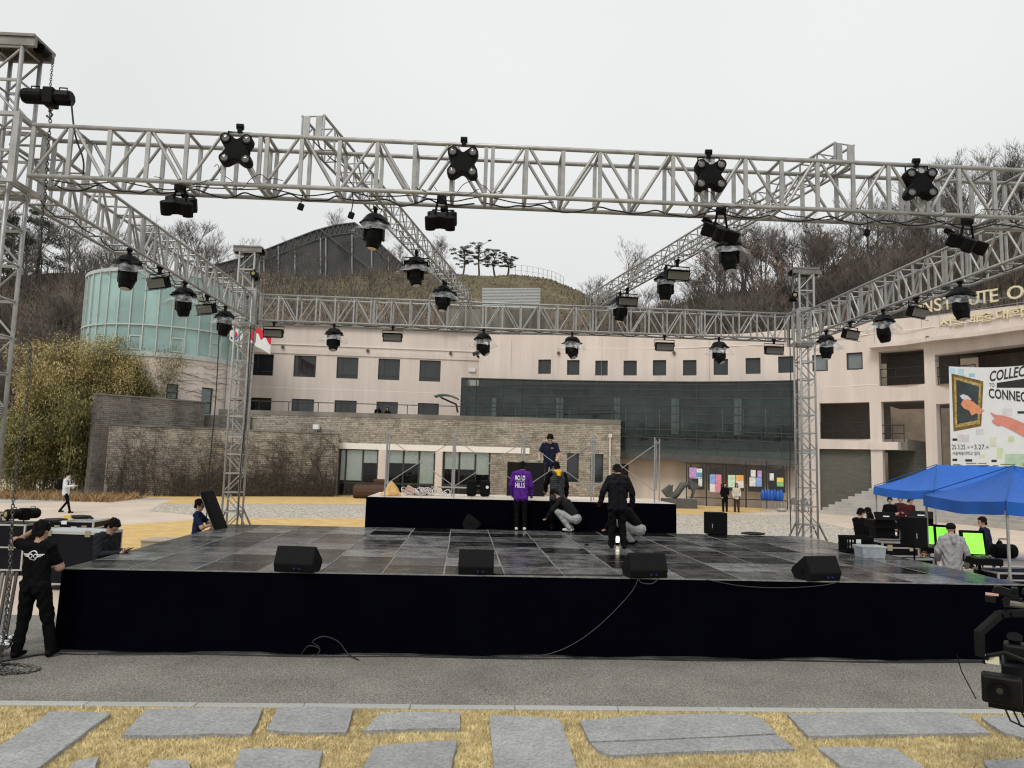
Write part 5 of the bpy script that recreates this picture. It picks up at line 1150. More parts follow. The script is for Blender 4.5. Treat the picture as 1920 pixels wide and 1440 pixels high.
    rm = o.modifiers.new('r', 'REMESH'); rm.mode = 'VOXEL'; rm.voxel_size = vox; sm = o.modifiers.new('s', 'SMOOTH'); sm.factor = .5; sm.iterations = 2 if vox < .016 else 1
    me2 = bpy.data.meshes.new_from_object(o.evaluated_get(bpy.context.evaluated_depsgraph_get())); bpy.data.objects.remove(o); bpy.data.meshes.remove(me)
    n = len(me2.polygons); ce = np.empty(n * 3); me2.polygons.foreach_get('center', ce); ce = ce.reshape(-1, 3); best = np.full(n, 1e9); idx = np.zeros(n, int)
    for p0, p1, r0, r1, mi in prims:
        a = np.array(p0); d = np.array(p1) - a; L2 = max(1e-9, d @ d); u = np.clip(((ce - a) @ d) / L2, 0, 1); ds = np.linalg.norm(ce - a - u[:, None] * d, axis=1) - (r0 + (r1 - r0) * u)
        m_ = ds < best; best[m_] = ds[m_]; idx[m_] = mi
    if sleeve == 'short':
        for S_ in 'LR':
            el = np.array(V['el' + S_]); sh = np.array(V['sh' + S_]); d = el - sh; u = ((ce - sh) @ d) / (d @ d); near = np.linalg.norm(ce - sh - np.clip(u, 0, 1)[:, None] * d, axis=1) < .085
            idx[(u > .82) & near & (idx == 1)] = 0
    me2.materials.clear()
    for x in mats: me2.materials.append(x)
    me2.polygons.foreach_set('material_index', idx.astype(np.int32)); me2.polygons.foreach_set('use_smooth', [True] * n); me2.name = 'body'
    if vox < .016:                                          # folds pressed into the clothes
        cl_ = np.zeros(len(me2.vertices), bool); lv_ = np.empty(len(me2.loops), np.int32); me2.loops.foreach_get('vertex_index', lv_); cl_[lv_[np.repeat(np.isin(idx, (1, 2, 5, 6)), [len(p.vertices) for p in me2.polygons])]] = True
        co_ = np.empty(len(me2.vertices) * 3); me2.vertices.foreach_get('co', co_); co_ = co_.reshape(-1, 3); no_ = np.empty(len(me2.vertices) * 3); me2.vertices.foreach_get('normal', no_); no_ = no_.reshape(-1, 3); ph_ = len(label)
        x_, y_, z_ = co_.T; w1 = np.sin(z_ * 34 + 6 * np.sin(x_ * 9 + ph_) + 5 * np.sin(y_ * 11 + ph_ * 2)); w2 = np.sin(z_ * 61 + 5 * np.sin(x_ * 17 - ph_) + 4 * np.cos(y_ * 19)); am = .5 + .5 * np.sin(z_ * 7 + x_ * 8 + ph_)
        co_[cl_] += (no_ * ((w1 * .0052 + w2 * .0026) * (.35 + am))[:, None])[cl_]; me2.vertices.foreach_set('co', co_.astype(np.float32).ravel()); me2.update()
    body = obj('body', me2, t)
    # hair
    hb = MB(); rnd = random.Random(hash(label) % 1000)
    if beanie is not None: hb.blob(hp_(0, -.015, .055), (.096, .108, .085), 14, hr)
    else:
        hb.blob(hp_(0, -.026, .055), (.09, .1, .086), 14, hr)
        for k in range(22): a = rnd.uniform(0, 6.28); b = rnd.uniform(.1, 1.1); q = (math.sin(b) * math.cos(a) * .085, math.sin(b) * math.sin(a) * .098 - .02, .05 + math.cos(b) * .082); hb.blob(hp_(*q), rnd.uniform(.018, .03), 7)
        for k in range(5): hb.blob(hp_(-.06 + .03 * k, -.075, -.015 - .012 * (k % 2)), (.03, .03, .06), 7, hr)
        for x in (-1, 1): hb.blob(hp_(x * .078, .0, .04), (.02, .045, .045), 7, hr); 
        for k in range(4): hb.blob(hp_(-.045 + .03 * k, .058, .085), (.022, .02, .028), 7, hr)
        if hair == 'long':
            for x in (-1, 0, 1): hb.blob(hp_(x * .06, -.06, -.1), (.045, .045, .15), 9, hr)
            for x in (-1, 1): hb.blob(hp_(x * .085, .02, -.06), (.022, .035, .14), 8, hr)
    hm_ = hb.mesh('hair', M_HAIR); o = bpy.data.objects.new('tmp', hm_); COL.objects.link(o); rm = o.modifiers.new('r', 'REMESH'); rm.mode = 'VOXEL'; rm.voxel_size = max(.011, vox * .9)
    hm2 = bpy.data.meshes.new_from_object(o.evaluated_get(bpy.context.evaluated_depsgraph_get())); bpy.data.objects.remove(o); hm2.materials.clear(); hm2.materials.append(beanie or hair_m or M_HAIR)
    hm2.polygons.foreach_set('use_smooth', [True] * len(hm2.polygons)); hobj = obj('beanie' if beanie else 'hair', hm2, t)
    if vox < .016 and not beanie:                           # loose locks breaking the outline
        sb = MB()
        for k in range(170):
            a = rnd.uniform(0, 6.28); b = rnd.uniform(.05, 1.45); sn = math.sin(b); q = Vector((sn * math.cos(a) * .094, sn * math.sin(a) * .104 - .026, .055 + math.cos(b) * .09))
            if q.y > .04 and q.z < .07: continue
            tn = Vector((math.cos(b) * math.cos(a), math.cos(b) * math.sin(a), -sn)) + Vector((rnd.uniform(-.5, .5), rnd.uniform(-.5, .5), 0)); nn = Vector((q.x, q.y + .026, q.z - .055)).normalized(); sd2 = nn.cross(tn).normalized() * .0055; e = q + tn.normalized() * rnd.uniform(.025, .05) + nn * rnd.uniform(.002, .016)
            sb.add([hp_(*(q - sd2)), hp_(*(q + sd2)), hp_(*e)], [(0, 1, 2)])
        sb.build('loose_locks', hair_m or M_HAIR, hobj)
    for x in (-1, 1): MB().blob(hp_(x * .03, .083, .012), (.012, .008, .006), 8, hr).build('eye', M_EYE, t); MB().blob(hp_(x * .031, .084, .032), (.018, .007, .004), 8, hr).build('eyebrow', M_HAIR, t)
    if not mask: MB().blob(hp_(0, .09, -.05), (.02, .007, .005), 8, hr).build('mouth', M_LIP, t)
    t['_b'] = body.name
    return t
def bodyof(t): b = bpy.data.objects[t['_b']]; return b
def decal(t, me, M, name, m, eps=.006):
    """flat artwork (XY mesh) projected along -Z of the frame M onto the body of person t (local space)"""
    b = bodyof(t); bv = BVHTree.FromPolygons([v.co for v in b.data.vertices], [tuple(p.vertices) for p in b.data.polygons])
    bm = bmesh.new(); bm.from_mesh(me); bmesh.ops.triangulate(bm, faces=bm.faces[:]); bmesh.ops.subdivide_edges(bm, edges=[e for e in bm.edges if e.calc_length() > .03], cuts=2)
    for v in bm.verts:
        p = M @ v.co; d = -(M.to_3x3() @ Vector((0, 0, 1))); h_ = bv.ray_cast(p, d); v.co = (h_[0] - d * eps) if h_[0] else p - d * -.3
    bm.to_mesh(me); bm.free(); me.materials.clear(); me.materials.append(m); return obj(name, me, t)
def scaled_text(s, w_, h_, bold=.02):
    me = text_mesh(s, 1, 0, bold); n = len(me.vertices); co = np.empty(n * 3); me.vertices.foreach_get('co', co); co = co.reshape(-1, 3); lo, hi = co.min(0), co.max(0)
    co[:, 0] = (co[:, 0] - (lo[0] + hi[0]) / 2) * w_ / (hi[0] - lo[0]); co[:, 1] = (co[:, 1] - (lo[1] + hi[1]) / 2) * h_ / (hi[1] - lo[1]); me.vertices.foreach_set('co', co.astype(np.float32).ravel()); return me
M_PRINT = mat('white_print', (.75, .75, .75), .7, var=.03); M_BLKC = cloth('black', (.006, .006, .007)); M_NAVY = cloth('navy', (.016, .018, .04)); M_DGREY = cloth('dark_grey', (.05, .05, .055)); M_GREY = cloth('heather_grey', (.38, .38, .39)); M_DENIM = cloth('denim', (.06, .09, .15)); M_MAROON = cloth('maroon', (.06, .015, .02)); M_PALEGREY = cloth('pale_grey_trousers', (.34, .34, .34))
M_WSHOE = mat('white_shoe', (.65, .64, .62), .6, var=.08)
def dk(px, py, z=DZ): return G(px, py, z)
# crew member at the left, seen from behind, hand to his head
p1 = person('crew member in black T-shirt with winged emblem on the back, hand raised to his head', (-6.22, 9.9, 0), R(-6), dict(elL=(-.38, .06, 1.45), wrL=(-.17, .1, 1.6), elR=(.21, .12, 1.15), wrR=(.03, .3, 1.12), anL=(-.17, .0, .08), knL=(-.14, .03, .5), anR=(.17, .16, .08), knR=(.13, .1, .5), nod=.12, curl=1.0, hed=(0, .03, 1.6)), h=1.77, top=M_BLKC, bot=M_BLKC, sleeve='short', loose=.018, bulk=.012, vox=.0105)
fb = frame((.01, -.5, 1.3), (1, 0, 0), (0, 0, 1)); mb = MB()
for x in (-1, 1):
    for k in range(20):
        a0, a1 = 2 * math.pi * k / 20, 2 * math.pi * (k + 1) / 20
        mb.add([(x * .028 + r_ * math.cos(a), r_ * math.sin(a), 0) for a, r_ in ((a0, .015), (a1, .015), (a1, .024), (a0, .024))], [(0, 1, 2, 3)])
    for i, (w0, w1) in enumerate(((.05, .115), (.05, .1), (.05, .085))): yy = .012 - .011 * i; mb.add([(x * w0, yy, 0), (x * w1, yy + .004, 0), (x * w1, yy + .011, 0), (x * w0, yy + .009, 0)], [(0, 1, 2, 3) if x > 0 else (3, 2, 1, 0)])
for k in range(14):
    a0, a1 = math.pi * (.08 + .84 * k / 14), math.pi * (.08 + .84 * (k + 1) / 14); mb.add([(r_ * math.cos(a), -.004 + r_ * math.sin(a), 0) for a, r_ in ((a0, .05), (a1, .05), (a1, .059), (a0, .059))], [(0, 1, 2, 3)])
for k in range(10):
    a0, a1 = math.pi * (1.25 + .5 * k / 10), math.pi * (1.25 + .5 * (k + 1) / 10); mb.add([(r_ * math.cos(a), .012 + r_ * math.sin(a), 0) for a, r_ in ((a0, .05), (a1, .05), (a1, .056), (a0, .056))], [(0, 1, 2, 3)])
me_ = mb.mesh('emblem', M_PRINT); me_.transform(Matrix.Scale(1.25, 4)); decal(p1, me_, fb, 'winged_emblem', M_PRINT)
# man looking at his phone beside the stage
p2 = person('man in dark sweatshirt looking down at the phone in his hands beside the stage', (-6.47, 11.95, 0), R(-97), dict(nod=.75, nek=(0, .05, 1.45), hed=(0, .12, 1.56), elL=(-.22, .08, 1.14), elR=(.22, .08, 1.14), wrL=(-.08, .33, 1.17), wrR=(.09, .31, 1.16), curl=1.1), h=1.68, top=cloth('charcoal', (.022, .024, .028)), bot=M_BLKC, bulk=.02, vox=.0105)
q = p2.matrix_basis @ Vector((0.0, .44, 1.21)); o = MB().box((0, 0, 0), (.075, .15, .009)).build('phone', M_BLK, bevel=.004); o.location = q; o.rotation_euler = (R(25), 0, R(-97)); tag(o, 'smartphone held by the man beside the stage', 'phone')
# man in blue T-shirt lifting a panel onto the stage
p3 = person('man in navy T-shirt lifting a black panel at the left rear corner of the stage', (-6.85, 16.35, 0), R(-80), dict(elL=(-.2, .2, 1.2), wrL=(-.1, .42, 1.3), elR=(.22, .16, 1.14), wrR=(.14, .4, 1.22), nod=.2, che=(0, .03, 1.27), curl=.9), top=cloth('blue_tee', (.015, .022, .06)), bot=M_DGREY, sleeve='short', hands=cloth('grey_glove', (.25, .26, .28)), vox=.013)
a, b = D(388, 922, 16.3), D(415, 992, 16.3); mid = (a + b) / 2; d = (b - a).normalized()
t = thing('led_screen', 'black flat panel tilted against the left rear corner of the stage', 'panel', mid); ang = math.atan2(d.x, -d.z)
MB().box((0, 0, 0), (.09, .55, (b - a).length), RY(-ang)).build('cabinet', M_BLKM, t, bevel=.01); MB().box(RY(-ang) @ Vector((-.055, 0, 0)), (.02, .5, (b - a).length * .94), RY(-ang)).build('frame', M_ALUD, t)
# walker with backpack
wl = G(120, 962); p4 = person('person in white jacket walking with a black backpack by the stone walls', wl, R(-82), dict(anL=(-.09, -.2, .1), knL=(-.1, .06, .5), anR=(.09, .26, .08), knR=(.1, .16, .5), elL=(-.23, .05, 1.14), wrL=(-.12, .3, 1.16), elR=(.23, .08, 1.12), wrR=(.12, .33, 1.18), nod=.3), h=1.68, top=cloth('white_jacket', (.62, .66, .68)), bot=M_BLKC, bulk=.025, vox=.018, mask=True)
t = thing('backpack', 'black backpack on the back of the walker in white', 'backpack', p4.matrix_basis @ Vector((0, -.2, 1.22)), R(-82)); MB().box((0, -.06, 0), (.3, .2, .44)).build('bag', M_BLKM, t, bevel=.05); MB().box((0, -.18, -.08), (.24, .08, .22)).build('pocket', M_BLKM, t, bevel=.02)
for x in (-1, 1): MB().path([(x * .09, .03, .2), (x * .11, .2, .25), (x * .12, .33, .12), (x * .12, .3, -.1), (x * .12, .08, -.18)], .018, 5).build('strap', M_BLKM, t)
# two women by the notice boards
for px, lb, tp, bt, hr_, dx in ((1359, 'woman in black outfit standing in front of the notice boards', M_BLKC, M_BLKC, 'long', 0), (1381, 'woman in cream top and brown trousers in front of the notice boards', cloth('cream', (.55, .5, .42)), cloth('brown', (.06, .035, .028)), 'long', 0)):
    person(lb, Vector((D(px, 930, 42.2).x, 42.2, zg(42.2))), R(178), dict(wrL=(-.17, .14, 1.0), elL=(-.24, -.03, 1.16), wrR=(.2, .13, .9), anL=(-.1, .05, .08)), h=1.63, top=tp, bot=bt, hair=hr_, bulk=.015, loose=.02, vox=.02)
# purple hoodie
p6 = person('person in purple hoodie with white lettering on the back, standing on stage', dk(975, 995), R(-4), dict(nod=.45, nek=(0, .02, 1.45), hed=(.02, .07, 1.57), elL=(-.25, .0, 1.13), elR=(.25, .02, 1.12), wrL=(-.22, .12, .9), wrR=(.26, .1, .9), anL=(-.09, 0, .08), anR=(.11, .02, .08)), h=1.64, top=cloth('purple', (.11, .025, .26)), bot=M_BLKC, shoe=M_WSHOE, hood=cloth('purple', (.11, .025, .26)), bulk=.03, loose=.012, vox=.012)
for s_, z in (('ROAD', 1.31), ('HILLS', 1.13)): decal(p6, scaled_text(s_, .25 if z > 1.2 else .245, .125, .03), frame((-.02, -.6, z), (1, 0, 0), (0, 0, 1)), 'lettering', M_PRINT, .008)
mb = MB().add([(-.115, -.004, 0), (.115, -.004, 0), (.115, .004, 0), (-.115, .004, 0)], [(0, 1, 2, 3)]); decal(p6, mb.mesh('lettering', M_PRINT), frame((-.02, -.6, 1.22), (1, 0, 0), (0, 0, 1)), 'lettering_rule', M_PRINT, .008)
# vest with yellow hood
M_VEST = cloth('puffer_vest', (.05, .052, .056), .6)
p7 = person('man in grey puffer vest with a bright yellow hood, standing on stage', dk(1043, 995), R(14), dict(nod=.4, hed=(-.02, .06, 1.58), elL=(-.27, .1, 1.14), wrL=(-.22, .26, .98), elR=(.25, -.02, 1.12), wrR=(.27, .06, .88), anL=(-.12, .04, .08), anR=(.13, -.02, .08)), h=1.66, top=M_BLKC, bot=M_BLKC, hood=cloth('yellow', (.75, .42, .03)), vest=M_VEST, bulk=.03, loose=.02, vox=.012)
b = bodyof(p7); bv = BVHTree.FromPolygons([v.co for v in b.data.vertices], [tuple(q.vertices) for q in b.data.polygons])
for i in range(9):                                   # quilting tubes on the back of the vest
    z = .96 + .05 * i; pts = []
    for j in range(13):
        x = -.16 + .32 * j / 12; h_ = bv.ray_cast(Vector((x, -.6, z)), Vector((0, 1, 0)))
        if h_[0] and h_[0].y < .02: pts.append(h_[0] + Vector((0, .012, 0)))
    if len(pts) > 4: MB().path(pts, [.006] + [.021] * (len(pts) - 2) + [.006], 6).build('quilting', M_VEST, p7, True)
# crouching man in pale trousers
person('man crouching in pale grey trousers beside the riser, facing left', dk(1070, 997), R(75), dict(nod=.9), CROUCH, 1.74, cloth('black_jacket', (.016, .016, .018)), M_PALEGREY, M_WSHOE, bulk=.025, loose=.015, vox=.013)
# black jacket with red gloves
p9 = person('man in black jacket with red gloves seen from behind on stage', dk(1157, 1028), R(3), dict(nod=.75, nek=(0, .04, 1.46), hed=(0, .09, 1.56), elL=(-.3, .0, 1.15), wrL=(-.34, .08, .92), elR=(.3, .0, 1.15), wrR=(.33, .09, .92), anL=(-.12, -.02, .08), anR=(.13, -.06, .08)), h=1.64, top=cloth('black_shell', (.011, .011, .014), .6), bot=M_BLKC, hood=cloth('black_shell', (.011, .011, .014), .6), hands=cloth('red_glove', (.2, .015, .02)), bulk=.04, loose=.022, vox=.012)
person('man in dark top and pale trousers crouching behind the man with red gloves', dk(1188, 1021), R(70), dict(nod=.8), CROUCH, 1.7, M_BLKC, M_PALEGREY, M_BLK, bulk=.02, loose=.012, vox=.014)
# man on the riser holding a black panel
rp = G(1030, 931, RZ0); rp = Vector((rp.x, rp.y + .35, RZ0))
p11 = person('man in navy T-shirt standing on the riser holding a black panel', rp, R(172), dict(nod=.75, nek=(0, .04, 1.45), hed=(-.02, .1, 1.56), elL=(-.27, .04, 1.14), wrL=(-.2, .2, .95), elR=(.28, .04, 1.14), wrR=(.26, .26, .98), anL=(-.12, 0, .08), anR=(.12, 0, .08)), h=1.74, top=M_NAVY, bot=M_NAVY, sleeve='short', hands=cloth('grey_glove', (.25, .26, .28)), vox=.012, bulk=.012)
decal(p11, scaled_text('~~~', .09, .014), frame((-.08, .6, 1.32), (-1, 0, 0), (0, 0, 1)), 'chest_print', M_PRINT)
a, b = D(952, 866, rp.y - .45), D(1020, 938, rp.y - .45); t = thing('led_screen', 'black square panel standing upright on the front edge of the riser', 'panel', ((a.x + b.x) / 2, rp.y - .45, b.z), SA)
MB().box((0, 0, (a.z - b.z) / 2), (b.x - a.x, .08, a.z - b.z)).build('cabinet', mat('panel_face', (.012, .012, .012), .6, var=.1, spec=.12), t, bevel=.008)
for x in (-1, 1): MB().box((x * (b.x - a.x) * .5, .05, (a.z - b.z) * .5), (.03, .06, (a.z - b.z) * .98)).build('side_rail', M_ALUD, t)
# people working at the right of the stage
def at_head(px, py, top): d = ray(px, py); tt = (top - CAM_H) / d.z; return Vector((d.x * tt, d.y * tt, 0))
q = at_head(1613, 955, 1.69); person('person in black with face mask, left one of the pair behind the black crate', q, R(-60), dict(nod=.4, elL=(-.22, .1, 1.13), wrL=(-.12, .32, 1.1), wrR=(.14, .3, 1.1)), h=1.7, top=M_BLKC, mask=True, vox=.014, bulk=.02)
q = at_head(1632, 955, 1.69); person('person in black with face mask, right one of the pair behind the black crate', q + Vector((.1, .3, 0)), R(60), dict(nod=.4, wrL=(-.12, .32, 1.1), wrR=(.14, .3, 1.1)), h=1.7, top=M_BLKC, mask=True, vox=.014, bulk=.02, hair='long')
q = at_head(1664, 966, 1.22); person('person in black sitting bent over behind the flight cases', q, R(170), dict(nod=.9, hed=(0, .2, 1.1)), SIT, 1.72, M_BLKC, vox=.015, bulk=.04)
for px, py, lb, m_, rz, Y in ((1668, 930, 'person in black T-shirt standing at the steps under the blue tent', M_BLKC, 160, 28), (1688, 931, 'person in maroon sweater, middle of the three at the steps', M_MAROON, 150, 29), (1706, 931, 'person in maroon sweater, rightmost of the three at the steps', M_MAROON, 200, 28)):
    p = D(px, py, Y); person(lb, (p.x, Y, zg(Y)), R(rz), dict(wrL=(-.1, .28, 1.1), wrR=(.1, .28, 1.1), nod=.3), h=1.72, top=m_, bot=M_BLKC, sleeve='short' if m_ is M_BLKC else 'long', vox=.018)
q = at_head(1783, 982, 1.72); p15 = person('man in grey hoodie and jeans with a black beanie seen from behind', q, R(-12), dict(nod=.15, elL=(-.27, .02, 1.14), wrL=(-.2, .2, .98), elR=(.28, -.02, 1.13), wrR=(.3, .08, .9)), h=1.72, top=M_GREY, bot=M_DENIM, hood=M_GREY, bulk=.032, vox=.012, beanie=cloth('black_knit', (.012, .012, .013)))
q = at_head(1850, 974, 1.5); person('man in navy sweater sitting at the console, facing left', q + Vector((0, 0, .12)), R(75), dict(nod=.15), SIT, 1.9, M_NAVY, vox=.013, bulk=.02)
q = at_head(1733, 1028, .98); person('person with reddish brown hair crouching at the edge of the stage', q, R(150), dict(nod=.4), CROUCH, 1.75, cloth('grey_jacket', (.08, .085, .09)), M_BLKC, bulk=.02, vox=.014, hair_m=mat('red_hair', (.16, .055, .02), .6, var=.4, vs=40, bump=.4, bs=80))
# faces behind the upper windows
for px, py, lb in ((709, 760, 'left of two people standing on the annex terrace'), (727, 764, 'right of two people standing on the annex terrace')):
    p = D(px, py, 49.2); person(lb, (p.x, 49.2, p.z - 1.72), R(170), dict(wrL=(-.1, .28, 1.2), nod=.2), top=M_BLKC, vox=.024, hair='long')
# ------------------------------------------------------------------ tents
M_TENT = mat('blue_tent_cloth', (.008, .105, .46), .55, var=.1, vs=1.5, bump=.25, bs=5, spec=.35)
def tent(label, A, B, C, Dd, hz0, hz1, peaks, pz, poles):
    """A,B,C,Dd: hem corners in plan (counter clockwise from back left); one or two peaks"""
    c0 = sum((Vector(p) for p in (A, B, C, Dd)), Vector((0, 0))) / 4; t = thing('tent', label, 'tent', (c0.x, c0.y, 0)); rel = lambda p, z: Vector((p[0] - c0.x, p[1] - c0.y, z))
    cs_ = [Vector(A), Vector(B), Vector(C), Vector(Dd)]; pk = [Vector(p) for p in peaks]
    if len(pk) == 1: fac = [(cs_[i], cs_[(i + 1) % 4], pk[0], pk[0]) for i in range(4)]
    else: fac = [(cs_[0], cs_[1], pk[0], pk[0]), (cs_[1], cs_[2], pk[1], pk[0]), (cs_[2], cs_[3], pk[1], pk[1]), (cs_[3], cs_[0], pk[0], pk[1])]
    rnd = random.Random(int(pz * 1000)); nU, nV = 28, 14
    for a, b, q1, q0 in fac:
        mb = MB(); vs_ = []; ph = rnd.uniform(0, 6); ln = (b - a).length
        for i in range(nU + 1):
            u = i / nU
            for j in range(nV + 1):
                v = j / nV; lo = a.lerp(b, u); hi = q0.lerp(q1, u); p = lo.lerp(hi, v); e = math.sin(math.pi * u)
                z = hz1 + (pz - hz1) * (v * .82 + .18 * v * v) - .07 * e * (1 - v) - .05 * math.sin(math.pi * v) * (1 if len(pk) == 1 else .6)
                z += .008 * (1 - v) * e * math.sin(u * 13 + ph + v * 5) + .014 * math.sin(u * 31 + v * 9 + ph) * e * v
                vs_.append(rel(p, z))
        k = nV + 1; mb.add(vs_, [(i * k + j, (i + 1) * k + j, (i + 1) * k + j + 1, i * k + j + 1) for i in range(nU) for j in range(nV)]); mb.build('roof_panel', M_TENT, t, True)
        mb = MB(); vs_ = []; n_ = Vector(((b - a).y, -(b - a).x)).normalized() * (-1 if True else 1); out = (lo_ := (a + b) / 2 - c0).normalized()
        for i in range(nU + 1):
            u = i / nU; e = math.sin(math.pi * u); p = a.lerp(b, u)
            for j in range(4): f = j / 3; vs_.append(rel(p + out * (.012 + .018 * math.sin(u * 15 + ph) * f + .01 * f), hz1 - .07 * e + .008 * e * math.sin(u * 13 + ph) - (hz1 - hz0) * f))
        mb.add(vs_, [(i * 4 + j, i * 4 + j + 1, (i + 1) * 4 + j + 1, (i + 1) * 4 + j) for i in range(nU) for j in range(3)]); mb.build('valance', M_TENT, t, True)
        q = a.lerp(b, .5); seam = MB(); seam.path([rel(q0.lerp(a, s_ / 6), pz + (hz1 - pz) * (s_ / 6)) + Vector((0, 0, .02)) for s_ in range(7)], .012, 5); seam.build('seam', mat('blue_seam', (.006, .08, .32), .6), t)
    for i in poles:
        p = cs_[i]; pin = p + (c0 - p).normalized() * .06; mb = MB().box(rel(pin, hz1 / 2), (.04, .04, hz1)); mb.build('pole', M_ALU, t); MB().box(rel(pin, .01), (.12, .12, .02)).build('foot', M_ALUD, t)
    return t
tent('blue pop-up tent farther back, in front of the gateway steps', (12.23, 24.7), (12.5, 21.7), (18.6, 21.3), (18.4, 24.4), 2.0, 2.26, ((13.5, 23.2), (17, 22.9)), 3.02, (0, 1))
tent('blue pop-up tent nearest the stage at the right edge', (9.72, 17.3), (9.6, 14.25), (12.2, 14.1), (12.35, 17.2), 1.98, 2.24, ((10.8, 15.75),), 2.93, (0, 1, 2, 3))
# ------------------------------------------------------------------ cases and boxes
M_FC = mat('flight_case_ply', (.007, .007, .01), .5, var=.15, vs=3, spec=.12); M_EDGEA = mat('alu_extrusion', (.55, .55, .54), .35, metal=.6, var=.1)
def flight_case(label, loc, size, rz=0, casters=True, lid=.75, top_m=None, group=None):
    t = thing('flight_case', label, 'flight case', loc, rz, group); w_, d, h = size; z0 = .12 if casters else 0
    MB().box((0, 0, z0 + h / 2), (w_ - .01, d - .01, h - .01)).build('body', M_FC, t)
    if top_m: MB().box((0, 0, z0 + h + .002), (w_ - .03, d - .03, .006)).build('top_sheet', top_m, t)
    mb = MB(); e = .035
    for x in (-1, 1):
        for y in (-1, 1): mb.box((x * (w_ / 2 - e / 2 + .004), y * (d / 2 - e / 2 + .004), z0 + h / 2), (e, e, h + .006))
    for z in (z0 + .012, z0 + h - .012):
        for x in (-1, 1): mb.box((x * (w_ / 2 - e / 2 + .006), 0, z), (e, d - .05, e)); mb.box((0, x * (d / 2 - e / 2 + .006), z), (w_ - .05, e, e))
    zl = z0 + h * lid
    for x in (-1, 1): mb.box((0, x * (d / 2 + .003), zl), (w_ - .06, .012, .03)); mb.box((x * (w_ / 2 + .003), 0, zl), (.012, d - .06, .03))
    mb.build('edging', M_EDGEA, t)
    for x in (-.3, .3):
        for y in (-1, 1): MB().box((x * w_, y * (d / 2 + .008), zl), (.11, .02, .12)).build('latch', M_CHROME, t)
    for y in (-.25, .25):
        for x in (-1, 1): MB().box((x * (w_ / 2 + .008), y * d, z0 + h * .45), (.02, .14, .1)).build('handle', M_CHROME, t)
    if casters:
        for x in (-1, 1):
            for y in (-1, 1): MB().tube((x * (w_ / 2 - .12) - .02, y * (d / 2 - .12), .05), (x * (w_ / 2 - .12) + .02, y * (d / 2 - .12), .05), .05, n=12).build('caster', M_BLK, t)
    return t
flight_case('big black flight case at the left edge behind the hanging chain', (-11.15, 16.55, 0), (1.25, .85, .98), R(4), lid=.5)
flight_case('wide black flight case with grey lid behind the man with the phone', (-8.62, 15.0, 0), (1.3, .75, 1.02), R(-2), top_m=M_STEEL, lid=.97)
flight_case('grey-labelled flight case behind the head of the crew member', (-9.75, 16.9, 0), (.95, .8, 1.06), R(6), top_m=M_STEEL, lid=.85)
q = D(120, 980, 16.4); MB().box((0, 0, 0), (.12, .004, .07)).build('case_label', M_PRINT, loc=q)
tag(bpy.data.objects['case_label'], 'white paper label stuck on the grey-lidded flight case', 'label')
flight_case('small black case on top of the big flight case', (-11.4, 16.5, 1.1), (.5, .5, .22), R(2), False, .6)
hoist('spare black chain hoist standing on the big flight case', Vector((-10.72, 16.35, 1.32)), R(60), 1.1)
def coil(label, loc, r0, n, r=.012, m=M_CAB, flat=.5, seed=1, name='cable_coil'):
    rnd = random.Random(seed); pts = []
    for i in range(n * 14):
        a = i / 14 * 6.283; rr = r0 * (1 + .12 * math.sin(i * .37 + seed)); pts.append((rr * math.cos(a) + rnd.uniform(-.01, .01), rr * math.sin(a) * .8, r + (i / (n * 14)) * n * r * flat + rnd.uniform(0, .008)))
    o = tag(MB().path(pts, r, 5).build(name, m, smooth=True), label, 'cable'); o.location = loc; return o
coil('black cable coil lying on the flight case beside the spare hoist', (-10.1, 16.6, 1.12), .22, 5, .022); coil('second black cable coil with yellow tag on the flight case', (-9.6, 16.7, 1.2), .2, 4, .024)
MB().box((0, 0, 0), (.16, .02, .06)).build('cable_tag', mat('yellow_tag', (.7, .5, .05), .6), loc=(-9.75, 16.42, 1.27)); tag(bpy.data.objects['cable_tag'], 'small yellow tag on the cable coil', 'tag')
flight_case('upper black flight case stacked at the right of the stage', (8.15, 15.75, 1.0), (.8, .6, .3), R(4), False, .6)
flight_case('lower black flight case under the stack at the right of the stage', (8.3, 15.7, 0), (1.0, .7, .86), R(4), True, .7)
flight_case('long black flight case beside the grey-hooded man, under a console', (10.15, 15.0, 0), (1.1, .7, .72), R(4), True, .8)
flight_case('white-edged flight case at the right edge of the picture', (10.15, 13.3, 0), (.9, .6, .66), R(4), True, .9, M_WHITE)
s_ = thing('crate', 'black slatted plastic crate on the right edge of the stage', 'crate', G(1612, 1038, DZ) + Vector((0, .15, 0)), SA)
MB().box((0, 0, .012), (.54, .36, .02)).build('bottom', M_BLK, s_)
for x, y, w_, d in ((0, -.18, .54, .014), (0, .18, .54, .014), (-.27, 0, .014, .35), (.27, 0, .014, .35)):
    mb = MB(); [mb.box((x, y, z), (w_, d, hh)) for z, hh in ((.04, .05), (.17, .03), (.3, .06))]
    for k in range(9): u = (k + .5) / 9 - .5; mb.box((x + (u * w_ if w_ > .1 else 0), y + (u * d if d > .1 else 0), .17), (.016 if w_ > .1 else d_ if False else .016, .016, .28))
    mb.build('side', M_BLK, s_)
MB().box((-.05, -.19, .24), (.1, .004, .08)).build('label', M_PRINT, s_)
M_TUB = mat('milky_plastic', (.6, .66, .72), .25, var=.15, vs=6, alpha=.55)
s_ = thing('storage_tub', 'clear plastic tub of small parts standing on the stage', 'tub', G(1636, 1046, DZ) + Vector((0, .1, 0)), SA)
mb = MB(); mb.box((0, 0, .1), (.42, .3, .2), taper=1.1); mb.build('tub', M_TUB, s_); MB().box((0, 0, .21), (.49, .35, .02)).build('lid', mat('clear_lid', (.75, .78, .8), .2, alpha=.6), s_)
rnd = random.Random(9)
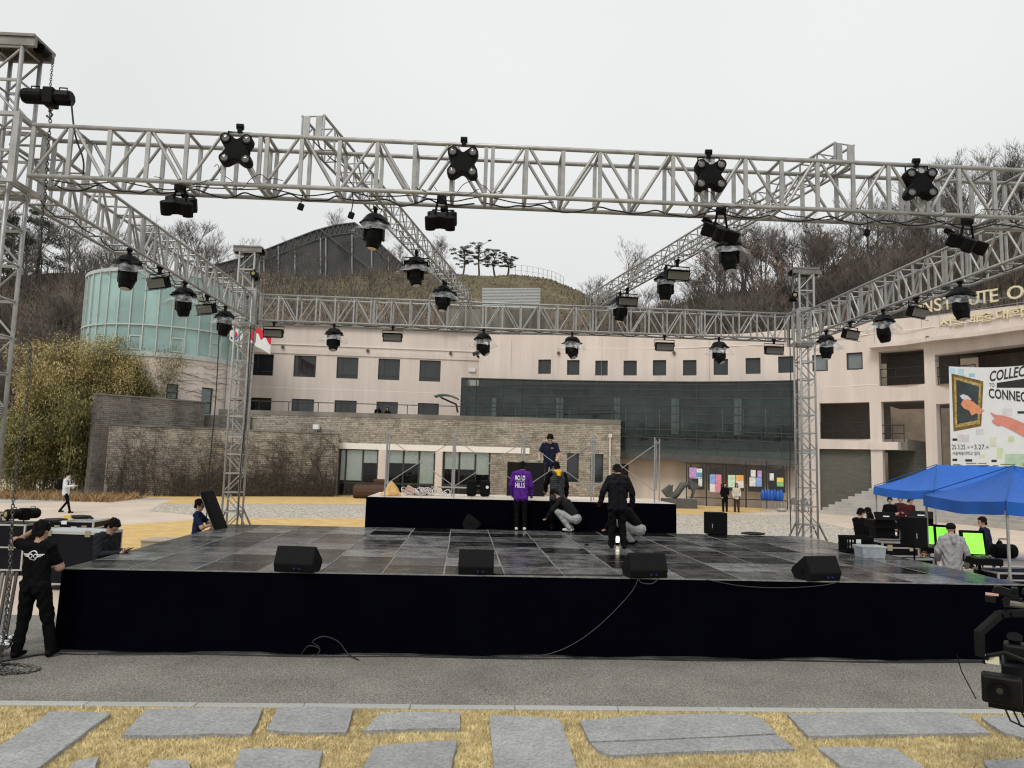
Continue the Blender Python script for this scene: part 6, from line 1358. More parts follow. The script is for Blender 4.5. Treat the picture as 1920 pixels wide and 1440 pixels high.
for i in range(7): MB().blob((rnd.uniform(-.15, .15), rnd.uniform(-.1, .1), .06 + rnd.uniform(0, .08)), rnd.uniform(.03, .06), 6).build('contents', (M_WHITE, M_BLK, mat('blue_part', (.05, .1, .4), .5))[i % 3], s_)
# ------------------------------------------------------------------ speakers
M_GRILLE = mat('speaker_grille', (.008, .008, .0085), .7, var=.2, vs=90, bump=.25, bs=220, spec=.1)
def wedge(label, loc, rz, w_=.62):
    t = thing('stage_monitor', label, 'speaker', loc, rz, 'stage monitors on the deck'); pr = [(-.17, 0), (.14, 0), (.23, .1), (.2, .16), (-.06, .35), (-.1, .35), (-.215, .12)]
    MB().prism(pr, Matrix(((0, 0, 1, -w_ / 2), (1, 0, 0, 0), (0, 1, 0, .0), (0, 0, 0, 1))), w_).build('cabinet', M_GRILLE, t, bevel=.014)
    n = Vector((0, .21, .32)).normalized(); d = Vector((0, .32, -.21)).normalized()
    MB().box(Vector((0, .072, .258)), (w_ - .06, .3, .008), RX(-math.atan2(.19, .26))).build('grille', M_BLKM, t)
    for x in (-1, 1): MB().tube((x * w_ / 2, -.02, .13), (x * (w_ / 2 + .006), -.02, .13), .05, n=12).build('side_cup', M_BLK, t)
    MB().box((.04, -.197, .07), (.1, .006, .05)).build('connector_plate', M_BLK, t)
    for x in (.02, .1): MB().tube((x, -.197, .06), (x, -.23, .05), .009, n=8).build('plug', mat('blue_plug', (.02, .03, .2), .4), t)
    return t
for i, (x0, x1, y) in enumerate(((506, 592, 1075), (855, 926, 1080), (1175, 1253, 1086), (1500, 1588, 1091))):
    a = G((x0 + x1) / 2, y, DZ); k = a.y / F_PX; wedge('black wedge monitor, %s from the left on the front edge of the stage' % ('first', 'second', 'third', 'last')[i], a + Vector((0, .24, 0)), SA + R((-8, 0, 7, 15)[i]), (.56, .5, .56, .56)[i])
wedge('black wedge monitor lying in front of the riser, turned sideways', G(887, 991, DZ) + Vector((0, -.0, 0)), R(-100), .55)
def speaker(label, loc, rz, size, pole=0):
    w_, d, h = size; t = thing('loudspeaker', label, 'speaker', loc, rz); MB().box((0, 0, h / 2), size).build('cabinet', M_BLKM, t, bevel=.015)
    MB().box((0, d / 2 + .002, h / 2), (w_ * .9, .01, h * .9)).build('grille', M_GRILLE, t); MB().box((-w_ * .32, -d / 2 - .003, h * .4), (.02, .008, .1)).build('handle', M_CHROME, t)
    if pole:
        MB().tube((0, 0, 0), (0, 0, -pole + .1), .018, n=8).build('pole', M_BLK, t)
        for k in range(3): a = 2.094 * k; MB().tube((0, 0, -pole + .55), (.4 * math.cos(a), .4 * math.sin(a), -pole + .02), .012, n=6).build('leg', M_BLK, t)
    return t
speaker('black loudspeaker box standing on the right rear corner of the stage', G(1346, 1003, DZ) + Vector((0, .2, 0)), SA, (.46, .4, .53))
a = D(1714, 1026, 14.9); speaker('black loudspeaker on a stand at the right of the stage', a, R(20), (.37, .34, .6), a.z)
# ------------------------------------------------------------------ consoles with green screens
M_GREEN = mat('green_screen_glow', (.3, 1., .08), .4, var=0, emit=.75)
def console(label, px, py, Y, w_, rz, hh=.4):
    c_ = D(px, py, Y); t = thing('screen_console', label, 'monitor console', c_, rz, 'consoles with green screens')
    lid = obj('lid', MB().box((0, .035, 0), (w_ * 1.3, .07, hh * 1.28)).mesh('lid', M_BLK), t, (0, 0, 0), (R(-12), 0, 0)); bev(lid, .012)
    mb = MB(); n = 6
    mb.box((0, -.004, 0), (w_, .01, hh)); obj('screen', mb.mesh('screen', M_GREEN), lid)
    sk = MB(); rn = random.Random(px + 1)
    for i in range(9): z_ = hh * (-.42 + .84 * (i + .5) / 9); x_ = -w_ * .42; pp = []
    for i in range(9):
        z_ = hh * (-.42 + .84 * (i + .5) / 9); xa = -w_ * rn.uniform(.2, .44); xb = w_ * rn.uniform(.0, .44); pp = [(xa + (xb - xa) * j / 6, -.0105, z_ + rn.uniform(-.015, .015)) for j in range(7)]; sk.path(pp, .0022, 3)
    obj('screen_trace', sk.mesh('screen_trace', mat('trace_ink', (.03, .12, .01), .5)), lid)
    MB().box((0, -.32, -hh * .72), (w_ * 1.35, .62, .13)).build('tray', M_BLK, t, bevel=.012); mb = MB()
    rnd = random.Random(px)
    for i in range(12): mb.box((rnd.uniform(-.4, .4) * w_, -.32 + rnd.uniform(-.22, .22), -hh * .72 + .075), (.06, .05, .03))
    mb.build('controls', M_ALUD, t)
    MB().tube((0, -.2, -hh * .72), (0, -.2, -c_.z + .02), .03, n=8).build('stand', M_BLK, t); MB().box((0, -.2, -c_.z + .02), (.5, .5, .03)).build('stand_base', M_BLK, t)
    return t
console('leftmost green-screen console, partly behind the speaker', 1740, 1003, 17.6, .26, R(-28), .42); console('middle green-screen console behind the grey-hooded man', 1772, 1006, 17.2, .34, R(-20), .42); console('nearest green-screen console on the long flight case', 1826, 1019, 15.3, .37, R(-8), .42)
def table(label, loc, rz, w_, d, h, m):
    t = thing('folding_table', label, 'table', loc, rz); MB().box((0, 0, h - .02), (w_, d, .04)).build('tabletop', m, t, bevel=.006)
    for x in (-1, 1):
        for y in (-1, 1): MB().tube((x * (w_ / 2 - .1), y * (d / 2 - .06), 0), (x * (w_ / 2 - .06), y * (d / 2 - .06), h - .04), .016, n=6).build('leg', M_ALUD, t)
    return t
M_TBL = mat('grey_tabletop', (.3, .32, .36), .5, var=.06)
table('grey folding table behind the consoles', (10.1, 18.3, 0), R(4), 1.8, .6, .74, M_TBL); table('grey folding table at the right edge with a bag on it', (12.1, 17.6, 0), R(4), 1.8, .6, .8, M_TBL); table('grey folding table in front of the bag table', (11.6, 16.1, 0), R(4), 1.5, .6, .74, M_TBL)
t = thing('bag', 'black holdall bag on the right folding table', 'bag', (11.75, 17.6, .8), R(4)); MB().lathe([(.1, -.28), (.16, -.25), (.17, 0), (.16, .25), (.1, .28)], (0, 0, .16), 12, RY(math.pi / 2)).build('body', M_BLKM, t); MB().path([(-.15, 0, .3), (-.1, 0, .44), (.1, 0, .44), (.15, 0, .3)], .015, 6).build('handle', M_BLKM, t)
def chair(label, loc, rz, m, arms=True):
    t = thing('chair', label, 'chair', loc, rz); MB().box((0, 0, .43), (.46, .44, .04)).build('seat', m, t, bevel=.015)
    mb = MB(); pr = []
    for i in range(9): a = math.pi * i / 8; pr.append((.25 * math.cos(a), .38 * math.sin(a) ** .6 if 0 < i < 8 else 0))
    mb.prism([(.25, 0)] + pr[1:-1] + [(-.25, 0)], frame((0, -.22, .45), (1, 0, 0), (0, -.2, 1)), .03); mb.build('backrest', m, t)
    for x in (-1, 1):
        for y in (-1, 1): MB().tube((x * .2, y * .19, .42), (x * .24, y * .23, 0), .022, n=6).build('leg', m, t)
        if arms: MB().path([(x * .24, .18, .42), (x * .26, .2, .64), (x * .26, -.2, .66)], .02, 6).build('armrest', m, t)
    return t
M_GCH = mat('grey_plastic_chair', (.16, .165, .165), .5, var=.1)
q = at_head(1850, 974, 1.5); chair('dark chair under the man in navy sweater', q + Vector((0, 0, .12)), R(75), M_BLK, False); chair('dark chair beside the tables at the right edge', (10.9, 15.4, 0), R(160), M_BLK, False)
q = at_head(1664, 966, 1.22); chair('dark chair under the person bent over behind the cases', q, R(170), M_BLK, False)
for px, lb in ((1493, 'left grey plastic armchair beside the notice boards'), (1512, 'right grey plastic armchair behind the rear tower leg')): chair(lb, D(px, 930, 44.3).xy.to_3d() + Vector((0, 0, zg(44))), R(185), M_GCH)
t = thing('sandbag', 'grey sandbag weighing down the tent pole', 'sandbag', (9.75, 14.45, 0)); mb = MB(); [mb.blob((.0, .0, .12 + .13 * i), (.2 - .02 * i, .16, .12), 10) for i in range(3)]; mb.build('bag', mat('grey_canvas', (.2, .2, .19), .9, bump=.4, bs=15), t); MB().path([(-.1, 0, .45), (0, 0, .56), (.1, 0, .45)], .012, 5).build('loop', M_BLKM, t)
for i, (px, py, Y) in enumerate(((1660, 968, 18.5), (1845 - 118, 966, 19.2))):
    p = D(px, py, Y); t = thing('equipment_lid', ('open black lid of equipment behind the crate', 'open black lid of equipment behind the speaker')[i], 'equipment', p, R((5, -30)[i])); MB().box((0, 0, 0), (.55, .05, .22), RX(R(-25))).build('lid', M_BLK, t, bevel=.01); MB().box((.0, -.035, .0), (.16, .005, .03), RX(R(-25))).build('label', M_PRINT, t); MB().box((0, .25, -.2), (.55, .45, .2)).build('box', M_BLK, t); MB().box((0, .25, (-.3 - p.z) / 2), (.4, .3, p.z - .3)).build('stand', M_BLK, t)
# ------------------------------------------------------------------ jib camera at the right
M_CAMB = mat('camera_body', (.007, .007, .0075), .45, var=.2, vs=10, spec=.15)
jc = D(1884, 1272, 6.25); t = thing('jib_camera', 'broadcast camera hanging from a crane arm at the right edge', 'camera', jc, R(-33)); t.scale = (1.35, 1.35, 1.35)
hd = MB(); pts_ = [Vector(D(x, y, 6.35)) - jc for x, y in ((1838, 1228), (1836, 1186), (1874, 1152), (1890, 1150), (1960, 1150))]
inv = Matrix.Rotation(R(33), 3, 'Z'); pts_ = [inv @ p / 1.35 for p in pts_]
for a, b in zip(pts_[:-1], pts_[1:]): e = (b - a); hd.box((a + b) / 2, (.055, .04, e.length + .02), e.to_track_quat('Z', 'Y').to_matrix())
hd.build('head_bracket', mat('bracket_grey', (.012, .012, .0125), .7, spec=.1), t, bevel=.006)
MB().box((.06, .1, .0), (.15, .34, .2)).build('body', M_CAMB, t, bevel=.012)
mh_ = obj('matte_box', MB().box((0, 0, 0), (.2, .12, .16)).mesh('matte_box', M_CAMB), t, (-.02, -.19, -.02)); bev(mh_, .015)
obj('lens', MB().lathe([(.055, 0), (.062, .0), (.062, .02), (.05, .02), (.045, .012)], (0, 0, 0), 20, RX(math.pi / 2)).mesh('lens', M_BLK), mh_, (-.01, -.055, 0)); obj('lens_glass', MB().lathe([(.045, 0), (.03, .008), (.005, .01)], (0, 0, 0), 20, RX(math.pi / 2)).mesh('lens_glass', mat('lens_glass', (.01, .01, .014), .05, coat=1)), mh_, (-.01, -.058, 0))
MB().tube((0, -.15, -.02), (0, -.02, -.02), .06, n=16).build('lens_barrel', M_CAMB, t); MB().lathe([(.042, 0), (.042, .012), (.02, .014)], (.14, -.02, .0), 18, RY(math.pi / 2)).build('white_wheel', M_PRINT, t)
MB().box((.06, .05, .16), (.12, .15, .1)).build('viewfinder', M_CAMB, t, bevel=.015); MB().lathe([(.032, 0), (.034, .03), (.042, .06)], (.06, .06, .2), 14, RX(.5)).build('eyepiece', M_CAMB, t)
MB().path([(-.1, -.2, .12), (-.08, -.24, .17), (.0, -.2, .19), (.1, -.1, .14), (.16, 0, .12)], .014, 6).build('handle', M_CAMB, t); MB().box((-.06, -.22, .145), (.07, .02, .045)).build('tally_light', mat('tally_cream', (.6, .6, .45), .4), t)
MB().box((.02, .02, -.13), (.22, .36, .03)).build('cradle', M_CAMB, t)
for k in range(5): MB().path([(-.02 + .04 * k, 0, -.14), (.02 + .05 * k, .02, -.25 - .02 * k), (.12 + .06 * k, .05, -.29 + .01 * k), (.3 + .05 * k, .08, -.24)], .006, 5).build('lead', M_CAB, t)
MB().path([(-.15, -.2, -.1), (-.22, -.2, .05), (-.24, -.2, .14)], .004, 4).build('antenna', M_BLK, t)
mb = MB(); rnd = random.Random(2)
for k in range(14): a = Vector((rnd.uniform(-.1, .3), rnd.uniform(-.05, .05), rnd.uniform(-.03, .06))) + pts_[3] + Vector((0, 0, .08)); mb.box(a, (rnd.uniform(.02, .12), rnd.uniform(.03, .08), rnd.uniform(.015, .05)), RY(rnd.uniform(-.5, .5)))
mb.build('remote_head_motor', M_CAMB, t); MB().tube(pts_[3] + Vector((-.02, 0, .06)), pts_[3] + Vector((1.6, .2, .07)), .022, n=8).build('crane_arm', M_ALUD, t); MB().box(pts_[3] + Vector((-.08, -.02, .11)), (.07, .03, .012)).build('indicator', mat('pale_red_light', (.7, .4, .35), .4), t)
# ------------------------------------------------------------------ scaffold on the riser and clutter
M_SCAF = mat('galvanised_tube', (.38, .38, .37), .45, metal=.5, var=.15, vs=8)
FX = (.4, 2.06, 3.76, 5.42, 7.0)
for i, u in enumerate(FX):
    a = rst(u, .12, RZ0); t = thing('scaffold_ladder', ('scaffold frame at the left end of the riser', 'second scaffold frame from the left on the riser', 'middle scaffold frame behind the man on the riser', 'fourth scaffold frame from the left on the riser', 'ladder-like scaffold frame at the right end of the riser')[i], 'scaffold', a, SA + R((2, 4, 0, -14, -22)[i]), 'scaffold frames on the riser')
    for v in (0, .95): MB().tube((0, v, 0), (0, v, 1.62), .018, n=8).build('post', M_SCAF, t)
    MB().tube((0, .32, .32), (0, .32, 1.55), .015, n=6).build('ladder_post', M_SCAF, t)
    for z in (1.5,): MB().tube((0, 0, z), (0, .95, z), .019, n=8).build('top_bar', M_SCAF, t)
    for z in (.32, .75, 1.12): MB().tube((0, 0, z), (0, .32, z), .014, n=6).build('rung', M_SCAF, t)
for i in range(4):
    for v in (.12,):
        t = thing('scaffold_brace', 'crossed scaffold brace, %s bay from the left on the riser' % ('first', 'second', 'third', 'fourth')[i], 'brace', rst(FX[i], v, RZ0), SA, 'scaffold braces on the riser'); w_ = FX[i + 1] - FX[i]
        if v > .5 and i in (0, 2): t2 = 1
        MB().tube((.02, -.03, .3), (w_ - .02, -.03, 1.42), .0095, n=6).build('bar', M_SCAF, t); MB().tube((.02, .0, 1.42), (w_ - .02, .0, .3), .0095, n=6).build('bar', M_SCAF, t)
def heap(label, loc, n, rad, r, m, seed, h=.12):
    rnd = random.Random(seed); mb = MB()
    for k in range(n):
        c_ = Vector((rnd.gauss(0, rad), rnd.gauss(0, rad * .35), rnd.uniform(.02, h))); rr = rnd.uniform(.05, .14); T = RX(rnd.uniform(-.9, .9)) @ RY(rnd.uniform(-.9, .9))
        mb.path([c_ + T @ Vector((rr * math.cos(6.283 * j / 12), rr * math.sin(6.283 * j / 12), 0)) for j in range(12)], r, 5, closed=True)
    o = mb.build('cable_heap', m, smooth=True); o.location = loc; return tag(o, label, 'cable')
heap('tangle of white cables heaped on the riser', rst(1.3, 1.2, RZ0), 46, .26, .012, mat('white_cable', (.6, .58, .55), .6), 3)
o = MB(); pr = []; rnd = random.Random(6)
o = crumple_cone(.015, .26, .36, 0, 13, .35, 5); o = o.build('work_cloth', mat('orange_cloth', (.68, .42, .17), .85, bump=.8, bs=9), loc=rst(.5, .7, RZ0), smooth=True); tag(o, 'crumpled pale orange cloth at the left end of the riser', 'cloth')
o = MB().box((0, 0, .09), (.3, .22, .2), RY(.5)).build('cardboard_box', mat('pinkish_card', (.55, .36, .3), .8), loc=rst(.95, 1.3, RZ0)); tag(o, 'small pinkish box beside the white cable tangle', 'box')
for i, u in enumerate((2.5, 2.85)):
    t = thing('bag', ('left black bag standing on the riser by the scaffold', 'right black bag with white badge standing on the riser')[i], 'bag', rst(u, 1.3, RZ0)); MB().box((0, 0, .22), (.26, .2, .42)).build('body', M_BLKM, t, bevel=.06); MB().path([(-.08, 0, .42), (-.06, 0, .52), (.06, 0, .52), (.08, 0, .42)], .015, 6).build('handle', M_BLKM, t)
    if i: MB().lathe([(.04, 0), (.04, .006)], (.06, -.1, .25), 12, RX(math.pi / 2)).build('badge', M_PRINT, t)
# rail and log bench near the annex
t = thing('low_rail', 'low steel tube rail in front of the annex windows', 'railing', D(845, 905, 45.8).xy.to_3d() + Vector((0, 0, .3)))
for y in (0, .8): MB().path([(-1.2 + y * .3, y, 0), (-1.2 + y * .3, y, .8), (1.1 + y * .3, y, .8), (1.1 + y * .3, y, 0)], .04, 6).build('rail', M_ALU, t)
t = thing('log_bench', 'dark brown log bench by the annex wall', 'bench', D(699, 915, 45.6).xy.to_3d() + Vector((0, 0, .3)), R(4)); MB().lathe([(.38, -1.15), (.42, -1.1), (.45, 0), (.42, 1.1), (.38, 1.15)], (0, 0, .42), 12, RY(math.pi / 2)).build('log', mat('wet_bark', (.07, .035, .02), .9, bump=.8, bs=12, stretch=(.3, 1, 1)), t); MB().box((.35, .45, .75), (.75, .2, .9)).build('back_stump', mat('wet_bark', (.07, .035, .02)), t, bevel=.1)
# loose cables on stage and skirt
fz = DZ + .008
cable('black cable lying along the front edge of the stage between monitors', [st(5.9, .08, fz), st(6.6, .1, fz), st(7.4, .14, fz), st(8.0, .2, fz), st(8.3, .22, fz), st(8.5, .2, fz)], .011)
a = st(7.95, -.03, DZ - .03); cable('thin cable hanging in a long curve down the front skirt', [st(7.98, .1, fz), st(8.0, -.035, DZ + .005), st(7.92, -.05, .95), st(7.7, -.05, .7), st(7.4, -.05, .42), st(7.05, -.05, .18), st(6.7, -.05, .05), st(6.3, -.06, .015)], .0055, m=mat('grey_cable', (.05, .05, .05), .5))
cable('small cable loop at the third monitor hanging over the stage edge', [st(8.35, .06, fz), st(8.3, -.04, DZ), st(8.2, -.05, DZ - .07), st(8.05, -.05, DZ - .06), st(8.0, -.04, DZ)], .0055, m=MATS['grey_cable'])
cable('cable sagging along the stage front between the last two monitors', [st(9.0, -.03, DZ), st(9.5, -.045, DZ - .08), st(10.1, -.045, DZ - .1), st(10.7, -.04, DZ - .06), st(11.0, -.02, DZ)], .005, m=MATS['grey_cable'])
cable('loose cable end lying on the asphalt in front of the stage', [st(3.55, -.08, .12), st(3.45, -.1, .2), st(3.6, -.1, .27), st(3.8, -.09, .2), st(3.95, -.14, .05), st(4.12, -.3, .012)], .009)
cable('cable bight resting against the foot of the skirt', [st(3.3, -.07, .02), st(3.4, -.09, .14), st(3.55, -.09, .1), st(3.5, -.12, .02), st(3.3, -.1, .015), st(2.6, -.1, .012)], .009)
cable('black cable running along the foot of the stage skirt', [st(x, -.12 - .03 * math.sin(x * 2.3), .012) for x in np.arange(.1, 13.8, .35)], .01)
cable('second cable along the foot of the stage skirt', [st(x, -.09 - .03 * math.sin(x * 1.7 + 2), .012) for x in np.arange(.6, 13.5, .35)], .008)
coil('black cable coil lying on the right rear of the stage', G(1412, 1003, DZ), .26, 5, .014)
o = MB().blob((0, 0, .02), (.05, .03, .02), 8).build('small_clamp', M_BLK, loc=G(1100, 1023, DZ)); tag(o, 'small dark clamp left on the stage floor', 'clamp')
t = thing('work_light', 'small lit work light standing between the feet of the man in black jacket', 'lamp', G(1158, 1022, DZ)); MB().tube((0, 0, 0), (0, 0, .05), .03, n=10).build('base', M_BLK, t); MB().lathe([(.03, .05), (.04, .09), (.035, .16), (.01, .18)], (0, 0, 0), 12).build('bulb', mat('lit_bulb', (1, .85, .65), .4, var=0, emit=1.6), t)
# hardware at the left edge
t = thing('metal_bars', 'bundle of grey metal bars standing at the left edge', 'bars', (-6.95, 10.35, 0), R(10))
for k in range(6): MB().box((-.16 + .055 * k, .02 * (k % 2), .55), (.03, .045, 1.0 - .03 * (k % 3)), RY(R(4))).build('bar', M_ALUD if k % 2 else M_EDGEA, t)
t = thing('coupler_heap', 'heap of shiny truss couplers on the asphalt at the left edge', 'hardware', (-6.72, 9.95, 0)); rnd = random.Random(8)
for k in range(14): c_ = Vector((rnd.uniform(-.26, .3), rnd.uniform(-.15, .15), rnd.uniform(.05, .24))); MB().lathe([(.03, -.05), (.055, -.04), (.055, .04), (.03, .05)], c_, 10, RX(rnd.uniform(0, 3)) @ RY(rnd.uniform(0, 3))).build('coupler', M_CHROME, t, True)
cable('black cable on the asphalt by the feet of the crew member', [(-6.9, 9.7, .015), (-6.6, 9.6, .015), (-6.35, 9.85, .015), (-6.2, 10.05, .02), (-6.05, 10.12, .015)], .014)
t = thing('wooden_step', 'small plywood step box at the left rear edge of the stage', 'box', (-6.95, 14.9, 0), SA); MB().box((0, 0, .5), (.5, .6, 1.0)).build('box', mat('raw_plywood', (.4, .33, .26), .7, var=.15), t); MB().box((0, 0, 1.01), (.54, .64, .025)).build('top', MATS['raw_plywood'], t)
# ------------------------------------------------------------------ notice boards, sculpture, rack
B_ = Path([HALL.at(HALL.hit(1270, 900)[0], -1.2), HALL.at(HALL.hit(1350, 900)[0], -1.2), HALL.at(HALL.hit(1420, 900)[0], -1.2), HALL.at(HALL.hit(1490, 900)[0], -1.2)])
XS = [1287, 1324.5, 1361, 1398.5, 1437, 1476]; M_BOARD = mat('black_board', (.02, .021, .022), .7, var=.15)
CC = dict(w=(.72, .72, .7), v=(.5, .3, .6), p=(.7, .25, .35), b=(.25, .4, .75), g=(.55, .72, .55), o=(.8, .4, .12), y=(.85, .62, .1), t=(.08, .3, .42), k=(.03, .03, .03), gr=(.25, .55, .25))
PO = [[(.06, .02, .5, .5, 'v'), (.52, .06, .34, .44, 'w'), (.5, .24, .36, .22, 't'), (.62, .5, .24, .36, 'w')], [(.1, .3, .36, .42, 'b'), (.46, .3, .38, .42, 'p'), (.1, .7, .7, .4, 'p'), (.1, .72, .34, .36, 'w')], [(.02, .3, .46, .56, 'g'), (.5, .3, .48, .26, 'o'), (.5, .55, .48, .32, 'w')], [(.18, .06, .3, .3, 'w'), (.58, .08, .26, .3, 'v'), (.1, .38, .38, .4, 'w'), (.5, .38, .34, .4, 'b')], [(.08, .18, .26, .32, 'w'), (.5, .36, .4, .2, 'y'), (.5, .54, .4, .2, 'gr')]]
z_t, z_b = B_.hit(1380, 874)[1], B_.hit(1380, 917)[1]
for i in range(5):
    s0, s1 = B_.hit(XS[i], 900)[0], B_.hit(XS[i + 1], 900)[0]; w_ = s1 - s0
    t = thing('notice_board', 'notice board with posters, %s from the left under the curtain wall' % ('first', 'second', 'third', 'fourth', 'last')[i], 'notice board', B_.pt(s0 + w_ / 2, GZ), math.atan2(B_.dirv(s0).y, B_.dirv(s0).x), 'notice boards under the curtain wall')
    zt_, zb_ = z_t - GZ, z_b - GZ; bw = w_ * .82; bh = zt_ - zb_
    MB().box((0, 0, (zt_ + zb_) / 2 - .12), (bw, .06, bh)).build('board', M_BOARD, t)
    for x in (-1, 1): MB().tube((x * w_ / 2 * .98, 0, 0), (x * w_ / 2 * .98, 0, zt_ + .35), .03, n=6).build('post', M_RAIL, t); MB().box((x * bw * .35, 0, zt_ - .0), (.12, .1, .22)).build('hook', M_RAIL, t)
    for z in (zt_ + .1, .55): MB().tube((-w_ / 2, 0, z), (w_ / 2, 0, z), .025, n=6).build('rail', M_RAIL, t)
    for j, (x, y, pw, ph, cl) in enumerate(PO[i]):
        MB().box((-bw / 2 + (x + pw / 2) * bw, -.036 - .004 * j, zt_ - .12 - (y + ph / 2) * bh), (pw * bw * .96, .006, ph * bh * .96)).build('poster', mat('poster_' + cl, CC[cl], .6, var=.25, vs=9), t)
M_BRZ = mat('weathered_bronze', (.1, .105, .1), .7, col2=(.05, .055, .05), vs=2, bump=.3, bs=8)
q = D(1273, 930, 44.5); t = thing('sculpture', 'weathered abstract winged sculpture on a low plinth', 'sculpture', (q.x, q.y, zg(44.5)), R(6)); k = q.y / F_PX
MB().box((0, 0, .28), (61 * k, .9, .56)).build('plinth', mat('dark_plinth', (.09, .092, .09), .8, var=.15), t, bevel=.02)
S2 = lambda pts: [((x - 1273) * k, (928 - y) * k + .56) for x, y in pts]
FM = Matrix(((1, 0, 0, 0), (0, 0, 1, -.14), (0, 1, 0, 0), (0, 0, 0, 1)))
MB().prism(S2([(1240, 914), (1256, 902), (1258, 909), (1261, 902), (1260, 915), (1268, 924), (1262, 927), (1250, 926)]), FM, .3).build('left_wing', M_BRZ, t, bevel=.03)
MB().path([(x, 0, z) for x, z in S2([(1262, 927), (1268, 920), (1275, 910), (1280, 903), (1286, 902), (1292, 903)])], [.16, .2, .2, .22, .16, .14], 8).build('limb', M_BRZ, t, True)
MB().prism(S2([(1291, 886), (1297, 894), (1303, 897), (1313, 905), (1304, 910), (1301, 920), (1298, 927), (1295, 927), (1299, 915), (1293, 905), (1291, 897)]), FM, .26).build('right_wing', M_BRZ, t, bevel=.03)
M_PON = mat('blue_nylon', (.012, .09, .42), .5, var=.3, vs=6, bump=.7, bs=9)
q = D(1447, 935, 44.2); t = thing('umbrella_rack', 'rack of folded blue parasols in front of the last notice board', 'rack', (q.x, q.y, zg(44)), R(-15)); rnd = random.Random(11)
for i in range(7):
    x = -.5 + i * .17; y = rnd.uniform(-.12, .12); MB().tube((x, y, 0), (x, y, .75), .035, n=8).build('stem', M_ALU, t)
    mb = MB(); pr = [(.02, 1.28 + rnd.uniform(-.05, .05)), (.1, 1.15), (.15, .95), (.14, .75), (.1, .62)]; mb.lathe(pr, (x, y, 0), 9); mb.build('folded_canopy', M_PON, t, True)
MB().box((0, 0, .04), (1.25, .5, .08)).build('base', M_CONC, t)
o = MB().blob((0, 0, .1), (.3, .2, .12), 10).build('stone', M_CONC, loc=D(1466, 938, 43.8).xy.to_3d() + Vector((0, 0, zg(43.8))), smooth=True); tag(o, 'grey stone weight on the ground beside the parasol rack', 'stone')
# ------------------------------------------------------------------ banner
bl, br = D(1779, 780, 39.6), D(1990, 780, 35.2); BP = Path([bl.xy, br.xy]); bt = thing('banner', 'large white printed event banner hanging in the gateway', 'banner', (bl.x, bl.y, 0)); bo = Vector((bl.x, bl.y, 0))
NX, NY = 20, 14; vs_ = []
def bpt(px, py, off=0): s_, z_ = BP.hit(px, py); p = BP.pt(s_, z_, -off); return p - bo
for i in range(NX + 1):
    x = 1779 + (1985 - 1779) * i / NX; u = i / NX
    for j in range(NY + 1): v = j / NY; yt = 687 - 10 * u + 6 * math.sin(math.pi * u); vs_.append(bpt(x + 5 * v * (1 - u), yt + (915 + 30 * u - yt) * v, 0))
MB().add(vs_, [(i * (NY + 1) + j, i * (NY + 1) + j + 1, (i + 1) * (NY + 1) + j + 1, (i + 1) * (NY + 1) + j) for i in range(NX) for j in range(NY)]).build('sheet', mat('banner_vinyl', (.7, .72, .73), .5, var=.04), bt)
def bpoly(name, pts, m, lay):
    o3 = .004 + .004 * lay; q = [bpt(x, y, o3) for x, y in pts]; tr_ = tessellate_polygon([q]); return MB().add(q, [tuple(x) for x in tr_]).build(name, m, bt)
pm = lambda n, c, **k: mat('print_' + n, c, .5, var=k.get('var', .1), vs=k.get('vs', 3))
for x, y, w_, h_, c_ in ((1781, 690, 10, 9, 'b1'), (1796, 692, 11, 12, 'b1'), (1817, 700, 11, 7, 'b2'), (1804, 704, 6, 6, 'b2'), (1795, 815, 22, 14, 'g0'), (1856, 820, 12, 18, 'g1'), (1869, 840, 12, 20, 'g2'), (1890, 818, 12, 11, 'g2'), (1884, 851, 40, 24, 'g3'), (1880, 766, 18, 14, 'g0'), (1836, 852, 10, 7, 'g2'), (1912, 868, 20, 14, 'g2'), (1830, 805, 14, 10, 'g0')):
    bpoly('print_square', [(x, y), (x + w_, y), (x + w_, y + h_), (x, y + h_)], pm(c_, dict(b1=(.42, .62, .75), b2=(.3, .52, .68), g0=(.6, .58, .6), g1=(.62, .64, .5), g2=(.58, .66, .42), g3=(.42, .58, .42))[c_]), 0)
fo = [(1784, 700), (1844, 715), (1840, 799), (1788, 809)]; fi = [(1793, 712), (1836, 725), (1833, 788), (1795, 795)]; fm_ = [(1789, 706), (1840, 720), (1837, 794), (1791, 802)]
bpoly('print_frame', fo, pm('gilt_dark', (.16, .1, .025), var=.4), 1); bpoly('print_frame', fm_, pm('gilt', (.42, .29, .09), var=.5, vs=8), 2); bpoly('print_picture', fi, pm('picture', (.03, .045, .045), var=.5, vs=1), 3)
bpoly('print_arm', [(1800, 742), (1806, 739), (1815, 742), (1822, 749), (1816, 752), (1804, 748)], pm('cuff', (.55, .6, .65)), 4)
bpoly('print_arm', [(1802, 758), (1806, 750), (1815, 748), (1826, 754), (1836, 762), (1845, 769), (1846, 771), (1839, 772), (1842, 775), (1838, 777), (1830, 775), (1826, 778), (1822, 779), (1818, 770), (1808, 766)], pm('skin_a', (.68, .28, .15)), 5)
bpoly('print_arm', [(1857, 773), (1868, 778), (1880, 779), (1895, 783), (1925, 796), (1965, 812), (1965, 850), (1925, 822), (1900, 808), (1878, 797), (1872, 799), (1866, 796), (1862, 793), (1860, 789), (1866, 784), (1860, 778)], pm('skin_b', (.62, .24, .18)), 5)
M_INK = mat('black_ink', (.015, .015, .016), .5, var=.05)
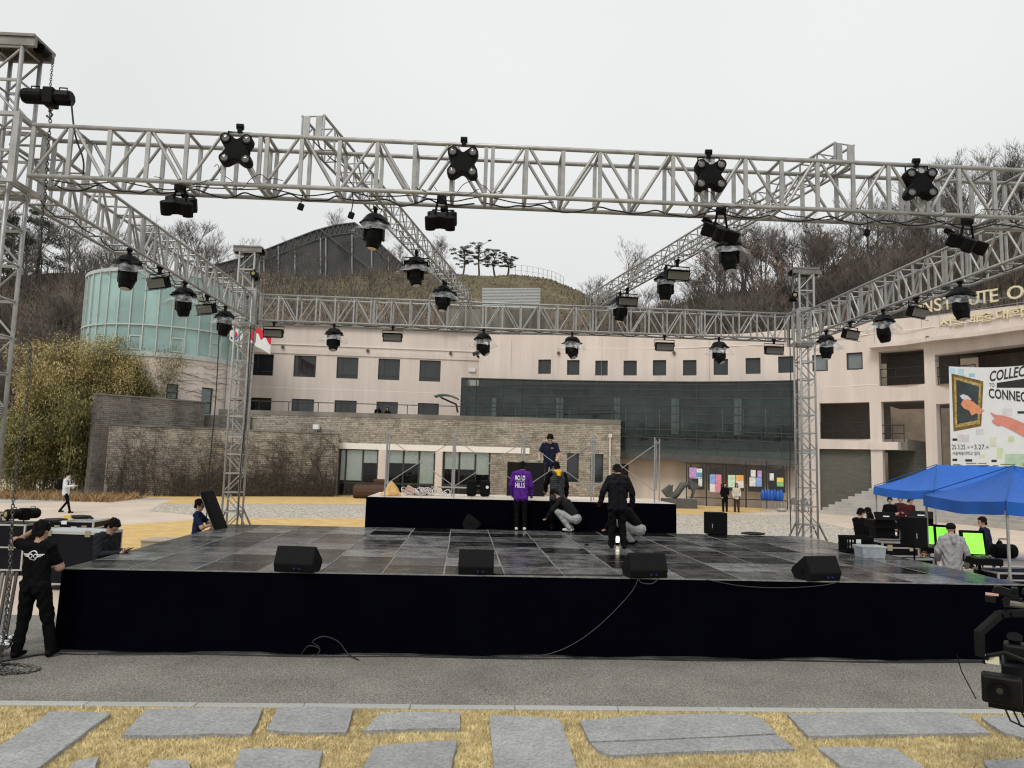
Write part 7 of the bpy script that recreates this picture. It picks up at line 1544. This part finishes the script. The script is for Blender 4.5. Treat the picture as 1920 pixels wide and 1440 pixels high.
def btext(s, x0, x1, y, h_, shear=0, bold=.0, lay=2, tilt=0):
    a, b = bpt(x0, y, .0), bpt(x1, y + tilt, .0); c_, e_ = bpt((x0 + x1) / 2, y + tilt / 2 - h_ / 2), bpt((x0 + x1) / 2, y + tilt / 2 + h_ / 2); d = BP.dirv(0); xd = (b - a).normalized(); n = Vector((d.y, -d.x, 0)); up = Vector((0, 0, 1))
    M_ = Matrix(((xd.x, up.x, n.x, 0), (xd.y, up.y, n.y, 0), (xd.z, up.z, n.z, 0), (0, 0, 0, 1))); M_.translation = (a + b) / 2 + n * (.006 + .004 * lay)
    return text_obj('print_text', s, M_, (b - a).length, (c_ - e_).length, M_INK, bt, 0, bold, shear)
btext('COLLECT', 1856, 1936, 706, 20, .25, .02, tilt=-13); btext('TO', 1855, 1865, 722, 7); btext('CONNECT', 1854, 1936, 737, 19, 0, .02, tilt=9)
bpoly('print_bar', [(1869, 718), (1965, 703), (1965, 727), (1869, 727)], M_INK, 1)
btext('25.3.25.', 1785, 1812, 838, 9); btext('화', 1814, 1818, 839, 5); btext('-', 1821, 1825, 838, 1.5); btext('3.27.', 1827, 1848, 838, 9); btext('목', 1849, 1854, 839, 5); btext('서울예술대학교 일대', 1786, 1837, 850, 7)
for x, y, w_ in ((1786, 822, 9), (1786, 860, 9), (1810, 861, 13), (1859, 862, 10), (1908, 771, 14)): bpoly('print_bar', [(x, y), (x + w_, y), (x + w_, y + 4.5), (x, y + 4.5)], M_INK, 1)
for x, y, w_ in ((1787, 870, 14), (1811, 868, 20), (1834, 868, 16), (1811, 872, 44), (1862, 872, 10), (1876, 870, 28)): bpoly('print_line', [(x, y), (x + w_, y), (x + w_, y + 1.4), (x, y + 1.4)], pm('grey_ink', (.12, .12, .12)), 1)
for (x, y) in ((1778, 687), (1985, 672)): a = bpt(x, y); MB().tube(a, a + Vector((-.6 if x < 1900 else .6, .2, .35)), .015, n=5).build('rope', M_RAIL, bt)
# ------------------------------------------------------------------ flags
def flag(label, px, y0, y1, Y, fx0, fy0, fx1, fy1, kind):
    a, b = D(px, y0, Y), D(px, y1, Y); t = thing('flag', label, 'flag', (a.x, Y, b.z)); H_ = a.z - b.z; MB().tube((0, 0, 0), (0, 0, H_), .035, .025, 8).build('flagpole', M_ALUD, t)
    w_ = (fx1 - fx0) * Y / F_PX; h_ = (fy1 - fy0) * Y / F_PX; z1 = D(px, fy0, Y).z - b.z; nx, nz = 44, 26
    def cp(u, v): return Vector((u * w_ + .03, .1 * math.sin(u * 7) * u - .05 * v, z1 - v * h_ * .85 - u * h_ * .5 - .04 * math.sin(u * 5 + v)))
    mb = MB(); mb.v = [tuple(cp(i / nx, j / nz)) for i in range(nx + 1) for j in range(nz + 1)]
    for i in range(nx):
        for j in range(nz): mb.f.append((i * (nz + 1) + j, i * (nz + 1) + j + 1, (i + 1) * (nz + 1) + j + 1, (i + 1) * (nz + 1) + j)); u, v = (i + .5) / nx, (j + .5) / nz; mb.m.append((1 if (v < .42 + .12 * math.sin(u * 15) or u < .25) and v < .85 else 0) if kind == 'red' else 0)
    mb.build('cloth', [mat('white_flag', (.72, .72, .72), .8), mat('red_flag', (.6, .02, .05), .8)], t)
    if kind == 'tri':
        for s_, m in ((0, mat('flag_red', (.6, .03, .06), .8)), (1, mat('flag_blue', (.02, .07, .35), .8))):
            pp = [cp(.5 + .19 * math.cos(math.pi * (k / 8 + s_)), .5 - .28 * math.sin(math.pi * (k / 8 + s_))) + Vector((0, -.02, 0)) for k in range(9)]; MB().add(pp, [tuple(range(9))]).build('roundel', m, t)
        for u, v in ((.16, .2), (.84, .2), (.16, .8), (.84, .8)): MB().add([cp(u - .06, v - .07) + Vector((0, -.02, 0)), cp(u + .06, v - .07) + Vector((0, -.02, 0)), cp(u + .06, v + .07) + Vector((0, -.02, 0)), cp(u - .06, v + .07) + Vector((0, -.02, 0))], [(0, 1, 2, 3)]).build('bars', M_INK, t)
flag('red and white flag flying right of the rear left tower', 472, 602, 800, 49.6, 472, 606, 510, 650, 'red'); flag('white national flag with red and blue roundel behind the rear tower', 432, 602, 800, 49.6, 432, 606, 456, 642, 'tri'); flag('small red flag at the left of the rear tower', 413, 604, 800, 49.6, 413, 610, 424, 636, 'red')
# ------------------------------------------------------------------ planting edge at the left
rnd = random.Random(31)
for i in range(8):
    px = 5 + i * 20 + rnd.uniform(-6, 6); p = G(px, 926); o = MB(); rr = rnd.uniform(.25, .6)
    o.blob((0, 0, rr * .3), (rr, rr * .7, rr * .55), 9); o = o.build('edging_rock', mat('mossy_rock', (.2, .18, .15), .95, col2=(.1, .09, .07), vs=3, bump=.8, bs=5), loc=(p.x, p.y + .6, zg(p.y)), smooth=True); o.rotation_euler = (rnd.uniform(-.3, .3), rnd.uniform(-.3, .3), rnd.uniform(0, 3)); tag(o, 'rough grey rock along the edge of the bamboo bed', 'rock', 'rocks edging the bamboo bed')
n_ = 5000; X_ = np.random.uniform(-33, -20, n_); Y_ = np.random.uniform(37.2, 41, n_); tag(obj('leaf_litter', blades('leaf_litter', X_, Y_, np.array([zg(y) for y in Y_]), .05, .45, .05, 1.4, mat('dry_litter', (.32, .2, .09), .95, var=.4, vs=2, world=True))), 'dry litter and stalks at the foot of the bamboo', 'leaf litter', kind='stuff')
